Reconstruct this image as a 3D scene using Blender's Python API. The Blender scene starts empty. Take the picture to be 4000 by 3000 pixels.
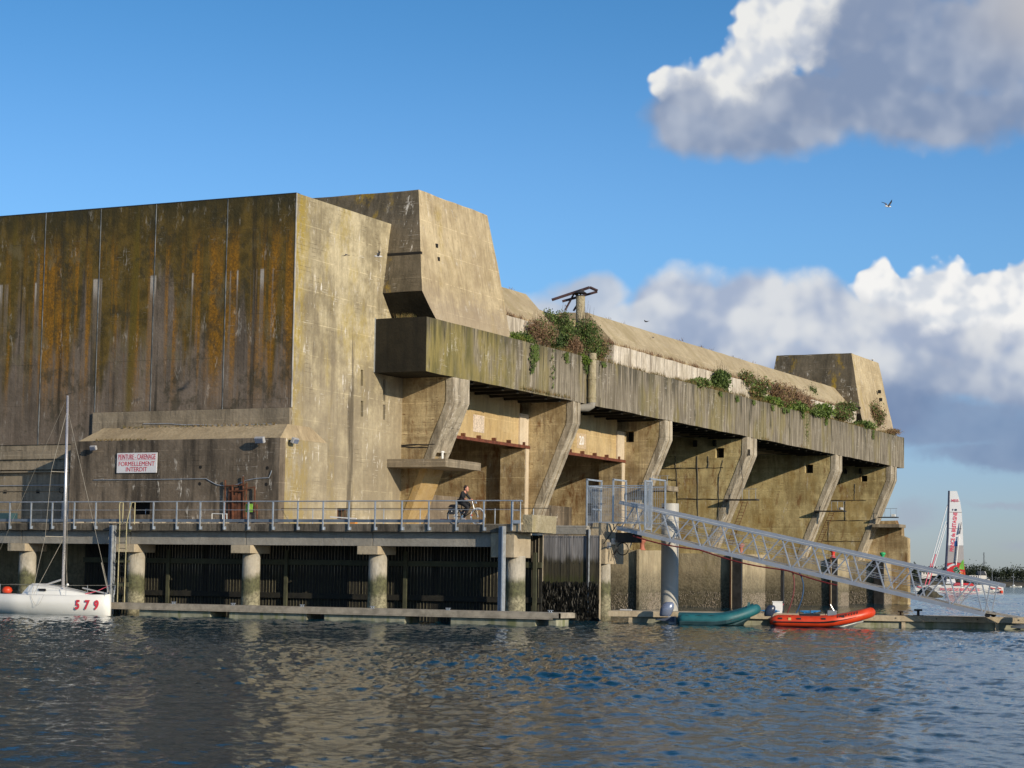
import bpy, bmesh, math, random
import numpy as np
from mathutils import Vector, Matrix
random.seed(7); rng = np.random.default_rng(7)
S = bpy.context.scene; COL = S.collection
R = math.radians
# ------------------------------------------------------------------ camera
CAM = np.array([0, 0, 2.1]); FPX = 8000.; YAW = R(25.8); PITCH = math.atan(749/8000.); ROLL = .0145
fw0 = np.array([-math.sin(YAW), math.cos(YAW), 0]); rt0 = np.array([math.cos(YAW), math.sin(YAW), 0]); up0 = np.array([0, 0, 1.])
FW = fw0*math.cos(PITCH)+up0*math.sin(PITCH); UP = up0*math.cos(PITCH)-fw0*math.sin(PITCH)
CR = rt0*math.cos(ROLL)+UP*math.sin(ROLL); CU = UP*math.cos(ROLL)-rt0*math.sin(ROLL)
cd = bpy.data.cameras.new('camera'); cam = bpy.data.objects.new('camera', cd); COL.objects.link(cam)
cd.lens = 72; cd.sensor_width = 36; cd.clip_start = .5; cd.clip_end = 12000
cam.matrix_world = Matrix([[CR[0], CU[0], -FW[0], 0], [CR[1], CU[1], -FW[1], 0], [CR[2], CU[2], -FW[2], 2.1], [0, 0, 0, 1]])
S.camera = cam
S.view_settings.view_transform = 'Standard'; S.view_settings.look = 'None'
S.view_settings.exposure = 0.0; S.view_settings.gamma = 1; S.view_settings.use_curve_mapping = False
# ------------------------------------------------------------------ sun
SUN = np.array([2.6, -1.08, .90]); SUN = SUN/np.linalg.norm(SUN)
SUN_EL = math.asin(SUN[2]); SUN_AZ = math.atan2(SUN[0], SUN[1])
sl = bpy.data.lights.new('sun', 'SUN'); sl.energy = 4.4; sl.angle = R(.5); sl.color = (1, .86, .66)
so = bpy.data.objects.new('sun', sl); COL.objects.link(so); so.location = (0, 0, 60)
so.rotation_euler = Vector(SUN).to_track_quat('Z', 'Y').to_euler()

# ------------------------------------------------------------------ node helper
class NT:
    def __init__(s, tree): s.t = tree; s.n = tree.nodes; s.l = tree.links
    def put(s, sock, v):
        if isinstance(v, bpy.types.NodeSocket): s.l.new(v, sock)
        elif v is not None:
            try: sock.default_value = v
            except Exception:
                sock.default_value = (v[0], v[1], v[2], 1) if hasattr(v, '__len__') else (v, v, v)
    def node(s, typ, **k):
        n = s.n.new(typ)
        for a, b in k.items(): setattr(n, a, b)
        return n
    def m(s, op, a, b=None, c=None, clamp=False):
        n = s.node('ShaderNodeMath', operation=op); n.use_clamp = clamp
        s.put(n.inputs[0], a)
        if b is not None: s.put(n.inputs[1], b)
        if c is not None: s.put(n.inputs[2], c)
        return n.outputs[0]
    def vm(s, op, a, b=None, out=0):
        n = s.node('ShaderNodeVectorMath', operation=op); s.put(n.inputs[0], a)
        if b is not None: s.put(n.inputs[1], b)
        return n.outputs[out]
    def mix(s, f, a, b):
        n = s.node('ShaderNodeMix', data_type='RGBA'); s.put(n.inputs[0], f)
        for i, v in ((6, a), (7, b)):
            if isinstance(v, bpy.types.NodeSocket): s.l.new(v, n.inputs[i])
            else: n.inputs[i].default_value = (v[0], v[1], v[2], 1)
        return n.outputs[2]
    def noise(s, vec, scale=1, detail=3, rough=.5, dim='3D', out=0, dist=0):
        n = s.node('ShaderNodeTexNoise', noise_dimensions=dim); s.put(n.inputs['Vector'], vec)
        n.inputs['Scale'].default_value = scale; n.inputs['Detail'].default_value = detail
        n.inputs['Roughness'].default_value = rough; n.inputs['Distortion'].default_value = dist
        return n.outputs[out]
    def scale(s, vec, sc, off=(0, 0, 0)):
        n = s.node('ShaderNodeMapping'); s.put(n.inputs['Vector'], vec)
        n.inputs['Scale'].default_value = sc; n.inputs['Location'].default_value = off
        return n.outputs[0]
    def sm(s, x, a, b, lo=0, hi=1):
        n = s.node('ShaderNodeMapRange', interpolation_type='SMOOTHSTEP')
        s.put(n.inputs[0], x); n.inputs[1].default_value = a; n.inputs[2].default_value = b
        n.inputs[3].default_value = lo; n.inputs[4].default_value = hi
        return n.outputs[0]

# ------------------------------------------------------------------ world: Nishita sky with clouds
W = bpy.data.worlds.new('World'); S.world = W; W.use_nodes = True
N = NT(W.node_tree); N.n.clear()
sky = N.node('ShaderNodeTexSky', sky_type='NISHITA'); sky.sun_disc = False
sky.sun_elevation = SUN_EL; sky.sun_rotation = SUN_AZ; sky.altitude = 0
sky.air_density = 1.0; sky.dust_density = .35; sky.ozone_density = 2.2
tc = N.node('ShaderNodeTexCoord'); D = tc.outputs['Generated']
dotr = N.vm('DOT_PRODUCT', D, tuple(rt0), 1); dotf = N.vm('DOT_PRODUCT', D, tuple(fw0), 1)
sep = N.node('ShaderNodeSeparateXYZ'); N.l.new(D, sep.inputs[0])
az = N.m('ARCTAN2', dotr, dotf); el = N.m('ARCSINE', sep.outputs[2])
cb = N.node('ShaderNodeCombineXYZ'); N.l.new(az, cb.inputs[0]); N.l.new(el, cb.inputs[1]); P0 = cb.outputs[0]
nA = N.noise(P0, 9, 4, .55, out=1); nB = N.noise(P0, 34, 5, .55, out=1); nC = N.noise(P0, 120, 4, .55, out=1)
def distort(v, k1, k2, k3=0):
    a = N.vm('SCALE', N.vm('SUBTRACT', nA, (.5, .5, .5))); a.node.inputs[3].default_value = k1
    b = N.vm('SCALE', N.vm('SUBTRACT', nB, (.5, .5, .5))); b.node.inputs[3].default_value = k2
    r = N.vm('ADD', N.vm('ADD', v, a), b)
    if k3:
        c = N.vm('SCALE', N.vm('SUBTRACT', nC, (.5, .5, .5))); c.node.inputs[3].default_value = k3
        r = N.vm('ADD', r, c)
    return r
def field(v, ells):
    """largest of a set of soft ellipses, given as azimuth/elevation in thousandths of a radian"""
    out = None
    for cx, cy, rx, ry in ells:
        q = N.vm('MULTIPLY', N.vm('SUBTRACT', v, (cx/1e3, cy/1e3, 0)), (1e3/rx, 1e3/ry, 0))
        f = N.m('SUBTRACT', 1, N.vm('LENGTH', q, out=1))
        out = f if out is None else N.m('SMOOTH_MAX', out, f, .12)
    return out
PW = distort(P0, .022, .013, .006); PG = distort(P0, .035, .018, .004)
nlo = N.noise(P0, 14, 4, .6); nmid = N.noise(PG, 30, 5, .6); nfine = N.noise(PW, 75, 4, .6)
skyc = N.mix(N.sm(el, .02, .17), (.80, .96, 1.50), (.77, 1.20, 1.68)); skyc = N.mix(N.sm(el, .16, .30), skyc, (.50, 1.03, 1.46)); skyc = N.mix(N.sm(el, .28, .75), skyc, (.36, .80, 1.24))
mm = N.node('ShaderNodeMix', data_type='RGBA', blend_type='MULTIPLY'); mm.inputs[0].default_value = 1
N.l.new(sky.outputs[0], mm.inputs[6]); N.l.new(skyc, mm.inputs[7]); col = mm.outputs[2]
def layer(col, mask, c): return N.mix(mask, col, c)
def puff(vec, sc, det=2.0, off=None):
    """rounded billows: high at the middle of a billow, low in the creases"""
    v = N.vm('ADD', vec, off) if off else vec
    n = N.node('ShaderNodeTexVoronoi', feature='SMOOTH_F1', voronoi_dimensions='2D'); N.l.new(v, n.inputs['Vector'])
    n.inputs['Scale'].default_value = sc; n.inputs['Detail'].default_value = det; n.inputs['Roughness'].default_value = .55; n.inputs['Smoothness'].default_value = .8
    return N.m('SUBTRACT', 1, n.outputs['Distance'])
PV = distort(P0, .016, .005)
pw = puff(PV, 50); pwl = puff(PV, 50, 2.0, (.0035, -.0045, 0)); pg = puff(PV, 34); pgl = puff(PV, 34, 2.0, (.006, -.008, 0))
rW = N.m('ADD', .5, N.m('MULTIPLY', N.m('SUBTRACT', pw, pwl), .8), clamp=True)      # lit side of each billow
rG = N.m('ADD', .5, N.m('MULTIPLY', N.m('SUBTRACT', pg, pgl), .7), clamp=True)
# clouds elsewhere round the sky, same kind and amount
outside = N.m('MAXIMUM', N.sm(az, .29, .42), N.sm(N.m('MULTIPLY', az, -1), .42, .62))
outside = N.m('MULTIPLY', outside, N.sm(el, .02, .09)); outside = N.m('MULTIPLY', outside, N.sm(el, 1.3, .6))
P3 = N.scale(D, (1, 1, 2.2)); n3 = N.noise(P3, 2.6, 6, .56); n3b = N.noise(P3, 6, 4, .6)
mk = N.m('MULTIPLY', N.sm(n3, .54, .63), outside)
col = layer(col, mk, N.mix(N.sm(n3b, .38, .6), (4.0, 4.3, 5.0), (9.5, 9.2, 8.8)))
def edge(f, p, k=.55): return N.m('ADD', f, N.m('MULTIPLY', N.m('SUBTRACT', p, .50), k))
soft = N.m('ADD', N.m('MULTIPLY', nlo, .6), N.m('MULTIPLY', N.noise(PV, 26, 3, .5), .4))
# low bank of cumulus: white heads
f = edge(field(PV, [(180, 139, 17, 17), (203, 137, 25, 20), (228, 135, 25, 18), (255, 139, 25, 20), (285, 141, 32, 22), (325, 140, 40, 26), (225, 122, 60, 18)]), pw)
white = N.mix(N.sm(N.m('ADD', N.m('MULTIPLY', rW, .6), N.m('MULTIPLY', soft, .4)), .30, .60), (7.6, 8.1, 8.9), (10.8, 10.7, 10.5))
col = layer(col, N.sm(f, -.03, .16), white)
# grey-white bank in front of the heads
f = edge(field(PV, [(82, 130, 30, 25), (112, 128, 34, 25), (142, 124, 38, 26), (172, 116, 40, 24), (212, 104, 56, 24), (262, 98, 70, 26), (96, 104, 66, 34), (160, 98, 90, 34), (330, 96, 90, 40), (60, 100, 40, 30)]), pg, .36)
tone = N.m('ADD', N.m('MULTIPLY', soft, .6), N.m('MULTIPLY', rG, .4))
gcol = N.mix(N.sm(tone, .34, .64), (4.5, 5.3, 7.0), (8.4, 8.6, 8.9))
gcol = N.mix(N.sm(N.m('ADD', el, N.m('MULTIPLY', N.m('SUBTRACT', soft, .5), .10)), .120, .078), gcol, (2.7, 3.6, 5.5))
col = layer(col, N.m('MULTIPLY', N.sm(N.m('ADD', f, N.m('MULTIPLY', N.m('SUBTRACT', nfine, .5), .25)), -.06, .34), .97), gcol)
# thin wisps reaching left to the near tower
f = edge(field(PV, [(38, 137, 28, 14), (18, 126, 28, 16), (48, 120, 34, 20), (56, 104, 40, 24), (24, 108, 40, 22)]), pg, .5)
col = layer(col, N.m('MULTIPLY', N.sm(f, -.05, .42), .92), N.mix(N.sm(soft, .40, .60), (5.2, 6.0, 7.4), (8.4, 8.6, 8.9)))
# dark flat base of the bank
f = field(PG, [(205, 76, 70, 18), (280, 68, 90, 22), (150, 88, 50, 16), (250, 60, 70, 10)])
col = layer(col, N.m('MULTIPLY', N.sm(f, .0, .5), .85), N.mix(N.sm(soft, .36, .64), (1.9, 2.8, 4.7), (3.0, 3.9, 5.7)))
# thin scraps near the horizon
f = field(PG, [(196, 30, 14, 10), (250, 17, 26, 5), (236, 38, 30, 3)])
col = layer(col, N.m('MULTIPLY', N.sm(f, .0, .9), .5), (4.2, 4.6, 5.8))
# high cloud, upper right: sunlit head behind, grey body in front
f = edge(field(PV, [(78, 240, 13, 13), (90, 238, 16, 14), (104, 240, 20, 18), (120, 252, 25, 24), (134, 268, 30, 30), (160, 290, 44, 40), (120, 232, 40, 20)]), pw)
white2 = N.mix(N.sm(N.m('ADD', N.m('MULTIPLY', rW, .5), N.m('MULTIPLY', soft, .5)), .34, .60), (7.0, 7.5, 8.4), (9.9, 9.9, 9.7))
col = layer(col, N.sm(f, -.03, .20), white2)
f = edge(field(PV, [(84, 224, 24, 20), (94, 216, 34, 16), (122, 219, 50, 18), (152, 232, 46, 22), (182, 246, 50, 32), (225, 252, 64, 40), (270, 260, 80, 50), (205, 226, 84, 20), (255, 300, 80, 60), (185, 268, 40, 30)]), pg, .38)
g2 = N.mix(N.sm(N.m('ADD', N.m('MULTIPLY', soft, .75), N.m('MULTIPLY', rG, .25)), .40, .70), (2.7, 3.5, 5.2), (5.2, 5.8, 7.0))
g2 = N.mix(N.m('MULTIPLY', N.sm(az, .20, .26), N.sm(el, .235, .27)), g2, (6.0, 6.0, 6.3))
f = N.m('ADD', f, N.m('MULTIPLY', N.m('SUBTRACT', N.m('ADD', nfine, nmid), 1.0), .28))
col = layer(col, N.m('MULTIPLY', N.sm(f, -.12, .42), .97), g2)
bg = N.node('ShaderNodeBackground'); N.l.new(col, bg.inputs[0]); bg.inputs[1].default_value = .085
wo = N.node('ShaderNodeOutputWorld'); N.l.new(bg.outputs[0], wo.inputs[0])

# ------------------------------------------------------------------ helpers: places, meshes, naming
def ray(x, y): return FW+CR*(x-2000)/FPX-CU*(y-1500)/FPX
def onX(x, y, X): d = ray(x, y); return CAM+d*(X/d[0])
def onY(x, y, Y): d = ray(x, y); return CAM+d*(Y/d[1])
def onZ(x, y, Z): d = ray(x, y); return CAM+d*((Z-2.1)/d[2])
def atD(x, y, Dd): return CAM+ray(x, y)*Dd
WZ = .08                                   # water level
ORG = {}
def org(o): return ORG.get(o.name, np.zeros(3)) if o is not None else np.zeros(3)
def props(o, label=None, cat=None, group=None, kind=None):
    if label: o['label'] = label
    if cat: o['category'] = cat
    if group: o['group'] = group
    if kind: o['kind'] = kind
    return o
def thing(name, loc, label, cat, group=None):
    o = bpy.data.objects.new(name, None); COL.objects.link(o); o.empty_display_size = .2
    o.location = tuple(float(v) for v in loc); ORG[o.name] = np.array(o.location, float)
    return props(o, label, cat, group)
class MB:
    def __init__(s): s.v = []; s.f = []
    def add(s, vs, fs):
        b = len(s.v); s.v += [tuple(map(float, p)) for p in vs]; s.f += [tuple(b+i for i in f) for f in fs]; return s
    def box(s, x0, x1, y0, y1, z0, z1):
        return s.add([(x0, y0, z0), (x1, y0, z0), (x1, y1, z0), (x0, y1, z0), (x0, y0, z1), (x1, y0, z1), (x1, y1, z1), (x0, y1, z1)],
                     [(0, 3, 2, 1), (4, 5, 6, 7), (0, 1, 5, 4), (1, 2, 6, 5), (2, 3, 7, 6), (3, 0, 4, 7)])
    def beam(s, p0, p1, w, h, up=(0, 0, 1)):
        """box along p0-p1, w wide sideways, h high"""
        p0 = np.array(p0, float); p1 = np.array(p1, float); d = p1-p0; d /= np.linalg.norm(d)
        u = np.array(up, float); sd = np.cross(d, u)
        if np.linalg.norm(sd) < 1e-4: sd = np.cross(d, (1, 0, 0))
        sd /= np.linalg.norm(sd); u = np.cross(sd, d); a = sd*w/2; b = u*h/2
        return s.add([p0-a-b, p0+a-b, p0+a+b, p0-a+b, p1-a-b, p1+a-b, p1+a+b, p1-a+b],
                     [(0, 1, 2, 3), (7, 6, 5, 4), (0, 4, 5, 1), (1, 5, 6, 2), (2, 6, 7, 3), (3, 7, 4, 0)])
    def tube(s, p0, p1, r, r1=None, n=8, cap=True):
        p0 = np.array(p0, float); p1 = np.array(p1, float); r1 = r if r1 is None else r1
        d = p1-p0; d /= max(np.linalg.norm(d), 1e-9)
        u = np.cross(d, (0, 0, 1) if abs(d[2]) < .9 else (1, 0, 0)); u /= np.linalg.norm(u); w = np.cross(d, u)
        vs = []
        for p, q in ((p0, r), (p1, r1)):
            for i in range(n):
                a = 2*math.pi*i/n; vs.append(p+u*math.cos(a)*q+w*math.sin(a)*q)
        fs = [(i, (i+1) % n, n+(i+1) % n, n+i) for i in range(n)]
        if cap: fs += [tuple(range(n-1, -1, -1)), tuple(range(n, 2*n))]
        return s.add(vs, fs)
    def path(s, pts, r, n=6):
        pts = [np.array(p, float) for p in pts]; k = len(pts); rs = r if hasattr(r, '__len__') else [r]*k
        rings = []; pu = None
        for i, p in enumerate(pts):
            d = pts[min(i+1, k-1)]-pts[max(i-1, 0)]; d /= max(np.linalg.norm(d), 1e-9)
            if pu is None: pu = np.cross(d, (0, 0, 1) if abs(d[2]) < .9 else (1, 0, 0))
            u = pu-d*(pu@d); u /= np.linalg.norm(u); pu = u; w = np.cross(d, u)
            rings += [p+(u*math.cos(2*math.pi*j/n)+w*math.sin(2*math.pi*j/n))*rs[i] for j in range(n)]
        fs = [(i*n+j, i*n+(j+1) % n, (i+1)*n+(j+1) % n, (i+1)*n+j) for i in range(k-1) for j in range(n)]
        fs += [tuple(range(n-1, -1, -1)), tuple(range((k-1)*n, k*n))]
        return s.add(rings, fs)
    def lathe(s, c, prof, n=16):
        vs = [(c[0]+r*math.cos(2*math.pi*j/n), c[1]+r*math.sin(2*math.pi*j/n), c[2]+z) for r, z in prof for j in range(n)]
        k = len(prof)
        fs = [(i*n+j, i*n+(j+1) % n, (i+1)*n+(j+1) % n, (i+1)*n+j) for i in range(k-1) for j in range(n)]
        fs += [tuple(range(n-1, -1, -1)), tuple(range((k-1)*n, k*n))]
        return s.add(vs, fs)
    def prism(s, poly, axis, a, b):
        """polygon in the plane across the axis: 'y' takes (x,z), 'x' takes (y,z), 'z' takes (x,y)"""
        n = len(poly)
        mk = {'y': lambda p, t: (p[0], t, p[1]), 'x': lambda p, t: (t, p[0], p[1]), 'z': lambda p, t: (p[0], p[1], t)}[axis]
        return s.add([mk(p, a) for p in poly]+[mk(p, b) for p in poly],
                     [tuple(range(n)), tuple(range(2*n-1, n-1, -1))]+[(i, n+i, n+(i+1) % n, (i+1) % n) for i in range(n)])
    def loft(s, rings, close=True, caps=True):
        n = len(rings[0]); k = len(rings); vs = [p for r in rings for p in r]
        m = n if close else n-1
        fs = [(i*n+j, i*n+(j+1) % n, (i+1)*n+(j+1) % n, (i+1)*n+j) for i in range(k-1) for j in range(m)]
        if caps and close: fs += [tuple(range(n-1, -1, -1)), tuple(range((k-1)*n, k*n))]
        return s.add(vs, fs)
    def build(s, name, mat, parent=None, smooth=False, fix=True, bevel=0):
        o_ = org(parent)
        me = bpy.data.meshes.new(name)
        me.from_pydata([(p[0]-o_[0], p[1]-o_[1], p[2]-o_[2]) for p in s.v], [], s.f)
        me.materials.append(mat)
        if fix:
            bm = bmesh.new(); bm.from_mesh(me); bmesh.ops.recalc_face_normals(bm, faces=bm.faces); bm.to_mesh(me); bm.free()
        if smooth: me.polygons.foreach_set('use_smooth', [True]*len(me.polygons))
        ob = bpy.data.objects.new(name, me); COL.objects.link(ob)
        if parent is not None: ob.parent = parent; ORG[ob.name] = o_
        if bevel:
            md = ob.modifiers.new('bevel', 'BEVEL'); md.width = bevel; md.segments = 2; md.limit_method = 'ANGLE'
        return ob
def vnoise(p, seed=0):
    """cheap smooth value used to roughen concrete edges"""
    x, y, z = p
    return (math.sin(x*1.7+y*.9+seed)+math.sin(y*2.3-z*3.1+seed*2)+math.sin(z*4.7+x*3.3+y*5.1)+math.sin(y*9.7+z*2.2+seed))/4
def rough(mb, amp, step=.6, seed=0):
    """cut a mesh into smaller faces and shake the vertices by a few centimetres"""
    me = bpy.data.meshes.new('tmp'); me.from_pydata(mb.v, [], mb.f); bm = bmesh.new(); bm.from_mesh(me)
    bmesh.ops.recalc_face_normals(bm, faces=bm.faces)
    for _ in range(9):
        es = [e for e in bm.edges if e.calc_length() > step*1.5]
        if not es: break
        bmesh.ops.subdivide_edges(bm, edges=es, cuts=1, use_grid_fill=True)
    for v in bm.verts:
        v.co += Vector((vnoise(v.co, seed), vnoise(v.co, seed+5), vnoise(v.co, seed+9)))*amp
    out = MB(); bm.verts.ensure_lookup_table()
    out.v = [tuple(v.co) for v in bm.verts]; out.f = [tuple(v.index for v in f.verts) for f in bm.faces]; bm.free(); bpy.data.meshes.remove(me)
    return out
def text_obj(body, size, M, mat, name='lettering', parent=None, depth=.004, bold=0, align='CENTER', sx=1, shear=0):
    cu = bpy.data.curves.new(name, 'FONT'); cu.body = body; cu.size = size; cu.extrude = depth; cu.offset = bold; cu.shear = shear
    cu.align_x = align; cu.align_y = 'CENTER'; cu.resolution_u = 3
    t = bpy.data.objects.new(name+'_c', cu); COL.objects.link(t)
    me = bpy.data.meshes.new_from_object(t.evaluated_get(bpy.context.evaluated_depsgraph_get()))
    bpy.data.objects.remove(t); me.materials.clear(); me.materials.append(mat)
    me.transform(M @ Matrix.Diagonal((sx, 1, 1, 1)))
    if parent is not None: me.transform(Matrix.Translation(-Vector(org(parent))))
    o = bpy.data.objects.new(name, me); COL.objects.link(o)
    if parent is not None: o.parent = parent; ORG[o.name] = org(parent)
    return o
def frame(o, xd, zd):
    """matrix that writes text along xd, upright along zd, at o"""
    x = Vector(xd).normalized(); y = Vector(zd).normalized(); z = x.cross(y)
    return Matrix([[x[0], y[0], z[0], o[0]], [x[1], y[1], z[1], o[1]], [x[2], y[2], z[2], o[2]], [0, 0, 0, 1]])
def copy_tree(o, parent=None):
    c = o.copy(); COL.objects.link(c); c.parent = parent
    ORG[c.name] = org(o)
    for ch in list(o.children): copy_tree(ch, c)
    return c

# ------------------------------------------------------------------ materials
MATS = {}
def plain(name, c, rough_=.6, metal=0, var=.15, sc=3., bump=.0, spec=.5, dirt=None):
    if name in MATS: return MATS[name]
    m = bpy.data.materials.new(name); m.use_nodes = True; T = NT(m.node_tree); b = T.n['Principled BSDF']
    g = T.node('ShaderNodeNewGeometry').outputs['Position']; n = T.noise(g, sc, 4, .6)
    c0 = tuple(v*(1-var) for v in c); c1 = tuple(min(1, v*(1+var)) for v in c)
    cc = T.mix(T.sm(n, .3, .7), c0, c1)
    if dirt:
        n2 = T.noise(T.scale(g, (sc*1.2, sc*1.2, sc*.2)), 1, 4, .6); cc = T.mix(T.sm(n2, .5, .68, 0, dirt[3]), cc, dirt[:3])
    T.l.new(cc, b.inputs['Base Color']); T.l.new(T.sm(n, .3, .7, max(.02, rough_-.08), min(1, rough_+.08)), b.inputs['Roughness'])
    b.inputs['Metallic'].default_value = metal; b.inputs['Specular IOR Level'].default_value = spec
    if bump:
        bp = T.node('ShaderNodeBump'); bp.inputs['Strength'].default_value = .5; bp.inputs['Distance'].default_value = bump
        T.l.new(T.noise(g, sc*6, 5, .6), bp.inputs['Height']); T.l.new(bp.outputs[0], b.inputs['Normal'])
    MATS[name] = m; return m
def concrete(name, c1, c2, streak=(.06, .05, .04), s_amt=.5, s_sc=1.0, s_len=.07, fine=.35, lich=None, l_amt=.5, l_thr=.56, l_sc=.35, l_len=.4,
             white=.0, boards=.18, b_amt=.25, blot=None, blot_amt=0, rust=0, top=None, tide=None, bump=.02, pits=.3, hs=False, axis='z', extra=None):
    m = bpy.data.materials.new(name); m.use_nodes = True; T = NT(m.node_tree); b = T.n['Principled BSDF']
    g = T.node('ShaderNodeNewGeometry').outputs['Position']
    sp = T.node('ShaderNodeSeparateXYZ'); T.l.new(g, sp.inputs[0]); Z = sp.outputs[2]
    big = T.noise(g, .33, 5, .6); mid = T.noise(g, 1.6, 5, .62); fin = T.noise(g, 9, 5, .65)
    col = T.mix(T.sm(T.m('ADD', T.m('MULTIPLY', big, .6), T.m('MULTIPLY', mid, .4)), .38, .62), c1, c2)
    col = T.mix(T.sm(fin, .3, .75, 0, .28), col, tuple(v*.55 for v in c1))
    # formwork lifts: long horizontal pours with their own tone, and the board lines inside them
    if boards:
        zz = T.m('ADD', Z, T.m('MULTIPLY', T.m('SUBTRACT', T.noise(g, .5, 2), .5), .03))
        rowi = T.m('FLOOR', T.m('DIVIDE', zz, boards)); fr = T.m('FRACT', T.m('DIVIDE', zz, boards)); patch = T.sm(T.noise(g, .45, 3, .6), .40, .62)
        wn = T.node('ShaderNodeTexWhiteNoise', noise_dimensions='1D'); T.l.new(rowi, wn.inputs['W'])
        col = T.mix(T.m('MULTIPLY', T.m('MULTIPLY', wn.outputs[0], b_amt), patch), col, tuple(v*.62 for v in c1))
        line = T.m('MULTIPLY', T.m('MULTIPLY', T.sm(fr, .10, .0), T.sm(T.noise(g, 1.1, 4, .65), .48, .62)), patch)
        col = T.mix(T.m('MULTIPLY', line, b_amt*1.9, clamp=True), col, (.05, .04, .03))
        lift = T.m('FRACT', T.m('DIVIDE', zz, 1.55)); ll = T.m('MULTIPLY', T.sm(lift, .035, .0), T.sm(mid, .40, .55))
        col = T.mix(T.m('MULTIPLY', ll, .55), col, tuple(min(1, v*1.5) for v in c2))
    # streaks of run-off
    s1 = T.noise(T.scale(g, (s_sc, s_sc, s_sc*s_len), (3, 7, 1)), 1, 5, .62)
    s2 = T.noise(T.scale(g, (s_sc*4.5, s_sc*4.5, s_sc*s_len*3), (9, 2, 5)), 1, 4, .6)
    s3 = T.noise(T.scale(g, (s_sc*8, s_sc*8, s_sc*s_len*3), (1, 2, 5)), 1, 3, .6)
    col = T.mix(T.sm(s1, .48, .66, 0, s_amt), col, streak)
    zone = T.sm(T.noise(g, .7, 3, .6), .36, .60, .25, 1)
    col = T.mix(T.m('MULTIPLY', T.sm(s2, .50, .70, 0, s_amt*.8), zone), col, streak)
    if fine:
        col = T.mix(T.m('MULTIPLY', T.sm(s3, .46, .70, 0, fine), zone), col, tuple(v*.8 for v in streak))
        col = T.mix(T.m('MULTIPLY', T.sm(s3, .50, .32, 0, fine*.5), zone), col, tuple(min(1, v*1.3) for v in c2))
    if rust:
        r1 = T.noise(T.scale(g, (1.3, 1.3, .5), (5, 5, 5)), 1, 6, .7); col = T.mix(T.sm(r1, .53, .68, 0, rust), col, (.16, .07, .022))
        r2 = T.noise(T.scale(g, (3.0, 3.0, 14.), (5, 1, 5)), 1, 3, .6); col = T.mix(T.m('MULTIPLY', T.sm(r2, .56, .70, 0, rust), T.sm(mid, .45, .6)), col, (.13, .06, .025))
    if blot:
        k = T.noise(T.scale(g, (.8, .8, .5), (11, 3, 2)), 1, 5, .6); col = T.mix(T.sm(k, .50, .66, 0, blot_amt), col, blot)
    if lich:
        l1 = T.noise(T.scale(g, (l_sc, l_sc, l_sc*l_len), (2, 9, 4)), 1, 5, .6)
        l2 = T.noise(T.scale(g, (4, 4, 2.5)), 1, 5, .75)
        f = T.m('MULTIPLY', T.sm(l1, l_thr, l_thr+.10), T.sm(l2, .34, .60))
        if top is not None: f = T.m('MULTIPLY', f, T.sm(T.m('ADD', Z, T.m('MULTIPLY', T.m('SUBTRACT', s1, .5), 14)), top[0], top[1]))
        col = T.mix(T.m('MULTIPLY', f, l_amt), col, lich)
    if extra: col = extra(T, g, Z, col, s1, s2, s3, big, mid, fin)
    if white:
        w1 = T.noise(T.scale(g, (3.2, 3.2, .75), (4, 4, 4)), 1, 4, .7); w2 = T.noise(g, .55, 3, .6); w3 = T.noise(T.scale(g, (14, 14, 3)), 1, 3, .6)
        f = T.m('MULTIPLY', T.sm(w1, .57, .65), T.m('MULTIPLY', T.sm(w2, .46, .58), T.sm(w3, .44, .56)))
        col = T.mix(T.m('MULTIPLY', f, white), col, (.72, .68, .60))
        h = T.noise(T.scale(g, (1.2, 1.2, 26.)), 1, 3, .6); f2 = T.m('MULTIPLY', T.sm(h, .63, .68), T.sm(w2, .52, .62))
        col = T.mix(T.m('MULTIPLY', f2, white*.8), col, (.66, .62, .54))
    rgh = .9
    if tide:
        # tidal zone: bare, green algae, black weed
        wob = T.m('MULTIPLY', T.m('SUBTRACT', T.noise(T.scale(g, (2.2, 2.2, .6)), 1, 5, .7), .5), 1.2)
        zt = T.m('ADD', Z, wob)
        for z0, z1, c, a in tide:
            c_ = T.mix(T.sm(T.noise(g, 7, 4, .7), .35, .65), tuple(v*.6 for v in c), tuple(v*1.5 for v in c))
            col = T.mix(T.m('MULTIPLY', T.sm(zt, z1, z0), a), col, c_)
    T.l.new(col, b.inputs['Base Color']); b.inputs['Roughness'].default_value = rgh; b.inputs['Specular IOR Level'].default_value = .25
    hgt = T.m('ADD', T.m('MULTIPLY', fin, .6), T.m('MULTIPLY', mid, .8))
    if boards: hgt = T.m('SUBTRACT', hgt, T.m('MULTIPLY', line, .5)); hgt = T.m('ADD', hgt, T.m('MULTIPLY', wn.outputs[0], .12))
    
    bp = T.node('ShaderNodeBump'); bp.inputs['Strength'].default_value = .8; bp.inputs['Distance'].default_value = bump*2.2
    T.l.new(hgt, bp.inputs['Height']); T.l.new(bp.outputs[0], b.inputs['Normal'])
    return m
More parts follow.
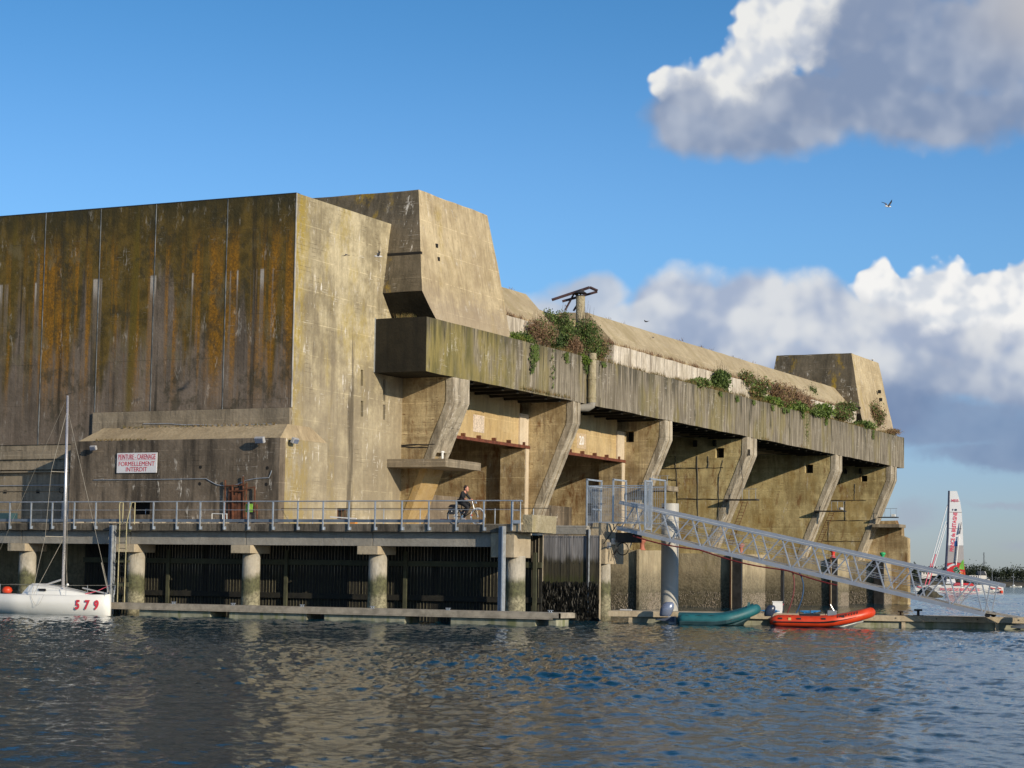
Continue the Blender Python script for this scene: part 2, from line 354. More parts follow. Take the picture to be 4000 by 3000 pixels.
def cladding_extra(T, g, Z, col, s1, s2, s3, big, mid, fin):
    # broad rusty orange tongues below an olive-black top, grey-brown below
    w = T.noise(T.scale(g, (.55, .55, .035), (0, 0, 0)), 1, 4, .6); w2 = T.noise(T.scale(g, (1.7, 1.7, .05), (8, 0, 3)), 1, 4, .6)
    lim = T.m('ADD', Z, T.m('MULTIPLY', T.m('SUBTRACT', w, .5), -26))
    olive = T.mix(T.sm(mid, .35, .65), (.075, .055, .016), (.15, .10, .024))
    col = T.mix(T.m('MULTIPLY', T.sm(lim, 12.4, 14.6), T.sm(fin, .2, .5, .6, 1)), col, olive)
    orange = T.mix(T.sm(fin, .35, .65), (.20, .095, .012), (.36, .17, .018))
    band = T.m('MULTIPLY', T.sm(w2, .47, .60), T.m('MULTIPLY', T.sm(Z, 9.0, 13.5), T.sm(Z, 19.4, 17.0)))
    col = T.mix(T.m('MULTIPLY', band, T.sm(fin, .25, .6, .55, .85)), col, orange)
    w3 = T.noise(T.scale(g, (.45, .45, .02), (3, 0, 9)), 1, 3, .6)
    col = T.mix(T.m('MULTIPLY', T.sm(w3, .56, .66), T.sm(lim, 6, 9)), col, (.13, .095, .018))
    topb = T.sm(T.m('ADD', Z, T.m('MULTIPLY', T.m('SUBTRACT', w2, .5), 7)), 18.0, 20.0)
    col = T.mix(T.m('MULTIPLY', topb, .7), col, (.035, .034, .018))
    bl = T.noise(T.scale(g, (1.5, 1.5, .05), (1, 5, 7)), 1, 5, .6)
    col = T.mix(T.sm(bl, .58, .68, 0, .75), col, (.022, .022, .018))
    # blotches of lichen and soot that break the runs up, and pale runs starting under a pour line
    k = T.noise(T.scale(g, (.9, .9, .7), (3, 3, 3)), 1, 6, .7); k2 = T.noise(T.scale(g, (.6, .6, .35), (9, 3, 6)), 1, 6, .68)
    col = T.mix(T.sm(k, .54, .64, 0, .6), col, (.045, .042, .026)); col = T.mix(T.m('MULTIPLY', T.sm(k2, .55, .64, 0, .55), T.sm(Z, 10, 13)), col, (.16, .135, .075))
    rn = T.noise(T.scale(g, (2.1, 2.1, .02), (6, 1, 1)), 1, 3, .6); rl = T.m('MULTIPLY', T.sm(rn, .56, .63), T.m('MULTIPLY', T.sm(Z, 16.55, 16.4), T.sm(Z, 10.5, 15.8)))
    col = T.mix(T.m('MULTIPLY', rl, .75), col, (.20, .165, .13)); tip = T.m('MULTIPLY', T.sm(rn, .59, .64), T.m('MULTIPLY', T.sm(Z, 16.5, 16.4), T.sm(Z, 15.2, 16.1)))
    col = T.mix(T.m('MULTIPLY', tip, .8), col, (.50, .46, .40))
    pl = T.m('FRACT', T.m('DIVIDE', T.m('ADD', Z, T.m('MULTIPLY', mid, .05)), 2.05)); col = T.mix(T.m('MULTIPLY', T.sm(pl, .02, .0), T.sm(k2, .42, .58, 0, .6)), col, (.04, .035, .025))
    return col
def axis_of(T, g, k):
    n = T.node('ShaderNodeSeparateXYZ'); T.l.new(g, n.inputs[0]); return n.outputs[k]
def ledge_extra(T, g, Z, col, s1, s2, s3, big, mid, fin):
    Y_ = axis_of(T, g, 1)
    wv = T.vm('ADD', g, T.vm('SCALE', T.vm('SUBTRACT', T.noise(g, .8, 2, out=1), (.5, .5, .5))))
    a = T.noise(T.scale(wv, (.2, .42, .10), (4, 0, 0)), 1, 4, .6); b_ = T.noise(T.scale(g, (1, 2.2, .10), (7, 1, 0)), 1, 5, .65)
    c_ = T.noise(T.scale(g, (1, 3.6, .22), (2, 1, 0)), 1, 5, .68); d_ = T.noise(T.scale(g, (1, 1.3, .25), (2, 8, 0)), 1, 5, .65)
    col = T.mix(T.sm(c_, .42, .62), col, (.14, .12, .085)); col = T.mix(T.sm(c_, .48, .34, 0, .7), col, (.36, .315, .24))
    olive = T.mix(T.sm(d_, .35, .6), (.12, .108, .035), (.26, .215, .075))
    near = T.sm(T.m('ADD', Y_, T.m('MULTIPLY', T.m('SUBTRACT', T.m('ADD', mid, T.m('MULTIPLY', Z, .02)), .5), 5)), 101.2, 99.0)
    bl2 = T.noise(T.scale(g, (1, .9, .35), (6, 3, 1)), 1, 5, .65); near = T.m('MULTIPLY', near, T.sm(bl2, .36, .54, .15, 1))
    col = T.mix(T.m('MULTIPLY', near, .85), col, olive)
    col = T.mix(T.m('MULTIPLY', T.sm(a, .48, .60), .55), col, olive)
    drip = T.m('ADD', T.m('MULTIPLY', b_, 6.2), T.m('MULTIPLY', Z, .7))
    col = T.mix(T.sm(drip, 13.0, 13.9, 0, .62), col, (.040, .038, .028))
    return T.mix(T.sm(d_, .60, .68, 0, .8), col, (.05, .048, .03))
def corner_lichen(T, g, Z, col, s1, s2, s3, big, mid, fin):
    Y_ = axis_of(T, g, 1); k = T.noise(T.scale(g, (2.2, 2.2, .9)), 1, 5, .7)
    f = T.m('MULTIPLY', T.sm(T.m('ADD', Y_, T.m('MULTIPLY', T.m('SUBTRACT', k, .5), 3)), 83.1, 82.2), T.sm(k, .40, .56))
    col = T.mix(T.m('MULTIPLY', f, .8), col, (.36, .26, .035))
    # greyer lower half and a dark seam of run-off down the middle
    col = T.mix(T.m('MULTIPLY', T.sm(T.m('ADD', Z, T.m('MULTIPLY', T.m('SUBTRACT', mid, .5), 9)), 14, 9), .45), col, (.29, .245, .18))
    w = T.m('ABSOLUTE', T.m('SUBTRACT', T.m('ADD', Y_, T.m('MULTIPLY', T.m('SUBTRACT', s2, .5), 1.6)), 87.2))
    return T.mix(T.m('MULTIPLY', T.m('MULTIPLY', T.sm(w, .38, .0), T.sm(Z, 15, 13)), .75), col, (.075, .062, .045))
def tower_ties(T, g, Z, col, s1, s2, s3, big, mid, fin):
    Y_ = axis_of(T, g, 1)
    fy = T.m('ABSOLUTE', T.m('SUBTRACT', T.m('FRACT', T.m('MULTIPLY', Y_, 1.9)), .5)); fz = T.m('ABSOLUTE', T.m('SUBTRACT', T.m('FRACT', T.m('MULTIPLY', Z, 1.45)), .5))
    d = T.m('MULTIPLY', T.sm(fy, .09, .03), T.sm(fz, .13, .05)); col = T.mix(T.m('MULTIPLY', d, T.sm(T.noise(g, 2.3, 3, .6), .46, .58, 0, .5)), col, (.20, .15, .09))
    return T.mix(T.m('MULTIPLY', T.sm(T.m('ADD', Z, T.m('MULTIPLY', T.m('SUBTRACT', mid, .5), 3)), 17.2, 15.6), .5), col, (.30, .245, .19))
C = {}
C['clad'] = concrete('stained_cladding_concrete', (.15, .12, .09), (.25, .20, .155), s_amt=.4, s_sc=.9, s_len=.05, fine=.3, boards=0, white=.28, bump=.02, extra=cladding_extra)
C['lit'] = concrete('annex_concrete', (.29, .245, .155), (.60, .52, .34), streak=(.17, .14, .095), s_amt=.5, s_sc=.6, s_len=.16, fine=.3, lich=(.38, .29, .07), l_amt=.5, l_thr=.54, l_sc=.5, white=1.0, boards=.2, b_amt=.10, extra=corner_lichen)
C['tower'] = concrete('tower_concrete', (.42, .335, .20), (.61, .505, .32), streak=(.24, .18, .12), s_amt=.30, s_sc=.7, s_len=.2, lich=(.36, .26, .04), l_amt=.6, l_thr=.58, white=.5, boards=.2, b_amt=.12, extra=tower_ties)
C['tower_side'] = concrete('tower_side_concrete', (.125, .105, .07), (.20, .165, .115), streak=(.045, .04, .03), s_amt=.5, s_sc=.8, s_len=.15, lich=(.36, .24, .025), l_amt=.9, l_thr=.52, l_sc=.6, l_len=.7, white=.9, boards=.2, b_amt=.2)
C['roof'] = concrete('sloped_roof_concrete', (.42, .34, .215), (.54, .45, .29), streak=(.30, .24, .12), s_amt=.45, s_sc=.6, s_len=.5, fine=.15, white=.3, boards=.24, b_amt=.16)
C['band'] = concrete('whitewashed_band', (.52, .46, .36), (.78, .71, .60), streak=(.16, .13, .10), s_amt=.75, s_sc=2.0, s_len=.06, fine=.6, white=1, boards=0)
C['ledge'] = concrete('ledge_concrete', (.25, .22, .165), (.36, .32, .245), streak=(.10, .08, .07), s_amt=.5, s_sc=2.4, s_len=.03, fine=.6, boards=0, white=.5, extra=ledge_extra)
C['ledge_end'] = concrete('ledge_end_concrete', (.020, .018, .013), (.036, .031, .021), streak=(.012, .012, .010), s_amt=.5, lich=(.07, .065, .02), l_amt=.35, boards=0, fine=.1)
C['fin'] = concrete('board_marked_fin', (.30, .215, .11), (.62, .50, .29), streak=(.13, .09, .05), s_amt=.45, s_sc=.9, s_len=.18, rust=.85, boards=.145, b_amt=.5, white=.3, lich=(.24, .19, .06), l_amt=.5)
C['finfar'] = concrete('board_marked_fin_far', (.38, .30, .14), (.70, .58, .30), streak=(.22, .155, .07), s_amt=.5, s_sc=.6, s_len=.25, rust=.75, boards=.17, b_amt=.45, white=.45, blot=(.33, .22, .07), blot_amt=.5)
C['brace'] = concrete('weathered_brace', (.34, .29, .21), (.58, .51, .39), streak=(.09, .075, .055), s_amt=.6, s_sc=2.4, s_len=.12, fine=.4, white=.9, rust=.15, boards=.3, b_amt=.2)
C['brace_ochre'] = concrete('ochre_brace', (.40, .26, .09), (.50, .37, .19), streak=(.42, .30, .16), s_amt=.5, s_sc=1.6, s_len=.4, rust=.3, boards=0)
C['lintel'] = concrete('pale_lintel', (.50, .36, .17), (.60, .46, .25), streak=(.26, .19, .11), s_amt=.35, s_sc=1.1, s_len=.2, boards=.2, b_amt=.12, white=.2, rust=.15)
C['pale'] = concrete('pale_concrete', (.55, .46, .33), (.66, .57, .44), streak=(.42, .34, .24), s_amt=.4, boards=0, white=.1)
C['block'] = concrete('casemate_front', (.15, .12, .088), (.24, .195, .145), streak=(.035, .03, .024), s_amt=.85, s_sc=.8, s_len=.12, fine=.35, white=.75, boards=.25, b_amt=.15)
C['under'] = concrete('lower_wall_concrete', (.26, .215, .15), (.36, .30, .215), streak=(.08, .07, .055), s_amt=.5, s_sc=.8, s_len=.14, white=.2, boards=.4, b_amt=.35)
C['cap'] = concrete('sloping_cap', (.40, .31, .19), (.50, .40, .25), streak=(.22, .17, .10), s_amt=.4, boards=0)
TIDE = [(2.0, 2.9, (.17, .145, .095), .7), (1.1, 1.9, (.12, .105, .07), .85), (-.2, .9, (.075, .07, .05), .8)]
C['quay'] = concrete('tidal_quay_wall', (.38, .31, .20), (.50, .42, .27), streak=(.20, .165, .10), s_amt=.5, s_sc=1.2, s_len=.2, lich=(.2, .17, .06), l_amt=.5, boards=0, tide=TIDE, bump=.03)
C['pier'] = concrete('pier_girder_concrete', (.30, .285, .25), (.38, .36, .315), streak=(.20, .18, .15), s_amt=.3, s_sc=.8, s_len=.2, fine=.12, boards=0, white=0)
C['cap_c'] = concrete('pile_cap_concrete', (.44, .37, .26), (.54, .46, .33), streak=(.25, .19, .12), s_amt=.3, s_sc=1.6, s_len=.3, fine=.12, boards=0, rust=.12)
C['slab'] = concrete('mossy_slab_edge', (.12, .105, .08), (.22, .19, .15), streak=(.04, .036, .03), s_amt=.8, s_sc=2.6, s_len=.2, fine=.5, boards=0, lich=(.35, .33, .27), l_amt=.6)
C['deckc'] = concrete('deck_concrete', (.42, .37, .29), (.52, .46, .37), streak=(.3, .26, .2), s_amt=.3, boards=0)
C['pile'] = concrete('marine_pile', (.40, .37, .30), (.52, .48, .40), streak=(.22, .2, .15), s_amt=.35, s_sc=2., s_len=.3, boards=0, rust=.05, lich=(.55, .53, .46), l_amt=.6, l_sc=1.6,
                     tide=[(1.75, 2.15, (.075, .08, .035), .9), (1.0, 1.35, (.27, .25, .17), .85), (.1, .5, (.12, .11, .07), .8)], bump=.03)
MW = plain('white_pile_paint', (.46, .45, .41), .5, var=.06, sc=1.2, dirt=(.36, .33, .27, .4))
C['post'] = concrete('blockwork', (.36, .31, .20), (.50, .44, .31), streak=(.25, .22, .13), s_amt=.6, s_sc=6, s_len=.5, boards=0, lich=(.40, .34, .10), l_amt=.5, bump=.06)
M = {}
M['galv'] = plain('galvanised_steel', (.50, .54, .58), .42, .55, var=.12, sc=5)
M['seam'] = plain('dull_seam_metal', (.20, .21, .21), .6, .2, var=.5, sc=1.5)
M['pale_trim'] = plain('pale_trim', (.42, .40, .36), .7, var=.3, sc=1.2)
M['alu'] = plain('gangway_aluminium', (.42, .46, .52), .42, .35, var=.08, sc=2)
M['kerb'] = plain('blue_grey_kerb_rail', (.17, .205, .25), .5, .3, var=.15, sc=1.5)
M['dark_steel'] = plain('dark_steel', (.035, .034, .033), .6, .2, var=.3)
M['rust'] = plain('rusty_steel', (.14, .055, .028), .85, .1, var=.45, sc=4, bump=.01)
M['rustred'] = plain('red_brown_rail', (.15, .045, .025), .8, .1, var=.35, sc=3, bump=.01)
M['ironpurple'] = plain('old_iron', (.09, .055, .06), .8, .2, var=.35, sc=3)
M['black'] = plain('black_rubber', (.012, .012, .013), .6, var=.2)
M['void'] = plain('opening_shade', (.012, .011, .010), .95, var=.2)  # near-black colour stands for the shade inside openings and holes
M['white'] = plain('white_paint', (.80, .80, .77), .35, var=.04)
M['gel'] = plain('white_gelcoat', (.80, .80, .76), .22, var=.03, sc=.8, dirt=(.50, .47, .38, .15))
M['signw'] = plain('sign_white', (.76, .76, .78), .45, var=.04)
M['redtxt'] = plain('red_lettering', (.55, .035, .06), .5, var=.08)
M['grey'] = plain('grey_cabinet', (.42, .42, .42), .5, var=.08)
M['green'] = plain('green_notice', (.28, .55, .06), .5, var=.15, sc=8)
M['teal'] = plain('teal_cover', (.012, .115, .135), .55, var=.22, sc=1.5, bump=.01)
M['tealdark'] = plain('dark_teal_strake', (.03, .075, .09), .6, var=.2)  # darker grey-teal for hull, floor, lower strake and bench box
M['orange'] = plain('orange_tube', (.62, .052, .012), .42, var=.10, sc=2)
M['blackband'] = plain('black_rubbing_band', (.02, .018, .018), .5, var=.2)
M['engine'] = plain('dark_blue_cowling', (.035, .05, .085), .28, .1, var=.1)
M['engine2'] = plain('silver_blue_cowling', (.22, .26, .36), .25, .3, var=.1)
M['greyhull'] = plain('grey_hull', (.20, .225, .26), .35, var=.12)
M['wood'] = plain('weathered_deck_boards', (.34, .30, .235), .8, var=.25, sc=3, bump=.008)
M['pontoon'] = plain('pontoon_float', (.30, .30, .22), .75, var=.3, sc=2, bump=.01, dirt=(.12, .14, .035, .7))
M['hose'] = plain('dark_red_hose', (.16, .02, .02), .5)
M['bluehose'] = plain('blue_hose', (.02, .07, .16), .4)
M['bluerope'] = plain('bright_blue_rope', (.03, .22, .5), .6)
M['redboll'] = plain('red_bollard_paint', (.62, .045, .03), .5, var=.2)
M['greenboll'] = plain('green_bollard_paint', (.03, .42, .16), .5, var=.2)
M['pinkboll'] = plain('faded_red_bollard', (.40, .14, .09), .7, var=.2)
M['skin'] = plain('skin', (.58, .27, .18), .5, var=.06)
M['hair'] = plain('dark_hair', (.03, .015, .01), .6)
M['cloth'] = plain('black_cloth', (.016, .016, .019), .85, var=.25)
M['chrome'] = plain('bright_rim', (.75, .75, .75), .2, .7, var=.03)
M['sail'] = plain('white_sail', (.83, .84, .85), .6, var=.03, sc=.3)
M['sailgrey'] = plain('grey_sail_panel', (.42, .40, .40), .6, var=.05, sc=.3)
M['sailred'] = plain('red_sail_print', (.60, .03, .04), .6, var=.05)
M['txtpink'] = plain('pink_red_print', (.80, .12, .18), .6, var=.04)
M['artgreen'] = plain('green_print', (.05, .26, .14), .6, var=.3, sc=1)
M['leafgreen'] = plain('light_green_print', (.22, .58, .08), .6, var=.25, sc=1)
M['artorange'] = plain('orange_print', (.85, .22, .03), .6, var=.2, sc=1)
M['roofslate'] = plain('slate_roof', (.05, .055, .065), .7)
M['house'] = plain('white_house_wall', (.62, .60, .56), .8, var=.06, sc=.3)
M['navy'] = plain('dark_navy_mast', (.03, .04, .08), .4)
M['mast'] = plain('silver_mast', (.62, .60, .60), .28, .6, var=.05)
M['wire'] = plain('rigging_wire', (.36, .33, .27), .5, .3)
M['gull'] = plain('gull_white', (.75, .75, .74), .7, var=.05)
M['gullwing'] = plain('gull_grey_wing', (.10, .10, .11), .7, var=.2)
M['rock'] = plain('dark_weedy_rock', (.055, .05, .03), .9, var=.5, sc=1.5, bump=.15)
M['yellowp'] = plain('yellow_plastic', (.75, .30, .03), .5)
def plankmat():
    m = bpy.data.materials.new('tidal_timber'); m.use_nodes = True; T = NT(m.node_tree); b = T.n['Principled BSDF']
    g = T.node('ShaderNodeNewGeometry').outputs['Position']; sp = T.node('ShaderNodeSeparateXYZ'); T.l.new(g, sp.inputs[0])
    oi = T.node('ShaderNodeObjectInfo').outputs['Random']
    gr = T.noise(T.scale(g, (16, 16, .9)), 1, 4, .6)
    col = T.mix(T.sm(gr, .3, .7), (.15, .145, .145), (.34, .33, .325)); col = T.mix(T.m('MULTIPLY', oi, .5), col, (.12, .115, .11))
    wob = T.m('MULTIPLY', T.m('SUBTRACT', T.noise(T.scale(g, (3, 3, .5)), 1, 5, .7), .5), .9); z = T.m('ADD', sp.outputs[2], wob)
    col = T.mix(T.sm(z, 3.15, 2.75), col, T.mix(T.sm(gr, .35, .65), (.03, .028, .02), (.08, .07, .04)))
    col = T.mix(T.m('MULTIPLY', T.sm(z, 2.3, 1.9), T.sm(gr, .4, .6, .4, 1)), col, (.055, .062, .018))
    col = T.mix(T.sm(z, 1.5, 1.2), col, (.020, .018, .012))
    T.l.new(col, b.inputs['Base Color']); b.inputs['Roughness'].default_value = .85
    bp = T.node('ShaderNodeBump'); bp.inputs['Strength'].default_value = .7; bp.inputs['Distance'].default_value = .012
    T.l.new(gr, bp.inputs['Height']); T.l.new(bp.outputs[0], b.inputs['Normal']); return m
M['plank'] = plankmat()
M['plankdark'] = plain('dark_screen_timber', (.016, .015, .011), .9, var=.5, sc=4, bump=.01, dirt=(.035, .035, .012, .4))
M['planklight'] = plain('walings', (.06, .062, .034), .85, var=.3, sc=2)
def leafmat(name, c, c2):
    m = bpy.data.materials.new(name); m.use_nodes = True; T = NT(m.node_tree); b = T.n['Principled BSDF']
    g = T.node('ShaderNodeNewGeometry').outputs['Position']
    n = T.noise(g, 1.6, 4, .7); n2 = T.noise(g, 14, 2)
    col = T.mix(T.sm(T.m('ADD', T.m('MULTIPLY', n, .6), T.m('MULTIPLY', n2, .4)), .38, .62), c, c2)
    T.l.new(col, b.inputs['Base Color']); b.inputs['Roughness'].default_value = .7
    tr = T.node('ShaderNodeBsdfTranslucent'); T.l.new(col, tr.inputs[0]); ms = T.node('ShaderNodeMixShader'); ms.inputs[0].default_value = .25
    T.l.new(b.outputs[0], ms.inputs[1]); T.l.new(tr.outputs[0], ms.inputs[2]); T.l.new(ms.outputs[0], T.n['Material Output'].inputs[0]); return m
M['leaf'] = leafmat('green_leaves', (.06, .105, .022), (.18, .25, .06))
M['leafdark'] = leafmat('dark_ivy_leaves', (.03, .06, .015), (.08, .13, .03))
M['leafbright'] = leafmat('bright_leaves', (.10, .17, .02), (.22, .31, .05))
M['leafbrown'] = leafmat('dry_brown_stems', (.19, .11, .06), (.38, .25, .15))
M['grass'] = leafmat('dry_grass', (.13, .13, .04), (.34, .22, .09))
M['bark'] = plain('twigs', (.12, .085, .055), .9)
M['fartree'] = leafmat('far_tree_leaves', (.018, .030, .014), (.045, .060, .025))

# ------------------------------------------------------------------ water
def waves(x, y):
    h = np.zeros_like(x); g = np.random.default_rng(3)
    for i in range(64):
        L = .17*(1.062**i); k = 2*math.pi/L
        th = R(205)+g.normal(0, .75); a = .0066*L**1.0*(1.0 if L < .7 else (.7/L)**.85)
        ph = g.uniform(0, 6.28)
        q = k*(x*math.cos(th)+y*math.sin(th))+ph
        h += a*(np.sin(q)+.25*np.cos(2*q))
    # patches of rougher and calmer water
    env = .85+.45*np.sin(x*.11+y*.07+1)*np.sin(x*.05-y*.13+2)+.15*np.sin(x*.31+y*.17)
    return h*env
NC, NR = 860, 900; r0, r1 = 13., 420.; half = R(18.5)
ang = np.linspace(-half, half, NC); rr = r0*(r1/r0)**(np.linspace(0, 1, NR))
A, RR = np.meshgrid(ang, rr); X = RR*np.sin(A-YAW); Y = RR*np.cos(A-YAW)
fade = np.clip((half-np.abs(A))/R(1.5), 0, 1)*np.clip((RR-r0)/3, 0, 1)*np.clip((r1-RR)/120, 0, 1)
Zw = WZ+waves(X, Y)*fade
vs = np.stack([X, Y, Zw], -1).reshape(-1, 3)
ii = np.arange(NR-1)[:, None]*NC+np.arange(NC-1)[None]; fs = np.stack([ii, ii+1, ii+NC+1, ii+NC], -1).reshape(-1, 4)
def ring(ra, rb, a0, a1, n, base):
    a = np.linspace(a0, a1, n); p = [(ra*math.sin(t-YAW), ra*math.cos(t-YAW), WZ) for t in a]+[(rb*math.sin(t-YAW), rb*math.cos(t-YAW), WZ) for t in a]
    f = [(base+i, base+i+1, base+n+i+1, base+n+i) for i in range(n-1)]; return p, f
ev, ef = [], []
for a in ((0.01, r0, -math.pi, math.pi, 97), (r0, r1, half, 2*math.pi-half, 121), (r1, 9000, -math.pi, math.pi, 361)):
    p, f = ring(*a, len(vs)+len(ev)); ev += p; ef += f
vs = np.vstack([vs, np.array(ev)]); fs = np.vstack([fs, np.array(ef)])
me = bpy.data.meshes.new('water'); me.vertices.add(len(vs)); me.vertices.foreach_set('co', vs.astype(np.float32).ravel())
me.loops.add(fs.size); me.loops.foreach_set('vertex_index', fs.astype(np.int32).ravel())
me.polygons.add(len(fs)); me.polygons.foreach_set('loop_start', np.arange(0, fs.size, 4, dtype=np.int32))
me.polygons.foreach_set('use_smooth', np.ones(len(fs), bool)); me.update(); me.validate()
bm = bmesh.new(); bm.from_mesh(me)
if bm.faces and sum(f.normal.z for f in list(bm.faces)[:50]) < 0: bmesh.ops.reverse_faces(bm, faces=bm.faces)
bm.to_mesh(me); bm.free()
water = bpy.data.objects.new('water', me); COL.objects.link(water); props(water, 'dark blue rippled harbour water in front of the bunker', kind='structure')
wm = bpy.data.materials.new('harbour_water'); wm.use_nodes = True; T = NT(wm.node_tree); b = T.n['Principled BSDF']
g = T.node('ShaderNodeNewGeometry').outputs['Position']
b.inputs['Base Color'].default_value = (.003, .040, .062, 1); b.inputs['Roughness'].default_value = .05; b.inputs['Specular Tint'].default_value = (.66, .86, 1, 1); b.inputs['IOR'].default_value = 1.13
gn = T.vm('ADD', g, T.vm('SCALE', T.noise(g, .8, 2, out=1)))
h = T.m('ADD', T.m('MULTIPLY', T.noise(T.scale(g, (2.6, 4.2, 1)), 1, 4, .62), 1.0), T.m('MULTIPLY', T.noise(T.scale(g, (9, 13, 1)), 1, 3, .6), .35))
bp = T.node('ShaderNodeBump'); bp.inputs['Strength'].default_value = .8; bp.inputs['Distance'].default_value = .014
T.l.new(h, bp.inputs['Height']); T.l.new(bp.outputs[0], b.inputs['Normal']); me.materials.append(wm)
sb = MB().add([(-3000, -200, -3), (400, -200, -3), (400, 6000, -3), (-3000, 6000, -3)], [(0, 1, 2, 3)]).build('seabed_ground', plain('mud', (.05, .05, .035), .9)); props(sb, 'muddy harbour bottom under the water', kind='structure')
# ------------------------------------------------------------------ the bunker
XF, YW, XO = -50.96, 81.71, -48.0
FINS = [(92.43, 94.24), (107.46, 108.45), (121.95, 123.17), (137.79, 139.85), (159.23, 161.0), (175.71, 177.65)]
BK = thing('submarine_bunker', (-50.96, 90, 4), 'huge stained concrete submarine bunker with overhanging ledge and slanting buttresses', 'bunker')
def two_mats(o, m2, test):
    o.data.materials.append(m2)
    for p in o.data.polygons:
        if test(p.normal): p.material_index = 1
    return o
# left wall: panels with metal seam strips
XS = [-112, -96, -87, -79.2, -73.6] + [float(onY(x, 830, YW)[0]) for x in (181, 396, 611, 890)] + [XF-.03]
for i in range(len(XS)-1):
    zb = 8.28 if XS[i+1] < -62.0 else 9.82
    mb = MB()
    if XS[i] < -62.36 < XS[i+1]:
        mb.box(XS[i]+.03, -62.36, YW, YW+.07, 8.28, 19.98); mb.box(-62.36, XS[i+1]-.03, YW, YW+.07, 9.82, 19.98)
    else: mb.box(XS[i]+.03, XS[i+1]-.03, YW, YW+.07, zb, 19.98)
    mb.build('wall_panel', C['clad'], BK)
    if i: MB().box(XS[i]-.018, XS[i]+.018, YW-.02, YW+.05, zb, 19.99).build('seam_strip', M['seam'], BK)
MB().box(XF-.03, XF+.012, YW-.02, YW+.05, 9.82, 20.0).build('corner_strip', M['pale_trim'], BK)
MB().box(-112, XF-.03, YW-.01, YW+.35, 19.985, 20.03).build('parapet_flashing', M['dark_steel'], BK)
MB().box(-112, XF-.4, YW+.08, 92.3, 8.0, 19.97).build('annex_core', C['under'], BK)
# lit side wall of the annex with slots and niches
def cells(lo, hi, holes, z0, z1):
    us = sorted({lo, hi, *[h[0] for h in holes], *[h[1] for h in holes]}); zs = sorted({z0, z1, *[h[2] for h in holes], *[h[3] for h in holes]})
    for i in range(len(us)-1):
        for j in range(len(zs)-1):
            a, b_, c, d = us[i], us[i+1], zs[j], zs[j+1]
            if not any(h[0] <= a and b_ <= h[1] and h[2] <= c and d <= h[3] for h in holes): yield a, b_, c, d
def hx(x0, y0, x1, y1, X=XF):
    p = onX(x0, y0, X); q = onX(x1, y1, X); return (float(p[1]), float(q[1]), float(q[2]), float(p[2]))
SH = [hx(1410, 1444, 1418, 1508), hx(1410, 1565, 1418, 1628), hx(1497, 1480, 1504, 1568), hx(1497, 1580, 1504, 1640), hx(1318, 1985, 1362, 2030)]
mb = MB()
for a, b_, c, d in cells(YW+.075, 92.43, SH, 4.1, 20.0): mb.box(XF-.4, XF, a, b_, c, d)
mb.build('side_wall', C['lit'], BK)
for h in SH: MB().box(XF-.75, XF-.40, h[0]-.1, h[1]+.1, h[2]-.1, h[3]+.1).build('slot_shade_black', M['void'], BK)
p = onX(1343, 1990, XF)
for k in range(3): q = onX(1326+k*14, 2010, XF); MB().tube((XF-.1, q[1], SH[4][2]), (XF-.1, q[1], SH[4][3]), .02, n=6).build('niche_bar', M['rust'], BK)
# plinth band above the casemate, lower wall with its ledges
MB().box(-62.37, -50.99, YW-.12, YW+.07, 8.4, 9.80).build('plinth_band', C['under'], BK, bevel=.02)
rough(MB().box(-112, -62.2, YW+.05, YW+.5, 3.9, 8.27), .02, 1.2).build('lower_wall', C['under'], BK)
for (z0, z1, pr) in ((7.55, 7.95, .10), (7.02, 7.40, .14), (6.88, 6.95, .2), (5.95, 5.99, .05)):
    MB().box(-112, -62.36, YW+.05-pr, YW+.04, z0, z1).build('wall_ledge', C['under'], BK, bevel=.015)
for x in (18, 146, 275): 
    q = onY(x, 1920, YW); MB().box(q[0]-.10, q[0]+.10, YW+.03, YW+.045, q[2]-.09, q[2]+.09).build('socket_hole_shade', M['void'], BK)
# casemate block in front of the corner
CX0, CX1, CY0 = -62.34, -50.45, 79.95
def hy(x0, y0, x1, y1, Y): p = onY(x0, y0, Y); q = onY(x1, y1, Y); return (float(p[0]), float(q[0]), float(q[2]), float(p[2]))
BH = [hy(503, 1958, 585, 2010, CY0)]
mb = MB()
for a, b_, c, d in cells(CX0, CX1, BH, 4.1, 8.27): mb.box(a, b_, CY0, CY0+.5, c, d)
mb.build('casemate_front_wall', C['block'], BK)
MB().box(BH[0][0]-.1, BH[0][1]+.1, CY0+.5, CY0+.8, BH[0][2]-.1, BH[0][3]+.1).build('opening_shade_black', M['void'], BK)
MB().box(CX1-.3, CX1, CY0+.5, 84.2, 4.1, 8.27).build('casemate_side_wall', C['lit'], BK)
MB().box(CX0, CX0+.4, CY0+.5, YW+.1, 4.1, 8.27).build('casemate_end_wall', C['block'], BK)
cap = MB().loft([[(CX0+.45, CY0+.02, 8.27), (CX1, CY0+.02, 8.27), (CX1, 84.2, 8.27), (CX0+.45, 84.2, 8.27)],
           [(CX0+1.05, CY0+1.15, 8.98), (CX1-.32, CY0+1.15, 8.98), (CX1-.32, 83.1, 8.98), (CX0+1.05, 83.1, 8.98)]])
rough(cap, .025, .8).build('sloping_cap', C['cap'], BK)
for x, y in ((783, 1825), (780, 1890), (1044, 1828), (1040, 1892)):
    q = onY(x, y, CY0); MB().tube((q[0], CY0-.006, q[2]), (q[0], CY0+.1, q[2]), .085, n=12).build('round_hole_shade', M['void'], BK)
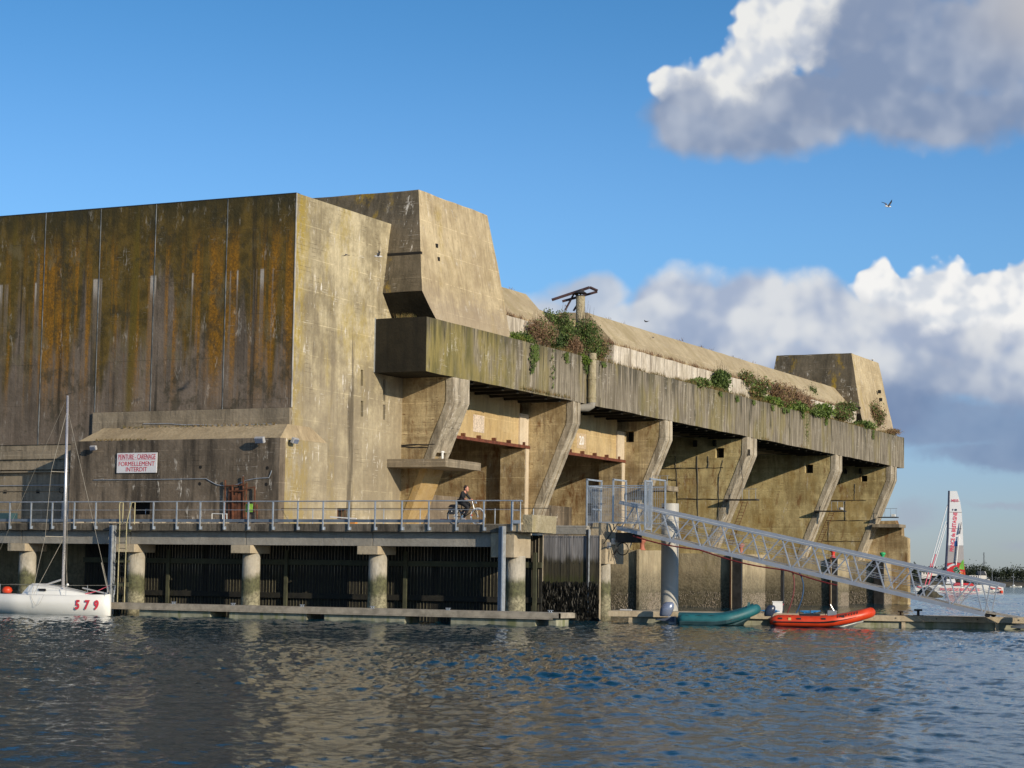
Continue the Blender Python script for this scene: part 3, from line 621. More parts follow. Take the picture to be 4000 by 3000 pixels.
# overhanging ledge
lg = rough(MB().box(-52.5, XO, 89.41, 180.1, 12.17, 14.92), .035, 1.0, 2).build('overhanging_ledge', C['ledge'], BK)
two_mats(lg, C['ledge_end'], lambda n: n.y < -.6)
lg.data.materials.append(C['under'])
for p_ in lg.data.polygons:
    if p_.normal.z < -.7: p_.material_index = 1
MB().box(XF-.0, XF+.05, 89.37, 89.43, 12.2, 14.95).build('ledge_strip', M['galv'], BK)
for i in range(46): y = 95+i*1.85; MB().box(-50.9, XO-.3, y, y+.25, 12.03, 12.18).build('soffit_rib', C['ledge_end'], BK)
# gun tower blocks on the ledge
def tower(zt, Xt, y0t, y1t, zm, Xm, y0m, y1m, zf, Xf, y0f, y1f, back, seed):
    mb = MB().loft([[(back, y0f, zf), (Xf, y0f, zf), (Xf, y1f, zf), (back, y1f, zf)],
                    [(back, y0m, zm), (Xm, y0m, zm), (Xm, y1m, zm), (back, y1m, zm)],
                    [(back+1.0, y0t, zt), (Xt, y0t, zt), (Xt, y1t, zt), (back+1.0, y1t, zt)]])
    o = rough(mb, .035, 1.1, seed).build('tower_block', C['tower'], BK)
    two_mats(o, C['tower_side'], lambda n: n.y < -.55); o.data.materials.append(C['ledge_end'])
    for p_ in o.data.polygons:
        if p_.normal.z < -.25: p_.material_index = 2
    return o
tower(21.75, -49.58, 91.22, 99.2, 16.33, -48.67, 90.15, 99.85, 14.9, -48.42, 91.35, 100.0, -57.5, 1)
tower(21.42, -49.55, 168.9, 177.4, 16.2, -48.6, 168.4, 178.2, 14.9, -48.4, 168.9, 178.4, -57.2, 4)
MB().box(-56, -49.0, 90.52, 90.66, 18.28, 18.42).build('tower_groove_shade', M['void'], BK)  # solid dark strip painted in for the shade of a groove
MB().box(-56, -48.6, 168.3, 168.45, 16.6, 16.75).build('tower_groove_shade', M['void'], BK)
for x, y in ((1705, 960), (1712, 1012)):
    q = onX(x, y, -49.12 if y < 1000 else -49.02); MB().box(q[0]-.12, q[0]+.05, q[1]-.1, q[1]+.1, q[2]-.1, q[2]+.1).build('vent_hole_shade', M['void'], BK)
for x, y in ((3435, 1530), (3440, 1561)):
    q = onX(x, y, -48.8); MB().box(q[0]-.1, q[0]+.12, q[1]-.12, q[1]+.12, q[2]-.14, q[2]+.14).build('vent_hole_shade', M['void'], BK)
# sloped roof edge behind the ledge
def slope(y0, y1, seed):
    rough(MB().prism([(-53, 14.5), (-49.35, 14.5), (-49.2, 16.55), (-51.0, 18.5), (-53, 18.6)], 'y', y0, y1), .02, 1.4, seed).build('sloped_roof_edge', C['roof'], BK)
slope(99.3, 107.2, 3); slope(116.2, 168.8, 6)
rough(MB().box(-53, -51.6, 107.2, 116.2, 14.5, 18.0), .05, 1, 3).build('roof_recess_wall', C['roof'], BK)
yy = 99.9
for i, (a, b_) in enumerate(((99.9, 109.0), (115.6, 134.5), (136.2, 147), (155.5, 168.3))):
    rough(MB().box(-49.6, -48.95, a, b_, 14.8, 16.36), .04, .7, i).build('whitewashed_parapet', C['band'], BK)
MB().box(-86, -52.9, 91.6, 177.9, 12.2, 18.3).build('roof_slab', C['under'], BK)
MB().box(-86.5, -86, 91, 178, -3, 18).build('rear_wall', C['under'], BK)
# fins and slanting buttresses
def slx(z): return XO-(10.93-z)*.415 if z < 10.93 else XO
BASEX = {}
WIN = {2: (2440, 1685, 2476, 1727), 3: (2795, 1750, 2828, 1788), 4: (3145, 1815, 3176, 1848), 5: (3363, 1858, 3388, 1881)}
for i, (y0, y1) in enumerate(FINS):
    mt = C['fin'] if i < 3 else C['finfar']; zb = 4.1 if i < 2 else 3.6; t = .40
    hs = [hy(*WIN[i], y0)] if i in WIN else []
    mb = MB()
    for a, b_, c, d in cells(-86, XO-t-.12, hs, 10.6, 12.2): mb.box(a, b_, y0, y1-.02, c, d)
    for h in hs: mb.box(h[0]-.01, h[1]+.01, y0+.75, y1-.03, h[2]-.01, h[3]+.01)
    mb.prism([(-86, zb), (slx(zb)-t, zb), (slx(10.6)-t, 10.6), (-86, 10.6)], 'y', y0, y1-.02)
    mb.prism([(XO-t-.121, 10.6), (slx(10.6)-t+.0, 10.6), (XO-t, 10.93), (XO-t, 12.2), (XO-t-.121, 12.2)], 'y', y0, y1-.02)
    mb.build('fin_wall', mt, BK)
    for h in hs: MB().box(h[0], h[1], y0+.70, y0+.75, h[2], h[3]).build('window_shade_black', M['void'], BK)
    if i == 0:
        rough(MB().prism([(slx(8.35)-t, 8.35), (slx(8.35), 8.35), (XO, 10.93), (XO, 12.16), (XO-t, 12.16), (XO-t, 10.93)], 'y', y0-.03, y1), .02, .5, i).build('buttress', C['brace'], BK)
        for a, b_ in ((y0-.03, y0+.35), (y1-.35, y1)):
            MB().prism([(slx(7.6)-t, 7.6), (slx(7.6), 7.6), (slx(8.35), 8.35), (slx(8.35)-t, 8.35)], 'y', a, b_).build('buttress_cheek', C['brace'], BK)
        rough(MB().prism([(slx(4.1)-t, 4.1), (slx(4.1), 4.1), (slx(7.6), 7.6), (slx(7.6)-t, 7.6)], 'y', y0-.03, y1), .015, .5, i).build('lower_buttress', C['brace_ochre'], BK)
        rough(MB().box(-50.94, -47.60, 90.95, 94.9, 7.50, 7.90), .02, .5, 3).build('buttress_platform', C['under'], BK)
    else:
        # the front of each buttress is three ribs, the middle one set back
        w = (y1-y0+.03)/3
        for k in range(3):
            dx = .07 if k == 1 else 0
            rough(MB().prism([(slx(zb)-t, zb), (slx(zb)-dx, zb), (XO-dx, 10.93), (XO-dx, 12.16), (XO-t, 12.16), (XO-t, 10.93)], 'y', y0-.03+k*w, y0-.03+(k+1)*w), .015, .6, i*3+k).build('buttress_rib', C['brace'], BK)
# lintels of the first two pens with their rails, jambs and plates
for i, (a, b_) in enumerate(((94.24, 107.46), (108.45, 121.95))):
    MB().box(-51.9, -50.94, a, b_-1.0, 9.63, 12.2).build('lintel', C['lintel'], BK)
    MB().box(-51.9, -50.82, b_-1.15, b_-.01, 9.63, 11.45).build('lintel_end_block', C['pale'], BK, bevel=.03)
    MB().box(-50.94, -50.72, a+.02, b_-.02, 9.45, 9.62).build('lintel_rail', M['rustred'], BK)
    for k in range(7):
        y = a+1.0+k*1.9
        if y < b_-.3: MB().box(-50.94, -50.70, y, y+.13, 9.62, 9.80).build('rail_bracket', M['rust'], BK)
    yj = b_-.47
    rough(MB().box(-52.4, -50.83, yj, b_-.01, 4.1, 9.45), .015, .8, i).build('door_jamb', C['fin'], BK)
    MB().box(-50.83, -50.78, yj+.02, b_-.01, 4.1, 9.45).build('jamb_edge', C['pale'], BK)
    MB().box(-58, -54.5, a, b_, 4.1, 6.6).build('low_wall', C['block'], BK)
q0 = onX(1849, 1618, -50.93); q1 = onX(1891, 1692, -50.93)
MB().box(-50.94, -50.925, q0[1], q1[1], q1[2], q0[2]).build('number_plate', plain('faded_whitewash', (.58, .48, .38), .9, var=.3, sc=9), BK)
q0 = onX(2254, 1690, -50.93); q1 = onX(2289, 1755, -50.93)
npl = MB().box(-50.94, -50.925, q0[1], q1[1], q1[2], q0[2]).build('number_plate', plain('tan_whitewash', (.52, .40, .26), .9, var=.2, sc=9), BK)
text_obj('20', .75, frame((-50.922, (q0[1]+q1[1])/2, (q0[2]+q1[2])/2), (0, 1, 0), (0, 0, 1)), M['white'], 'plate_number', BK, sx=1.0, bold=.015)
# interior of the open pens: dark rear gates
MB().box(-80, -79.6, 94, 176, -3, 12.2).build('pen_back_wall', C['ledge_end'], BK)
# rusty joints and stubs on the far fins
def joints(i, lines):
    y = FINS[i][0]-.012
    for (x0, y0), (x1, y1) in lines:
        p = onY(x0, y0, y); q = onY(x1, y1, y)
        pts = [p+(q-p)*t+np.array([random.uniform(-.025, .025), 0, random.uniform(-.025, .025)]) for t in np.linspace(0, 1, 9)]
        MB().path(pts, [random.uniform(.018, .045) for _ in pts], 5).build('rebar_groove', M['dark_steel'], BK)
c6 = lambda x, y: (2200+x/1.8433, 1700+y/1.8433)
joints(3, [(c6(710, 238), c6(1150, 235)), (c6(818, 458), c6(1230, 462)), (c6(965, 150), c6(968, 700)), (c6(815, 240), c6(822, 530)), (c6(1148, 180), c6(1120, 300)), (c6(1120, 300), c6(1118, 640)), (c6(1043, 150), c6(1043, 235)), (c6(735, 320), c6(815, 325)), (c6(806, 150), c6(808, 240)), (c6(1285, 130), c6(1290, 330))])
joints(5, [(c6(1930, 470), c6(2180, 470)), (c6(1900, 615), c6(2205, 615)), (c6(2030, 470), c6(2030, 615)), (c6(2098, 350), c6(2098, 468)), (c6(1910, 620), c6(1908, 760)), (c6(1860, 762), c6(2150, 765))])
joints(0, [((1570, 1738), (1700, 1736)), ((1568, 1745), (1690, 1748))])
for i, xs in ((3, ((2713, 2724), (2790, 2799))), (5, ((3302, 3309), (3360, 3366)))):
    for a, b_ in xs:
        p = onY(a, 1720+(0 if i == 3 else 105), FINS[i][0]); q = onY(b_, 1730, FINS[i][0])
        MB().box(p[0], q[0], FINS[i][0]-.3, FINS[i][0]+.01, 11.5, 11.95).build('corbel', C['ledge_end'], BK)
for i, (a, b_, c, d) in ((3, (2913, 1755, 2930, 1780)), (4, (3246, 1818, 3263, 1838))):
    for k in range(3):
        x = a+k*6
        p = onY(x, b_, FINS[i][0]); MB().box(p[0], p[0]+.07, FINS[i][0]-.006, FINS[i][0]+.1, p[2]-.45, p[2]).build('slot', M['void'], BK)
# quay foundations under the far fins, with tidal staining and oysters
BASE = []
for i, (pxc, pxe) in ((2, (2497, 2600)), (3, (2900, 2990)), (4, (3272, 3316)), (5, (3455, 3500))):
    yb = FINS[i][0]-.3; xc = float(onY(pxc, 2250, yb)[0]); ye = float(onX(pxe, 2250, xc)[1])
    ye = max(ye, FINS[i][1]+.4); BASE.append((xc, yb, ye))
    rough(MB().box(-86, xc, yb, ye, -3, 3.86), .04, 1.3, i).build('quay_foundation', C['quay'], BK)
def oysters(X0, X1, y, z1, n, facing='y'):
    vs = []; fs = []
    t = rng.random(n); z = WZ-.1+(z1-WZ+.1)*rng.random(n)**1.5
    for k in range(n):
        s_ = rng.uniform(.025, .075)*(1 if facing == 'y' else 1); u = X0+(X1-X0)*t[k]; a = rng.uniform(0, 6.28); pr = s_*rng.uniform(.5, 1.3); b_ = len(vs)
        for j in range(4):
            du = math.cos(a+j*1.57)*s_*rng.uniform(.6, 1.2); dz = math.sin(a+j*1.57)*s_*rng.uniform(.8, 1.6)
            vs.append((u+du, y, z[k]+dz) if facing == 'y' else (y, u+du, z[k]+dz))
        vs.append((u+rng.normal(0, .02), y-pr, z[k]+s_) if facing == 'y' else (y+pr, u, z[k]+s_))
        fs += [(b_, b_+1, b_+4), (b_+1, b_+2, b_+4), (b_+2, b_+3, b_+4), (b_+3, b_, b_+4)]
    mb = MB(); mb.v = vs; mb.f = fs; o = mb.build('oyster_crust', M['oyster'], BK, fix=False); o['kind'] = 'stuff'
M['oyster'] = plain('oyster_shells', (.26, .22, .17), .8, var=.7, sc=25)
for i, (xc, yb, ye) in enumerate(BASE):
    oysters(xc-16 if i < 3 else xc-9, xc, yb+.02, 1.15, 5200 if i < 3 else 2200); oysters(yb, ye, xc-.02, 1.1, 900, 'x')
# stepped end block beyond the last fin
pr = [(3395, 2035), (3511, 2035), (3520, 2057), (3536, 2062), (3538, 2094), (3560, 2103), (3561, 2400), (3395, 2400)]
poly = [(float(onY(x, y, 179.)[0]), float(onY(x, y, 179.)[2])) for x, y in pr]
rough(MB().prism(poly, 'y', 177.7, 178.6), .04, 1.0, 8).build('stepped_end_wall', C['fin'], BK)
MB().box(-49.6, -47.2, 175.4, 177.6, 6.78, 7.06).build('end_platform', C['under'], BK)
# ------------------------------------------------------------------ quay ground
mb = MB().box(-112, -38.6, 79.6, YW+.3, 3.85, 4.20); mb.box(-51.5, -46.0, YW+.3, 107.3, 3.85, 4.19); mb.box(-80, -51.6, 92.5, 121.9, 3.85, 4.18); mb.box(-46.0, -41.9, YW+.3, 90.5, 3.85, 4.19)
props(mb.build('quay_ground', C['deckc']), 'pale concrete quay surface at the foot of the bunker', kind='structure')
qf = MB().box(-112, -51.2, YW+.1, YW+.5, -3, 3.84)
props(qf.build('quay_foundation_wall', C['quay']), 'dark tidal foundation wall under the quay', 'wall')
# ------------------------------------------------------------------ pier in front
YP = 77.5
XE = float(onY(2038, 2060, YP)[0])
PR = thing('concrete_pier', (-50, 78.3, 0), 'long concrete pier on round piles running in front of the bunker', 'pier')
xs = [-74.0, -68.4] + [float(onY(x, 2300, 78.35)[0]) for x in (104, 529, 979, 1474, 2014)]
rough(MB().box(-80, XE, YP, 79.9, 3.92, 4.24), .018, .5, 4).build('deck_slab', C['slab'], PR)
MB().box(-80, XE-.02, YP+.08, 79.8, 4.245, 4.262).build('deck_surface', C['deckc'], PR)
for i in range(len(xs)-1): MB().box(xs[i]+.02, xs[i+1]-.02, YP+.35, YP+.75, 3.30, 3.915).build('girder', C['pier'], PR, bevel=.015)
for i, x in enumerate(xs):
    last = i == len(xs)-1
    w = .52 if not last else .72
    MB().box(x-w-.12, x+w-.12 if not last else x+.26, YP+.12, YP+1.75, 2.93 if not last else 2.86, 3.295 if not last else 3.915).build('pile_cap', C['cap_c'], PR, bevel=.02)
    MB().lathe((x, 78.35, 0), [(.40, -3), (.42, .1), (.43, .6), (.41, 1.4), (.40, 2.93)], 28).build('pile', C['pile'], PR, smooth=True)
eb = rough(MB().box(XE-.42, XE-.02, YP-.02, YP+.5, 3.95, 4.32), .01, .4).build('end_kerb', C['cap_c'], PR)
blk = rough(MB().box(XE-.02, XE+.40, YP+.15, YP+2.6, 3.93, 4.66), .02, .3, 5).build('concrete_bollard_block', C['post'], None)
props(blk, 'rough yellow-stained concrete block at the end of the pier railing', 'block')
# pier railing
RL = thing('pier_railing', (-50, YP, 4.2), 'grey steel railing with two rails and kick rail along the front pier edge', 'railing')
px_posts = [38, 121, 204, 290, 374]+[508, 599, 690, 782, 875, 970, 1066, 1163]+[1262, 1363, 1465, 1570, 1675, 1782, 1890, 1999]
X_P = [float(onY(x, 2030, YP-.04)[0]) for x in px_posts]; X_P = [X_P[0]-1.18*k for k in (6, 5, 4, 3, 2, 1)]+X_P
for x in X_P:
    MB().box(x-.028, x+.028, YP-.075, YP-.02, 3.98, 5.22).box(x-.03, x+.10, YP-.02, YP, 3.98, 4.12).build('post', M['galv'], RL)
MB().tube((-80, YP-.05, 5.24), (XE+.0, YP-.05, 5.24), .027, n=8).build('top_rail', M['galv'], RL)
MB().tube((-80, YP-.05, 4.86), (XE-.1, YP-.05, 4.86), .013, n=6).build('middle_rail', M['galv'], RL)
XK = float(onY(1885, 2040, YP)[0])
MB().box(-80, XK, YP+.02, YP+.09, 4.32, 4.45).build('kick_rail', M['kerb'], RL)
RG = thing('pier_end_rail', (XE-.2, YP, 4.2), 'short ladder-like end frame closing the pier railing beside the stained block', 'railing')
for dx in (-.36, 0.0): MB().tube((XE-.02+dx, YP-.1, 4.0), (XE-.02+dx, YP-.1, 5.2), .022, n=6).build('post', M['galv'], RG)
MB().tube((XE-.45, YP-.1, 5.22), (XE+.08, YP-.1, 5.22), .026, n=6).build('top_rail', M['galv'], RG)
MB().tube((XE-.38, YP-.1, 4.82), (XE, YP-.1, 4.82), .015, n=6).build('middle_rail', M['galv'], RG)
MB().box(XE-.37, XE-.02, YP-.12, YP-.09, 4.28, 4.42).build('kick_plate', M['galv'], RG)
# inner rail along the back of the quay
R2 = thing('quay_back_rail', (-45, 80.2, 4.2), 'thin dark handrail on the quay behind the front railing', 'railing')
xb = np.arange(-58, -36, 1.85)
for x in xb: MB().tube((x, 80.2, 4.2), (x, 80.2, 5.0), .02, n=6).build('post', M['galv'], R2)
MB().tube((-58, 80.2, 5.02), (-36.9, 80.2, 5.02), .016, n=6).build('top_rail', M['dark_steel'], R2)
# fender wall to the right of the pier with curb
YFW = 87.6
FX0 = float(onY(2120, 2250, YFW)[0]); FX1 = float(onY(2341, 2250, YFW)[0])
FWL = thing('timber_fender_wall', ((FX0+FX1)/2, YFW, 0), 'tall grey plank fender wall with green algae and black weed between pier and gangway', 'fender wall')
n = 19; dx = (FX1-FX0)/n
for k in range(n):
    x = FX0+k*dx; yo = random.uniform(-.012, .012)
    MB().box(x+.006, x+dx-.006, YFW+yo, YFW+.1+yo, -3, 4.02+random.uniform(-.01, .01)).build('plank', M['plank'], FWL)
    for z in (3.94, 2.72):
        if k % 2 == 0 or z > 3: MB().tube((x+dx/2, YFW+yo-.02, z), (x+dx/2, YFW+yo+.01, z), .018, n=6).build('bolt', M['black'], FWL)
gp = float(onY(2300, 2250, YFW)[0])
MB().box(gp-.10, gp+.0, YFW-.08, YFW+.1, -3, 4.3).build('guide_post', M['dark_steel'], FWL)
MB().box(gp+.0, gp+.03, YFW-.1, YFW+.1, -3, 4.3).build('guide_post', M['galv'], FWL)
for xx in (FX0-.02, FX1): MB().box(xx, xx+.035, YFW-.03, YFW+.1, -3, 4.05).build('edge_strip', C['cap_c'], FWL)
MB().box(FX0, gp-.12, YFW-.06, YFW+.5, 4.06, 4.36).build('curb_beam', C['pier'], FWL, bevel=.03)
MB().box(FX0, gp-.12, YFW+.02, YFW+.5, 4.36, 4.48).build('curb_top', C['pier'], FWL, bevel=.03)
# weed hanging on the fender wall
def weed(name, x0, x1, y, z0, z1, n, parent, mat, l=(.2, .5)):
    mb = MB()
    for k in range(n):
        x = random.uniform(x0, x1); z = random.uniform(z0, z1); w = random.uniform(.015, .04); h_ = random.uniform(*l); yy = y-random.uniform(.0, .06)
        mb.add([(x-w, yy, z), (x+w, yy, z), (x+w*.5+random.uniform(-.03, .03), yy-.05, z-h_*.6), (x+random.uniform(-.04, .04), yy-.02, z-h_)], [(0, 1, 2, 3)])
    o = mb.build(name, mat, parent, fix=False); o['kind'] = 'stuff'; return o
M['weed'] = plain('black_seaweed', (.018, .016, .010), .6, var=.5, sc=12)
weed('seaweed', FX0, FX1, YFW-.03, .1, 1.9, 1500, FWL, M['weed'])
weed('seaweed', FX0, FX1, YFW-.03, .1, 1.3, 1200, FWL, M['weed'])
# gangway abutment: cap blocks and pile
YA = 88.0
AX0 = float(onY(2303, 2060, YA)[0]); AX1 = float(onY(2346, 2060, YA)[0]); AY1 = float(onX(2412, 2060, AX1)[1])
AB = thing('gangway_abutment', (AX1-.4, YA+.8, 0), 'stacked pale concrete blocks on a round pile at the top of the gangway', 'abutment')
rough(MB().prism([(AX0, 3.86), (AX1, 3.86), (AX1, 4.60), (AX1-.12, 4.64), (AX0+.22, 4.64), (AX0+.12, 4.4)], 'y', YA, AY1), .015, .4, 2).build('top_block', C['cap_c'], AB)
rough(MB().box(AX1-.42, AX1+.22, YA+.1, AY1+.25, 2.72, 3.85), .015, .4, 3).build('pile_cap', C['cap_c'], AB)
MB().lathe((AX1-.06, YA+.62, 0), [(.31, -3), (.33, .1), (.33, .7), (.31, 1.4), (.30, 2.72)], 26).build('pile', C['pile'], AB, smooth=True)
MB().tube((AX1-.02, YA-.02, 3.9), (AX1-.02, YA-.02, 2.9), .02, n=6).build('conduit', M['grey'], AB)
for k, (x, y) in enumerate(((2374, 2130), (2392, 2115))):
    q = onX(x, y, AX1+.24); props(MB().box(AX1+.22, AX1+.36, q[1]-.09, q[1]+.12, q[2]-.14, q[2]+.14).build('junction_box', M['white' if k else 'grey'], None, bevel=.01),
          ['small grey junction box low on the gangway abutment', 'small white junction box beside the hanging cables on the abutment'][k], 'junction box')
# dark timber screen under the pier: every slat a piece, gap light as pale strips
YS = 79.75
SC = thing('timber_screen', (-50, YS, 0), 'dark slatted timber screen behind the piles under the pier', 'screen')
sx0 = float(onY(330, 2250, YS)[0]); sx1 = float(onY(2120, 2250, YS)[0]); sp = .163; nS = int((sx1-sx0)/sp)
sl0 = MB().box(-50, -50+sp*.86, YS, YS+.05, -2.5, 3.84).build('slat', M['plankdark'], SC)
bt = MB().box(-50+sp*.90, -50+sp*.99, YS-.03, YS+.02, -2.5, 3.84).build('gap_light_strip', concrete('pale_gap_light', (.34, .29, .21), (.46, .40, .30), boards=0, tide=[(1.9, 2.5, (.05, .05, .03), .85)]), SC)  # pale strip painted in for light showing through the slat gaps
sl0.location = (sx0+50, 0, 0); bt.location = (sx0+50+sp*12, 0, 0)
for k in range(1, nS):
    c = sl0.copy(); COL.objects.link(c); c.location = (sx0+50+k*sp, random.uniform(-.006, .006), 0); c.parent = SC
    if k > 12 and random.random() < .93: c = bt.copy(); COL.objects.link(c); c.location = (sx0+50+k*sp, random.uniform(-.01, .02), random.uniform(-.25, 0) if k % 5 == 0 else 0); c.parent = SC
for z, mt in ((2.45, 'planklight'), (.95, 'plankdark')):
    MB().box(sx0, sx1, YS-.14, YS-.02, z, z+.24).build('waling', M[mt], SC)
for k, px in enumerate((660, 1120, 1585, 2090)):
    x = float(onY(px, 2250, YS)[0]); MB().box(x, x+.16, YS-.24, YS-.14, -2.5, 3.1).build('screen_post', M['planklight'], SC)
for k in range(16):
    px = 290+k*14+random.uniform(-3, 3); q = onY(px, 2330, YS-.4)
    st = MB().box(q[0]-.035, q[0]+.035, YS-.45, YS-.38, -2.5, float(q[2])+random.uniform(-.1, .45)).build('timber_stake', M['planklight'])
    props(st, 'weathered timber stub standing in the dark water under the pier', 'stake', 'timber stubs under the left end of the pier')
# steel guide posts of the pontoon
for k, (x, yt, lab) in enumerate(((1960, 2055, 'tall steel guide post rising beside the last pile of the pier'), (438, 2052, 'steel guide post beside the ladder and the moored yacht'))):
    q = onY(x, yt, 77.32); gpost = thing('steel_guide_post', (q[0], 77.32, 0), lab, 'post', 'steel guide posts of the pontoon')
    MB().box(q[0]-.13, q[0]+.07, 77.29, 77.42, -3, float(q[2])).build('post_web', M['kerb'], gpost)
    MB().box(q[0]+.07, q[0]+.12, 77.2, 77.5, -3, float(q[2])).build('post_flange', M['galv'], gpost)
# left ladder
q = onY(485, 2000, 77.2)
LD = thing('pier_ladder', (q[0], 77.2, 0), 'yellow-grey steel ladder with splayed grab rails hung on the left pier', 'ladder')
lx0 = float(onY(463, 2200, 77.2)[0]); lx1 = float(onY(490, 2200, 77.2)[0])
for x, dx in ((lx0, -.06), (lx1, .22)):
    MB().path([(x, 77.2, .6), (x, 77.2, 4.25), (x+dx*.9, 77.2, 5.05), (x+dx*1.0+.03, 77.2, 5.2), (x+dx+.10, 77.35, 5.2), (x+dx+.1, 77.35, 4.2)], .026, 6).build('stile', plain('yellowed_steel', (.42, .38, .22), .6, .2, var=.2), LD)
for k in range(15): MB().tube((lx0, 77.2, .75+k*.26), (lx1, 77.2, .75+k*.26), .014, n=6).build('rung', M['dark_steel'], LD)
for z in (1.35, 2.45, 3.85): MB().box(lx0-.22, lx1+.16, 77.22, 77.32, z, z+.10 if z > 2 else z+.2).build('bracket', M['planklight'], LD)
# ------------------------------------------------------------------ pontoons
PT = thing('long_pontoon', (-48, 76.4, 0), 'long low wooden-edged pontoon floating in front of the pier', 'pontoon')
pa = onZ(434, 2399, WZ); PX0 = -60.5; PX1 = float(onY(2188, 2400, 75.6)[0])
MB().box(PX0, PX1-.5, 75.62, 77.1, .42, .47).build('deck_core', M['wood'], PT)
nb = int((PX1-PX0)/.14)
for z0, z1, yo, mt in ((.42, .62, 0, 'wood'), (.36, .415, -.03, 'wood')): MB().box(PX0, PX1-(.0 if z0 > .4 else .35), 75.60+yo, 75.66+yo, z0, z1).build('fascia_board', M[mt], PT)
MB().box(PX0, PX1, 77.06, 77.12, .42, .62).build('fascia_board', M['wood'], PT)
MB().box(PX1-.06, PX1, 75.6, 77.1, .42, .62).build('fascia_board', M['wood'], PT)
for k in range(4): MB().box(PX0, PX1-.06, 75.67+k*.35, 75.67+k*.35+.33, .60, .635+random.uniform(0, .004)).build('deck_board', M['wood'], PT)
seg = [(545, 822), (896, 1198), (1268, 1582), (1762, 2092)]
for a, b_ in seg: 
    xa = float(onY(a, 2420, 75.75)[0]); xb_ = float(onY(b_, 2420, 75.75)[0]); rough(MB().box(xa, xb_, 75.72, 76.95, -.25, .40), .01, .6).build('float', M['pontoon'], PT)
xa = float(onY(2145, 2420, 75.75)[0]); MB().box(xa, xa+.32, 75.72, 76.95, -.25, .40).build('float', M['pontoon'], PT)
for px in (678, 910, 1180, 1455, 1750, 2150):
    x = float(onY(px, 2390, 75.9)[0]); cl = thing('mooring_cleat', (x, 75.9, .64), {678: 'small cleat on the long pontoon nearest the moored yacht', 910: 'small cleat on the long pontoon just left of the pile below the green notice', 1180: 'small cleat on the long pontoon midway between second and third full piles', 1455: 'small cleat on the long pontoon in front of the pile left of the cyclist', 1750: 'small cleat on the long pontoon below the cyclist', 2150: 'small cleat on the free end of the long pontoon'}[px], 'cleat', 'cleats along the long pontoon')
    MB().box(x-.09, x+.09, 75.86, 75.94, .64, .66).build('cleat_base', M['galv'], cl); MB().tube((x-.12, 75.9, .72), (x+.12, 75.9, .72), .018, n=6).tube((x-.05, 75.9, .65), (x-.05, 75.9, .72), .016, n=6).tube((x+.05, 75.9, .65), (x+.05, 75.9, .72), .016, n=6).build('cleat_horn', M['galv'], cl)
# right pontoon, aligned with its own direction
A0 = onZ(2455, 2433, WZ); A1 = onZ(3904, 2459, WZ); A0[2] = A1[2] = 0
dP = (A1-A0)/np.linalg.norm(A1-A0); nP = np.array([-dP[1], dP[0], 0])
if nP[1] < 0: nP = -nP
def LP(u, v, z): return A0+dP*u+nP*v+np.array([0, 0, z])
LEN = np.linalg.norm(A1-A0)
def lbox(mb, u0, u1, v0, v1, z0, z1):
    return mb.add([LP(u0, v0, z0), LP(u1, v0, z0), LP(u1, v1, z0), LP(u0, v1, z0), LP(u0, v0, z1), LP(u1, v0, z1), LP(u1, v1, z1), LP(u0, v1, z1)],
                  [(0, 3, 2, 1), (4, 5, 6, 7), (0, 1, 5, 4), (1, 2, 6, 5), (2, 3, 7, 6), (3, 0, 4, 7)])
RP = thing('mooring_pontoon', LP(9, 1, 0), 'pontoon under the foot of the gangway with two inflatable boats alongside', 'pontoon')
UE = LEN+1.6
for k in range(5): lbox(MB(), -.9, UE, .02+k*.40, .40+k*.40, .56, .60+.003*(k % 2)).build('deck_board', M['wood'], RP)
lbox(MB(), -.9, UE, -.06, 0.0, .36, .61).build('fascia_board', C['cap_c'], RP)
lbox(MB(), -.9, UE, 1.99, 2.05, .36, .61).build('fascia_board', M['wood'], RP)
lbox(MB(), 0, UE, .12, 1.9, -.35, .36).build('float', M['pontoon'], RP)
for u in (0, 4.2, 8.4, 12.0, 16): lbox(MB(), u, u+.16, .02, .12, -.3, .36).build('float_strap', C['cap_c'], RP)
for k in range(9): p = LP(3+k*1.75, -.065, .5); MB().tube(p, p-nP*.02, .03, n=8).build('bolt', M['dark_steel'], RP)
# ------------------------------------------------------------------ white guide pile
q = onY(2618, 1967, 90.3)
WP = thing('white_guide_pile', (q[0], 90.3, 0), 'thick white steel guide pile standing behind the gangway', 'pile')
MB().lathe((q[0], 90.3, 0), [(.41, -3), (.41, float(q[2]))], 32).build('pile_shaft', MW, WP, smooth=False)
for x, z in ((.28, .12), (.35, .1)): MB().tube((q[0]-.2, 89.93, q[2]-.2), (q[0]-.2, 89.88, q[2]-.2), .04, n=8).build('rust_spot', M['rust'], WP)
# ------------------------------------------------------------------ gangway: two trusses parallel to the quay
YG = 88.15; GW = 1.35
GL = onY(2409, 2062, YG); GR = onY(3846, 2399, YG); TL = onY(2420, 1962, YG); TR = onY(3900, 2288, YG)
GW_ = thing('gangway', ((GL+GR)/2), 'long sloping aluminium truss gangway down to the right pontoon', 'gangway')
def gx(x, yy): # on the chord lines at world X
    b_ = GL+(GR-GL)*((x-GL[0])/(GR[0]-GL[0])); t = TL+(TR-TL)*((x-TL[0])/(TR[0]-TL[0]))
    return np.array([b_[0], yy, b_[2]]), np.array([t[0], yy, t[2]])
bots = [(2504, 0), (2620, 0), (2737, 0), (2853, 0), (2970, 0), (3089, 0), (3209, 0), (3331, 0), (3457, 0), (3583, 0), (3713, 0), (3838, 0)]
tops = [2485, 2588, 2702, 2818, 2935, 3054, 3172, 3296, 3420, 3550, 3676, 3805]
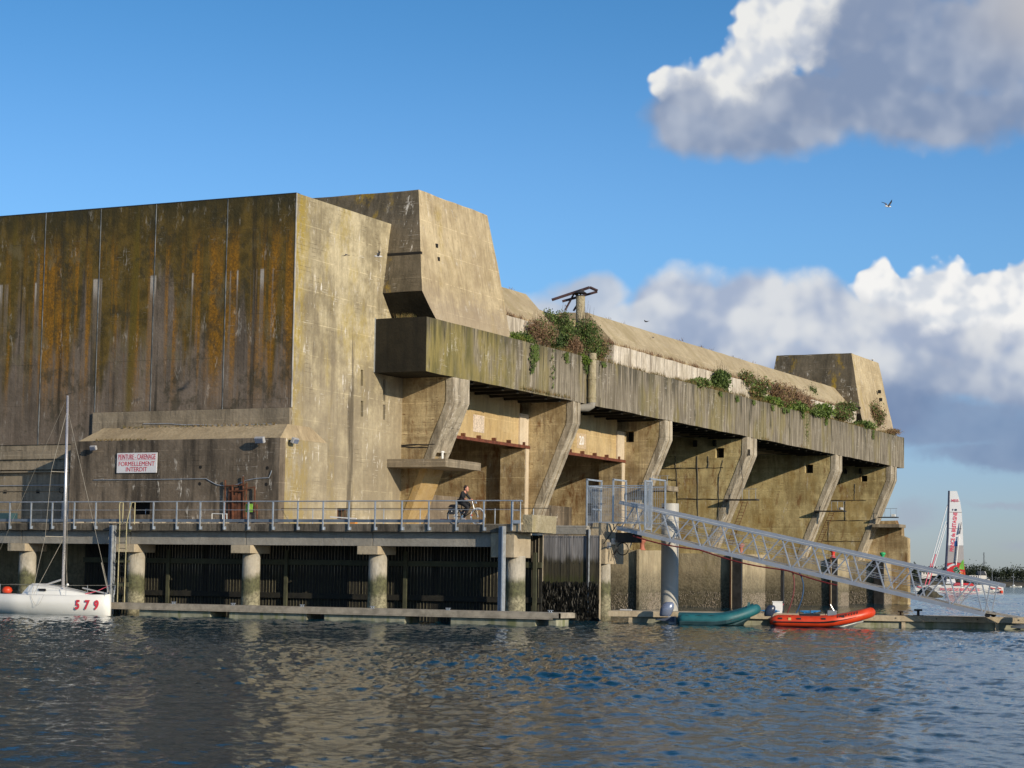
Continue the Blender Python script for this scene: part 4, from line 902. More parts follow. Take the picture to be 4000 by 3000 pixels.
def xat(px, top):  # world X of an image column measured along the chord
    a, b_ = (TL, TR) if top else (GL, GR); pa_, pb_ = (2420, 3900) if top else (2409, 3846)
    lo, hi = a[0]-1, b_[0]+1
    for _ in range(40):
        mid = (lo+hi)/2; p = a+(b_-a)*((mid-a[0])/(b_[0]-a[0])); d = p-CAM; X_ = 2000+FPX*(d@CR)/(d@FW)
        if X_ < px: lo = mid
        else: hi = mid
    return lo
for side, yy in (('near', YG), ('far', YG+GW)):
    bl = GL.copy(); br = GR.copy(); tl = TL.copy(); tr = TR.copy()
    for p in (bl, br, tl, tr): p[1] = yy
    MB().beam(bl+np.array([0, 0, .0]), br, .07, .17).build('bottom_chord', M['alu'], GW_)
    MB().beam(tl, tr, .10, .17).build('top_chord', M['alu'], GW_)
    MB().beam(tl+np.array([0, -.055 if side == 'near' else .055, .0]), tr+np.array([0, -.055 if side == 'near' else .055, .0]), .01, .015).build('chord_seam', M['white'], GW_)
    for k in range(len(bots)):
        b0 = gx(xat(bots[k][0], 0), yy)[0]; t0 = gx(xat(tops[k], 1), yy)[1]
        MB().beam(b0, t0, .055, .055, (0, 1, 0)).build('truss_post', M['alu'], GW_)
        if k+1 < len(tops):
            t1 = gx(xat(tops[k+1], 1)-.05, yy)[1]; MB().beam(b0+np.array([.05, 0, .03]), t1, .05, .05, (0, 1, 0)).build('truss_brace', M['alu'], GW_)
    b0 = gx(xat(2424, 0), yy)[0]; t1 = gx(xat(2480, 1), yy)[1]; MB().beam(b0, t1, .05, .05, (0, 1, 0)).build('truss_brace', M['alu'], GW_)
    b0 = gx(xat(3846, 0), yy)[0]; t1 = gx(xat(3868, 1), yy)[1]; MB().beam(b0, t1, .05, .05, (0, 1, 0)).build('truss_post', M['alu'], GW_)
    for fz in (.36, .46, .72):
        a = bl*(1-fz)+tl*fz; b_ = br*(1-fz)+tr*fz; MB().tube(a+np.array([0, .05, 0]), b_+np.array([0, .05, 0]), .011, n=5).build('handrail_wire', M['galv'], GW_)
nd = 60
for k in range(nd):
    a = GL+(GR-GL)*(k/nd); b_ = GL+(GR-GL)*((k+.93)/nd)
    MB().add([(a[0], YG+.05, a[2]+.10), (b_[0], YG+.05, b_[2]+.10), (b_[0], YG+GW-.05, b_[2]+.10), (a[0], YG+GW-.05, a[2]+.10), (a[0], YG+.05, a[2]+.07), (b_[0], YG+.05, b_[2]+.07), (b_[0], YG+GW-.05, b_[2]+.07), (a[0], YG+GW-.05, a[2]+.07)],
             [(0, 1, 2, 3), (7, 6, 5, 4), (0, 4, 5, 1), (1, 5, 6, 2), (2, 6, 7, 3), (3, 7, 4, 0)]).build('deck_plank', M['wood'], GW_)
e = onY(3975, 2413, YG)
MB().add([(GR[0]-.1, YG, GR[2]+.11), (e[0], YG, .64), (e[0], YG+GW, .64), (GR[0]-.1, YG+GW, GR[2]+.11), (GR[0]-.1, YG, GR[2]+.06), (e[0], YG, .61), (e[0], YG+GW, .61), (GR[0]-.1, YG+GW, GR[2]+.06)],
         [(0, 1, 2, 3), (7, 6, 5, 4), (0, 4, 5, 1), (1, 5, 6, 2), (2, 6, 7, 3), (3, 7, 4, 0)]).build('landing_flap', M['wood'], GW_)
for yy in (YG+.1, YG+GW-.1): MB().tube((GR[0]+.1, yy-.06, .74), (GR[0]+.1, yy+.06, .74), .12, n=12).build('roller', M['black'], GW_)
# hose slung below the gangway and the two hanging hoses
pts = []
for t in np.linspace(0.05, .62, 40): p = GL+(GR-GL)*t; pts.append((p[0], YG-.05, p[2]-.11-.14*abs(math.sin(t*13))))
props(MB().path(pts, .035, 6).build('slung_hose', M['hose']), 'dark red hose sagging along the underside of the gangway', 'hose')
for (x0, y0), (x1, y1), (x2, y2), mt, nm, lab in (((3095, 2232), (3106, 2310), (3075, 2395), 'hose', 'red_hanging_hose', 'dark red hose hanging from the gangway onto the pontoon'), ((3120, 2232), (3148, 2300), (3110, 2395), 'bluehose', 'blue_hanging_hose', 'blue hose hanging from the gangway beside the red one')):
    P_ = [onY(x0, y0, YG), onY((x0+x1)/2+6, (y0+y1)/2, YG), onY(x1, y1, YG-.1), onY((x1+x2)/2+4, (y1+y2)/2, YG-.2), onY(x2, y2, YG-.3)]
    c_ = [sum(((1-t)**(4-i))*(t**i)*math.comb(4, i)*P_[i] for i in range(5)) for t in np.linspace(0, 1, 20)]
    props(MB().path(c_, .03, 6).build(nm, M[mt]), lab, 'hose')
# security gate portals at the head of the gangway
CG = thing('security_gate', (onY(2400, 2040, 87.7)), 'galvanised mesh security cage and gate at the head of the gangway', 'gate')
def portal(pxn, pxf, yt0, yt1, yb, YN, mesh=True, nm='portal_frame', top2=None, hw=None):
    Xp = float(onY(pxn, yt0, YN)[0]); zt = float(onY(pxn, yt0, YN)[2]); yf = float(onX(pxf, yt1, Xp)[1]); zb = float(onY(pxn, yb, YN)[2])
    w = .035
    for y in (YN, yf): MB().box(Xp-w, Xp+w, y-w, y+w, zb, zt).build('gate_post', M['galv'], CG)
    MB().box(Xp-w, Xp+w, YN-w, yf+w, zt-w, zt+w).build('gate_rail', M['galv'], CG)
    return Xp, YN, yf, zb, zt
def meshx(X_, y0, y1, z0, z1, st=.075):
    mb = MB()
    for y in np.arange(y0, y1, st): mb.box(X_-.004, X_+.004, y-.005, y+.005, z0, z1)
    for z in np.arange(z0, z1, st*.75): mb.box(X_-.004, X_+.004, y0, y1, z-.004, z+.004)
    o = mb.build('wire_mesh', M['galv'], CG, fix=False); o['kind'] = 'stuff'
def meshy(x0, x1, Y_, z0, z1, st=.11):
    mb = MB()
    for x in np.arange(x0, x1, st): mb.box(x-.006, x+.006, Y_-.004, Y_+.004, z0, z1)
    for z in np.arange(z0, z1, st*3.5): mb.box(x0, x1, Y_-.004, Y_+.004, z-.004, z+.004)
    o = mb.build('wire_mesh', M['galv'], CG, fix=False); o['kind'] = 'stuff'
Pa = portal(2294, 2350, 1873, 1883, 2062, 87.7); Pb = portal(2396, 2446, 1873, 1882, 2040, 87.7); Pc = portal(2540, 2599, 1870, 1880, 2050, 87.7)
zt = float(onY(2294, 1898, 87.7)[2]); zm = float(onY(2310, 1987, 87.7)[2])
for z in (zt, zm): MB().box(Pa[0]-.03, Pa[0]+.03, Pa[1], Pa[2], z-.03, z+.03).build('gate_rail', M['galv'], CG)
meshx(Pa[0], Pa[1], Pa[2], Pa[3], zt); 
MB().box(Pa[0]-.06, Pa[0]+.06, Pa[1]+.02, Pa[1]+.45, zm-.3, zm+.25).build('lock_box', M['dark_steel'], CG)
zl = float(onY(2400, 2040, 87.7)[2])
for Yy in (Pa[1], Pa[2]):
    for a, b_ in ((Pa[0], Pb[0]), (Pb[0], Pc[0])):
        MB().box(a, b_, Yy-.02, Yy+.02, zt-.02, zt+.02).build('gate_rail', M['galv'], CG)
        MB().box(a, b_, Yy-.02, Yy+.02, zl-.02, zl+.02).build('gate_rail', M['galv'], CG)
        meshy(a, b_, Yy, zl, zt)
xm = float(onY(2466, 1900, 87.7)[0]); MB().box(xm-.02, xm+.02, Pa[2]-.02, Pa[2]+.02, zl, zt).build('gate_post', M['galv'], CG)
# wing panel that stops people climbing round
W0 = float(onY(2520, 1880, 86.9)[0]); wy1 = float(onX(2546, 1885, W0)[1]); wz0 = float(onY(2520, 2066, 86.9)[2]); wz1 = float(onY(2520, 1878, 86.9)[2])
for y in (86.9, wy1): MB().box(W0-.03, W0+.03, y-.03, y+.03, wz0, wz1).build('wing_frame', M['galv'], CG)
for z in (wz0, wz1): MB().box(W0-.03, W0+.03, 86.9, wy1, z-.03, z+.03).build('wing_frame', M['galv'], CG)
meshx(W0, 86.9, wy1, wz0, wz1, .06)
MB().beam((Pa[0]+1.6, 87.7, zl-.02), (AX1+.2, 87.9, zl-1.0), .03, .03).build('stay', M['dark_steel'], CG)
# cable box under the gangway head
q = onY(2430, 2090, 88.6)
props(rough(MB().box(q[0]-.3, q[0]+.75, 88.5, 89.2, q[2]-.35, q[2]+.10), .03, .3).build('cable_box', M['dark_steel']), 'dark cable box with coiled hoses under the head of the gangway', 'box')
ring_ = [(q[0]+.12+.28*math.cos(t), 88.4, q[2]-.65+.28*math.sin(t)) for t in np.linspace(0, 12.5, 40)]
props(MB().path(ring_, .022, 5).build('coiled_cable', M['black']), 'black cable coiled below the dark box at the gangway head', 'cable')
for k in range(3):
    pts = [onY(2400+k*5, 2130+k*6, 88.3)+np.array([math.sin(t*5+k)*.08, 0, -t*.55]) for t in np.linspace(0, 1, 10)]
    props(MB().path(pts, .02, 5).build('hanging_cable', M['black']), 'black cable dangling beside the gangway abutment', 'cable', 'cables dangling beside the gangway abutment')
# ------------------------------------------------------------------ bollards on the far quays, cleats and gear on the right pontoon
def bollard(p, mat, lab, s_=1.0):
    t = thing('bollard', p, lab, 'bollard', 'mushroom bollards on the bunker quays')
    MB().lathe(p, [(.20*s_, 0), (.19*s_, .06), (.13*s_, .12*s_), (.12*s_, .38*s_), (.22*s_, .50*s_), (.23*s_, .60*s_), (.12*s_, .66*s_)], 14).build('bollard_body', M[mat], t, smooth=True)
for x, y, i, mt, lab in ((2568, 2150, 2, 'pinkboll', 'faded pink-red bollard just left of the white guide pile'), (2923, 2165, 3, 'pinkboll', 'pale red bollard seen between the gangway braces'),
                         (3254, 2187, 4, 'redboll', 'bright red bollard on the quay behind the gangway'), (3466, 2193, 5, 'greenboll', 'bright green bollard on the last quay behind the gangway')):
    p = onY(x, y, FINS[i][0]+.2); xx = min(p[0], BASE[i-2][0]-.3); bollard((xx, FINS[i][0]+.2 if i > 2 else FINS[i][0]+.9, 3.86), mt, lab, 1.15)
# dark steel piles at the foundation corners
for k, (px0, px1, i, lab) in enumerate(((2862, 2898, 3, 'dark steel H pile in front of the fourth buttress foundation'), (3250, 3271, 4, 'dark steel H pile in front of the fifth buttress foundation'), (3415, 3452, 5, 'dark pile against the last buttress foundation'), (2490, 2500, 2, 'pale slim pile on the corner of the third buttress foundation'), (3052, 3062, 4, 'thin dark pile standing free between two foundations'))):
    yb = FINS[i][0]-.45 if k != 4 else 130.; a = float(onY(px0, 2250, yb)[0]); b_ = float(onY(px1, 2250, yb)[0])
    fp = thing('fender_pile', (a, yb, 0), lab, 'pile')
    mt = C['quay'] if k == 3 else M['dark_steel']
    MB().box(a, b_, yb-.15, yb+.1, -3, 3.9 if k != 4 else 3.2).build('pile_web', mt, fp)
    if k in (0, 1): MB().box(a-.12, a-.01, yb-.2, yb+.1, -3, 3.9).build('pile_flange', M['rust'], fp); MB().box(a-.03, a+.0, yb-.22, yb+.08, -3, 3.7).build('pile_edge', C['cap_c'], fp)
def on_line(px, z, v=0.):  # point on the right pontoon at an image column
    lo, hi = -3, LEN+4
    for _ in range(40):
        mid = (lo+hi)/2; d = LP(mid, v, z)-CAM
        if 2000+FPX*(d@CR)/(d@FW) < px: lo = mid
        else: hi = mid
    return LP(lo, v, z)
for k, (px, sc_) in enumerate(((3518, .8), (3587, 1.25))):
    p = on_line(px, .605, .5); cl = thing('pontoon_cleat', p, ['small rusty cleat on the right pontoon deck', 'large black double-horned cleat on the right pontoon deck'][k], 'cleat')
    MB().box(p[0]-.17*sc_, p[0]+.17*sc_, p[1]-.07, p[1]+.07, p[2], p[2]+.03).build('cleat_base', M['dark_steel' if k else 'rust'], cl)
    MB().tube(p, p+np.array([0, 0, .18*sc_]), .05*sc_, n=8).build('cleat_stem', M['dark_steel' if k else 'rust'], cl)
    MB().beam(p-rt0*.14*sc_+np.array([0, 0, .2*sc_]), p+rt0*.14*sc_+np.array([0, 0, .2*sc_]), .07, .07*sc_).build('cleat_horn', M['dark_steel' if k else 'rust'], cl)
p = on_line(3037, .605, .9)
SV = thing('service_pedestal', p, 'white water and power pedestal on the pontoon behind the orange boat', 'pedestal')
def rbox(c, hx_, hy_, z0, z1, d=None):
    d = dP if d is None else d; n_ = np.array([-d[1], d[0], 0]); c = np.array([c[0], c[1], 0])
    vs = [c-d*hx_-n_*hy_, c+d*hx_-n_*hy_, c+d*hx_+n_*hy_, c-d*hx_+n_*hy_]; return MB().add([(v[0], v[1], z0) for v in vs]+[(v[0], v[1], z1) for v in vs], [(0, 3, 2, 1), (4, 5, 6, 7), (0, 1, 5, 4), (1, 2, 6, 5), (2, 3, 7, 6), (3, 0, 4, 7)])
rbox(p, .21, .13, .605, 1.10).build('pedestal_body', M['white'], SV, bevel=.01); rbox(p, .23, .15, 1.10, 1.14).build('pedestal_lid', M['white'], SV)
rbox(p+dP*.225, .015, .10, .7, 1.05).build('side_hatch', M['grey'], SV); rbox(p+dP*.25, .02, .03, .97, 1.03).build('socket', M['redtxt'], SV)
p = on_line(2445, .605, .6); props(rbox(p, .28, .12, .605, .68).build('grey_pontoon_box', M['grey'], None, bevel=.03), 'flat grey lidded box at the left end of the right pontoon', 'box')
for k, (px, lab) in enumerate(((3010, 'bright blue rope heap left of the white pedestal'), (3160, 'bright blue rope heap right of the white pedestal'))):
    p = on_line(px, .63, .7); pts = [p+dP*(.45*math.cos(t*2.1)*(.4+.08*t))+nP*.2*math.sin(t*3)+np.array([0, 0, .012*t]) for t in np.linspace(0, 9, 50)]
    props(MB().path(pts, .022, 5).build('rope_heap', M['bluerope']), lab, 'rope')
# ------------------------------------------------------------------ inflatable boats
def rib(name, o, d, L, beam, tube_r, mt_tube, label, z0, prow, mats):
    """o = middle of the stern at the water, d = heading"""
    n_ = np.array([-d[1], d[0], 0]); t = thing(name, o, label, 'boat')
    def q(u, v, z): return o+d*u+n_*v+np.array([0, 0, z])
    pts = []; rs = []; m_ = 26
    for s_ in np.linspace(-1, 1, 2*m_+1):
        a = abs(s_); u = L*(1-a)**.82 if a < 1 else 0; v = beam/2*math.copysign(min(1, (a/.42))**.62, s_) if s_ else 0
        z = z0+prow*max(0, (u/L-.45)/.55)**1.8
        pts.append(q(u, v, z)); rs.append(tube_r*(1-.10*(u/L)**3) if a < .985 else tube_r*.55)
    MB().path(pts, rs, 14).build('inflatable_tube', mt_tube, t, smooth=True)
    # rigid hull below
    rings = []
    for u in np.linspace(.05*L, .93*L, 10):
        f = u/L; w = beam*.40*(1-max(0, (f-.55)/.45)**2.4); k = z0-.34+prow*1.25*max(0, (f-.70)/.30)**1.6; zt_ = z0-.02+prow*max(0, (f-.45)/.55)**1.8
        rings.append([q(u, -w, zt_), q(u, -w*.85, k+.12), q(u, 0, k), q(u, w*.85, k+.12), q(u, w, zt_)])
    MB().loft(rings).build('hull', mats[0], t)
    MB().add([q(.1*L, -beam*.33, z0), q(.8*L, -beam*.25, z0+.05), q(.8*L, beam*.25, z0+.05), q(.1*L, beam*.33, z0), q(.1*L, -beam*.33, z0-.04), q(.8*L, -beam*.25, z0), q(.8*L, beam*.25, z0), q(.1*L, beam*.33, z0-.04)],
             [(0, 1, 2, 3), (7, 6, 5, 4), (0, 4, 5, 1), (1, 5, 6, 2), (2, 6, 7, 3), (3, 7, 4, 0)]).build('floor', M['tealdark'], t)
    return t, q
def outboard(t, q, u, z, s_, mt, lower):
    c = q(u, 0, z)
    prof = []
    rings = []
    for f, wl, ww in ((0, .30, .17), (.15, .36, .20), (.55, .40, .22), (.85, .34, .19), (1, .20, .11)):
        rings.append([q(u+(-.5*wl+.12*f)*s_+wl*s_*.5+wl*.5*s_*math.cos(a), ww*.5*s_*math.sin(a)*1.3, z+f*.42*s_) for a in np.linspace(0, 2*math.pi, 15)[:-1]])
    MB().loft(rings).build('engine_cowling', mt, t, smooth=True)
    MB().add([q(u+.1*s_, -.06, z), q(u+.34*s_, -.06, z), q(u+.34*s_, .06, z), q(u+.1*s_, .06, z), q(u+.14*s_, -.05, z-.75*s_), q(u+.32*s_, -.05, z-.75*s_), q(u+.32*s_, .05, z-.75*s_), q(u+.14*s_, .05, z-.75*s_)],
             [(0, 3, 2, 1), (4, 5, 6, 7), (0, 1, 5, 4), (1, 2, 6, 5), (2, 3, 7, 6), (3, 0, 4, 7)]).build('engine_leg', lower, t)
# teal covered boat: heads right, stern with silver engine at left
o1 = onZ(2640, 2443, WZ); o2 = onZ(2985, 2443, WZ); o1 = o1+np.array([0, 0, 0])
dT = dP
s0 = on_line(2652, WZ, -.95); s1 = on_line(2952, WZ, -.95); LT = np.linalg.norm(s1-s0)
t, q = rib('teal_inflatable_boat', s0, dT, LT, 1.55, .25, M['teal'], 'teal covered inflatable boat with silver-blue outboard, moored left of the orange one', .22, .50, (M['tealdark'],))
rings = []
for f in np.linspace(.0, .97, 12):
    u = f*LT; z = .22+.50*max(0, (f-.45)/.55)**1.8; w = .66*(1-max(0, (f-.6)/.4)**2.2)
    rings.append([q(u, -w, z+.14), q(u, -w*.5, z+.27), q(u, 0, z+.31), q(u, w*.5, z+.27), q(u, w, z+.14)])
MB().loft(rings, close=False).build('cover', M['teal'], t, smooth=True, fix=False)
outboard(t, q, -.62, .34, 1.5, M['engine2'], M['grey'])
MB().loft([[q(-1.05, -.05, .18), q(-1.0, -.16, .22), q(-1.0, .16, .22), q(-1.05, .05, .16)], [q(-.2, -.10, .10), q(-.2, -.22, .34), q(-.2, .22, .34), q(-.2, .10, .10)]]).build('engine_bracket', M['engine2'], t)
rings = []
for u in np.linspace(.1, LT*.80, 24):
    a = min(.999, max(0, 1-(u/LT)**(1/.82))); v = .775*min(1, a/.42)**.62; zz = .22+.50*max(0, (u/LT-.45)/.55)**1.8
    rings.append([q(u, -(v+.19), zz-.20), q(u, -(v+.262), zz-.07), q(u, -(v+.255), zz-.05), q(u, -(v+.15), zz-.2)])
MB().loft(rings).build('lower_strake', M['tealdark'], t)
# two coils of the painter round the bow
for du in (-.30, -.36):
    pts = [q(LT+du+.03*math.sin(a), .78*math.cos(a)*.36, .72+.30*math.sin(a)*.95) for a in np.linspace(0, 2*math.pi, 20)]
    MB().path(pts, .02, 5).build('bow_rope', M['teal'], t)
pts = [q(.35+.28*k, -.93+.0, .42-.045*(k % 2)) for k in range(8)]; MB().path(pts, .014, 5).build('grab_line', M['black'], t)
# orange boat
s0 = on_line(3010, WZ, -1.05); s1 = on_line(3400, WZ, -1.05); LO = np.linalg.norm(s1-s0)
t, q = rib('orange_rigid_inflatable_boat', s0, dP, LO, 1.9, .245, M['orange'], 'orange rigid inflatable boat with black band, console and dark outboard', .24, .42, (M['gel'],))
OB = t
def side(u, dv=.0, z=.24): # on the near outer surface of the tube
    a = 1-(u/LO)**(1/.82); v = .95*min(1, a/.42)**.62; zz = .24+.42*max(0, (u/LO-.45)/.55)**1.8
    return v, zz
mbb = []
for zo, w_ in ((-.03, .05), ):
    rings = []
    for u in np.linspace(.15, LO*.985, 40):
        v, zz = side(u); band = .045+.05*max(0, u/LO-.5); zz = zz-.03+.05*max(0, u/LO-.6)
        rings.append([q(u, -(v+.225), zz-band), q(u, -(v+.262), zz), q(u, -(v+.225), zz+band), q(u, -(v+.19), zz)])
    MB().loft(rings).build('rubbing_band', M['blackband'], t)
for u in (.45, 1.25, 2.3, 3.1):
    v, zz = side(u); p = q(u, -(v+.225), zz+.12); MB().beam(p-dP*.09, p+dP*.09, .05, .075).build('grab_handle', M['blackband'], t, bevel=.01)
v, zz = side(.85); p = q(.85, -(v+.232), zz+.10); MB().beam(p-dP*.06, p+dP*.06, .02, .11).build('hull_patch', plain('patch_yellow', (.6, .5, .18), .6, var=.5, sc=30), t)
u0 = LO*.80
for k, ch in enumerate('SNH94203'):
    u = LO*.675+k*.118; v, zz = side(u); v2, zz2 = side(u+.11); dd = q(u+.11, -(v2+.22), zz2)-q(u, -(v+.22), zz); pos = q(u, -(v+.215), zz+.155)
    upv = np.array([0, 0, 1.])*.8+nP*.55
    text_obj(ch, .17, frame(pos, dd, upv), M['blackband'], 'registration_letter', t, bold=.006, depth=.006, sx=.85)
outboard(t, q, -.10, .42, 1.15, M['engine'], M['engine'])
rb = lambda u0, u1, v0, v1, z0, z1: MB().add([q(u0, v0, z0), q(u1, v0, z0), q(u1, v1, z0), q(u0, v1, z0), q(u0, v0, z1), q(u1, v0, z1), q(u1, v1, z1), q(u0, v1, z1)], [(0, 3, 2, 1), (4, 5, 6, 7), (0, 1, 5, 4), (1, 2, 6, 5), (2, 3, 7, 6), (3, 0, 4, 7)])
rb(1.25, 2.15, -.25, .25, .30, .56).build('jockey_seat', M['black'], t, bevel=.03)
for u in (1.25, 1.72): MB().path([q(u, -.22, .5), q(u, -.22, .78), q(u, .22, .78), q(u, .22, .5)], .018, 6).build('seat_rail', M['dark_steel'], t)
rb(2.45, 2.85, -.24, .24, .26, .72).build('steering_console', M['greyhull'], t, bevel=.03)
for v in (-.2, 0, .2): MB().tube(q(2.85, v, .5), q(2.58, v, .98), .022, n=6).build('console_rail', M['chrome'], t)
wheel = [q(2.40+.03*math.sin(a), .14*math.cos(a), .66+.14*math.sin(a)) for a in np.linspace(0, 2*math.pi, 17)]; MB().path(wheel, .014, 5).build('steering_wheel', M['black'], t)
pts = [side(u) for u in np.linspace(.4, LO*.7, 12)]
MB().path([q(u, -(side(u)[0]+.14), side(u)[1]+.20-.04*(k % 2)) for k, u in enumerate(np.linspace(.4, LO*.68, 12))], .012, 5).build('grab_line', M['black'], t)
# grey boat at the right edge of the frame
s0 = on_line(4075, WZ, -.9)
t, q = rib('grey_inflatable_boat', s0, -dP*-1, 3.6, 1.5, .22, M['greyhull'], 'grey inflatable boat with dark blue outboard half out of frame at the pontoon end', .18, .3, (M['greyhull'],))
outboard(t, q, -.55, .48, 1.15, M['engine'], M['greyhull'])
MB().loft([[q(-1.35, -.04, .12), q(-1.35, -.10, .18), q(-1.35, .10, .18), q(-1.35, .04, .1)], [q(-.1, -.30, .02), q(-.1, -.42, .40), q(-.1, .42, .40), q(-.1, .30, .02)]]).build('stern_cone', M['greyhull'], t)
# ------------------------------------------------------------------ white sailing yacht, bow to the right
b0 = onZ(429, 2406, WZ); dY = np.array([1., 0.02, 0]); dY /= np.linalg.norm(dY); nY = np.array([-dY[1], dY[0], 0])
b0[1] = 74.9; b0[0] = float(onY(430, 2400, 74.9)[0]); b0[2] = 0
YT = thing('sailing_yacht', b0-dY*3.2, 'white racing yacht numbered 579 with bare mast moored at the left', 'yacht')
def yq(u, v, z): return b0-dY*u+nY*v+np.array([0, 0, z])   # u measured aft from the bow
rings = []; LH = 6.6
zdeck = lambda u: 1.02-.07*min(1, u/2.5)+.0*u
for u in np.linspace(0, LH, 26):
    f = u/LH; w = 1.42*min(1, (f*1.55+.012))**.62; w = w*(1-.08*max(0, f-.7)/.3); kd = -.35*math.sin(min(1, f*1.1+.08)*math.pi*.8); zd = .98-.06*min(1, u/2.)
    rings.append([yq(u+.04, -w, zd), yq(u+.02, -w*.99, zd*.55+.02), yq(u, -w*.80, .10), yq(u, 0, min(.0, kd)), yq(u, w*.80, .10), yq(u+.02, w*.99, zd*.55+.02), yq(u+.04, w, zd), yq(u+.04, 0, zd+.05)])
MB().loft(rings).build('hull', M['gel'], YT, smooth=True)
rings = []
for u, h_, w in ((.9, .03, .25), (1.6, .18, .45), (2.3, .30, .62), (3.1, .42, .74), (3.75, .50, .78), (4.0, .50, .76), (4.35, .12, .72)):
    z = .95; rings.append([yq(u, -w, z), yq(u, -w*.86, z+h_*.8), yq(u, -w*.5, z+h_), yq(u, w*.5, z+h_), yq(u, w*.86, z+h_*.8), yq(u, w, z)])
MB().loft(rings).build('coachroof', M['gel'], YT, smooth=False)
MB().loft([[yq(3.0, -.75, 1.12), yq(3.35, -.765, 1.12), yq(3.42, -.74, 1.22), yq(3.05, -.72, 1.22)], [yq(3.0, -.70, 1.12), yq(3.35, -.71, 1.12), yq(3.42, -.69, 1.22), yq(3.05, -.67, 1.22)]]).build('cabin_window', M['black'], YT)
mb_ = onY(249, 2312, 74.9); mu = b0[0]-mb_[0]
mt0 = yq(mu, 0, 1.25); mtop = onY(265, 1545, 74.9)
MB().path([mt0, (mt0+mtop)/2, mtop], [.075, .072, .055], 10).build('mast', M['mast'], YT, smooth=True)
MB().tube(mtop+np.array([-.12, 0, .04]), mtop+np.array([.25, 0, .12]), .012, n=5).build('wind_vane', M['dark_steel'], YT)
MB().tube(mtop+np.array([-.12, 0, .0]), mtop+np.array([-.14, 0, .18]), .008, n=5).build('antenna', M['dark_steel'], YT)
def wire(nm, p, q_, r=.009): MB().tube(p, q_, r, n=5).build(nm, M['wire'], YT)
hs_ = mt0+(mtop-mt0)*.93
wire('forestay', yq(.05, 0, 1.0), hs_); wire('furled_forestay_end', yq(.15, 0, 1.1), yq(.15, 0, 1.1)+(hs_-yq(.15, 0, 1.1))*.16, .022)
sp1 = mt0+(mtop-mt0)*.60; sp2 = mt0+(mtop-mt0)*.265
for s_ in (-1, 1):
    a = sp1+nY*s_*.62-dY*.35; b_ = sp2+nY*s_*.8-dY*.45
    wire('spreader', sp1, a, .014); wire('spreader', sp2, b_, .016); wire('shroud', hs_, a); wire('shroud', a, b_); wire('shroud', b_, yq(mu+.75, s_*1.25, .98)); wire('lower_shroud', sp2, yq(mu+.65, s_*1.25, .98))
wire('backstay', mtop, yq(LH+.6, 0, 1.0), .006)
MB().path([yq(mu+.1, -.05, 1.62), yq(mu+1.35, -.3, 1.22)], .045, 6).build('boom_kicker', M['grey'], YT)
MB().beam(yq(.1, -.15, 1.05), yq(1.35, -.25, 1.28), .06, .06).build('bow_sprit_pole', M['grey'], YT)
MB().path([yq(.0, -.1, 1.42), yq(.6, -.2, 1.15), yq(1.15, -.3, 1.02)], .018, 5).build('pink_bow_line', M['txtpink'], YT)
MB().path([yq(.0, -.28, 1.0), yq(-.02, -.28, 1.42), yq(-.02, .28, 1.42), yq(.0, .28, 1.0)], .014, 6).build('pulpit', M['galv'], YT)
for u in (1.85, 3.2, 5.1): 
    w = 1.3*min(1, (u/LH*1.55+.012))**.62; 
    for s_ in (-1, 1): MB().tube(yq(u, s_*w, .92), yq(u, s_*w, 1.40), .012, n=5).build('stanchion', M['galv'], YT)
for s_ in (-1, 1): MB().path([yq(0, s_*.28, 1.42), yq(1.85, s_*.85, 1.38), yq(3.2, s_*1.15, 1.38), yq(5.1, s_*1.28, 1.38), yq(6.6, s_*1.28, 1.38)], .007, 5).build('guard_wire', M['wire'], YT)
MB().lathe(yq(1.95, -.55, 1.35), [(.0, 0), (.05, .02), (.06, .06), (.04, .11), (.0, .13)], 10).build('bow_light', M['white'], YT, smooth=True)
MB().path([yq(3.4-.05*k, -1.28, .93-.45*math.sin(k/14*math.pi)) for k in range(0, 15)], .006, 5).build('slack_line', M['wire'], YT)
for k, ch in enumerate('579'):
    u = 1.28-.40*k; w = 1.42*min(1, (u/LH*1.55+.012))**.62; w2 = 1.42*min(1, ((u-.2)/LH*1.55+.012))**.62
    dd = yq(u-.2, -w2, .5)-yq(u, -w, .5); pos = yq(u, -w*.99-.04, .52)
    text_obj(ch, .56, frame(pos, dd, (0, -.10, 1)), M['redtxt'], 'hull_number', YT, bold=.022, depth=.003, sx=.74, shear=.18)
ff = onY(22, 2320, 74.3)
MB().lathe((ff[0], 74.4, .98), [(.0, 0), (.18, .02), (.24, .12), (.20, .24), (.10, .30), (0, .31)], 14).build('orange_bag', M['orange'], None, smooth=True)
props(bpy.data.objects['orange_bag'], 'orange bag lying on the stern deck of the white yacht', 'bag')
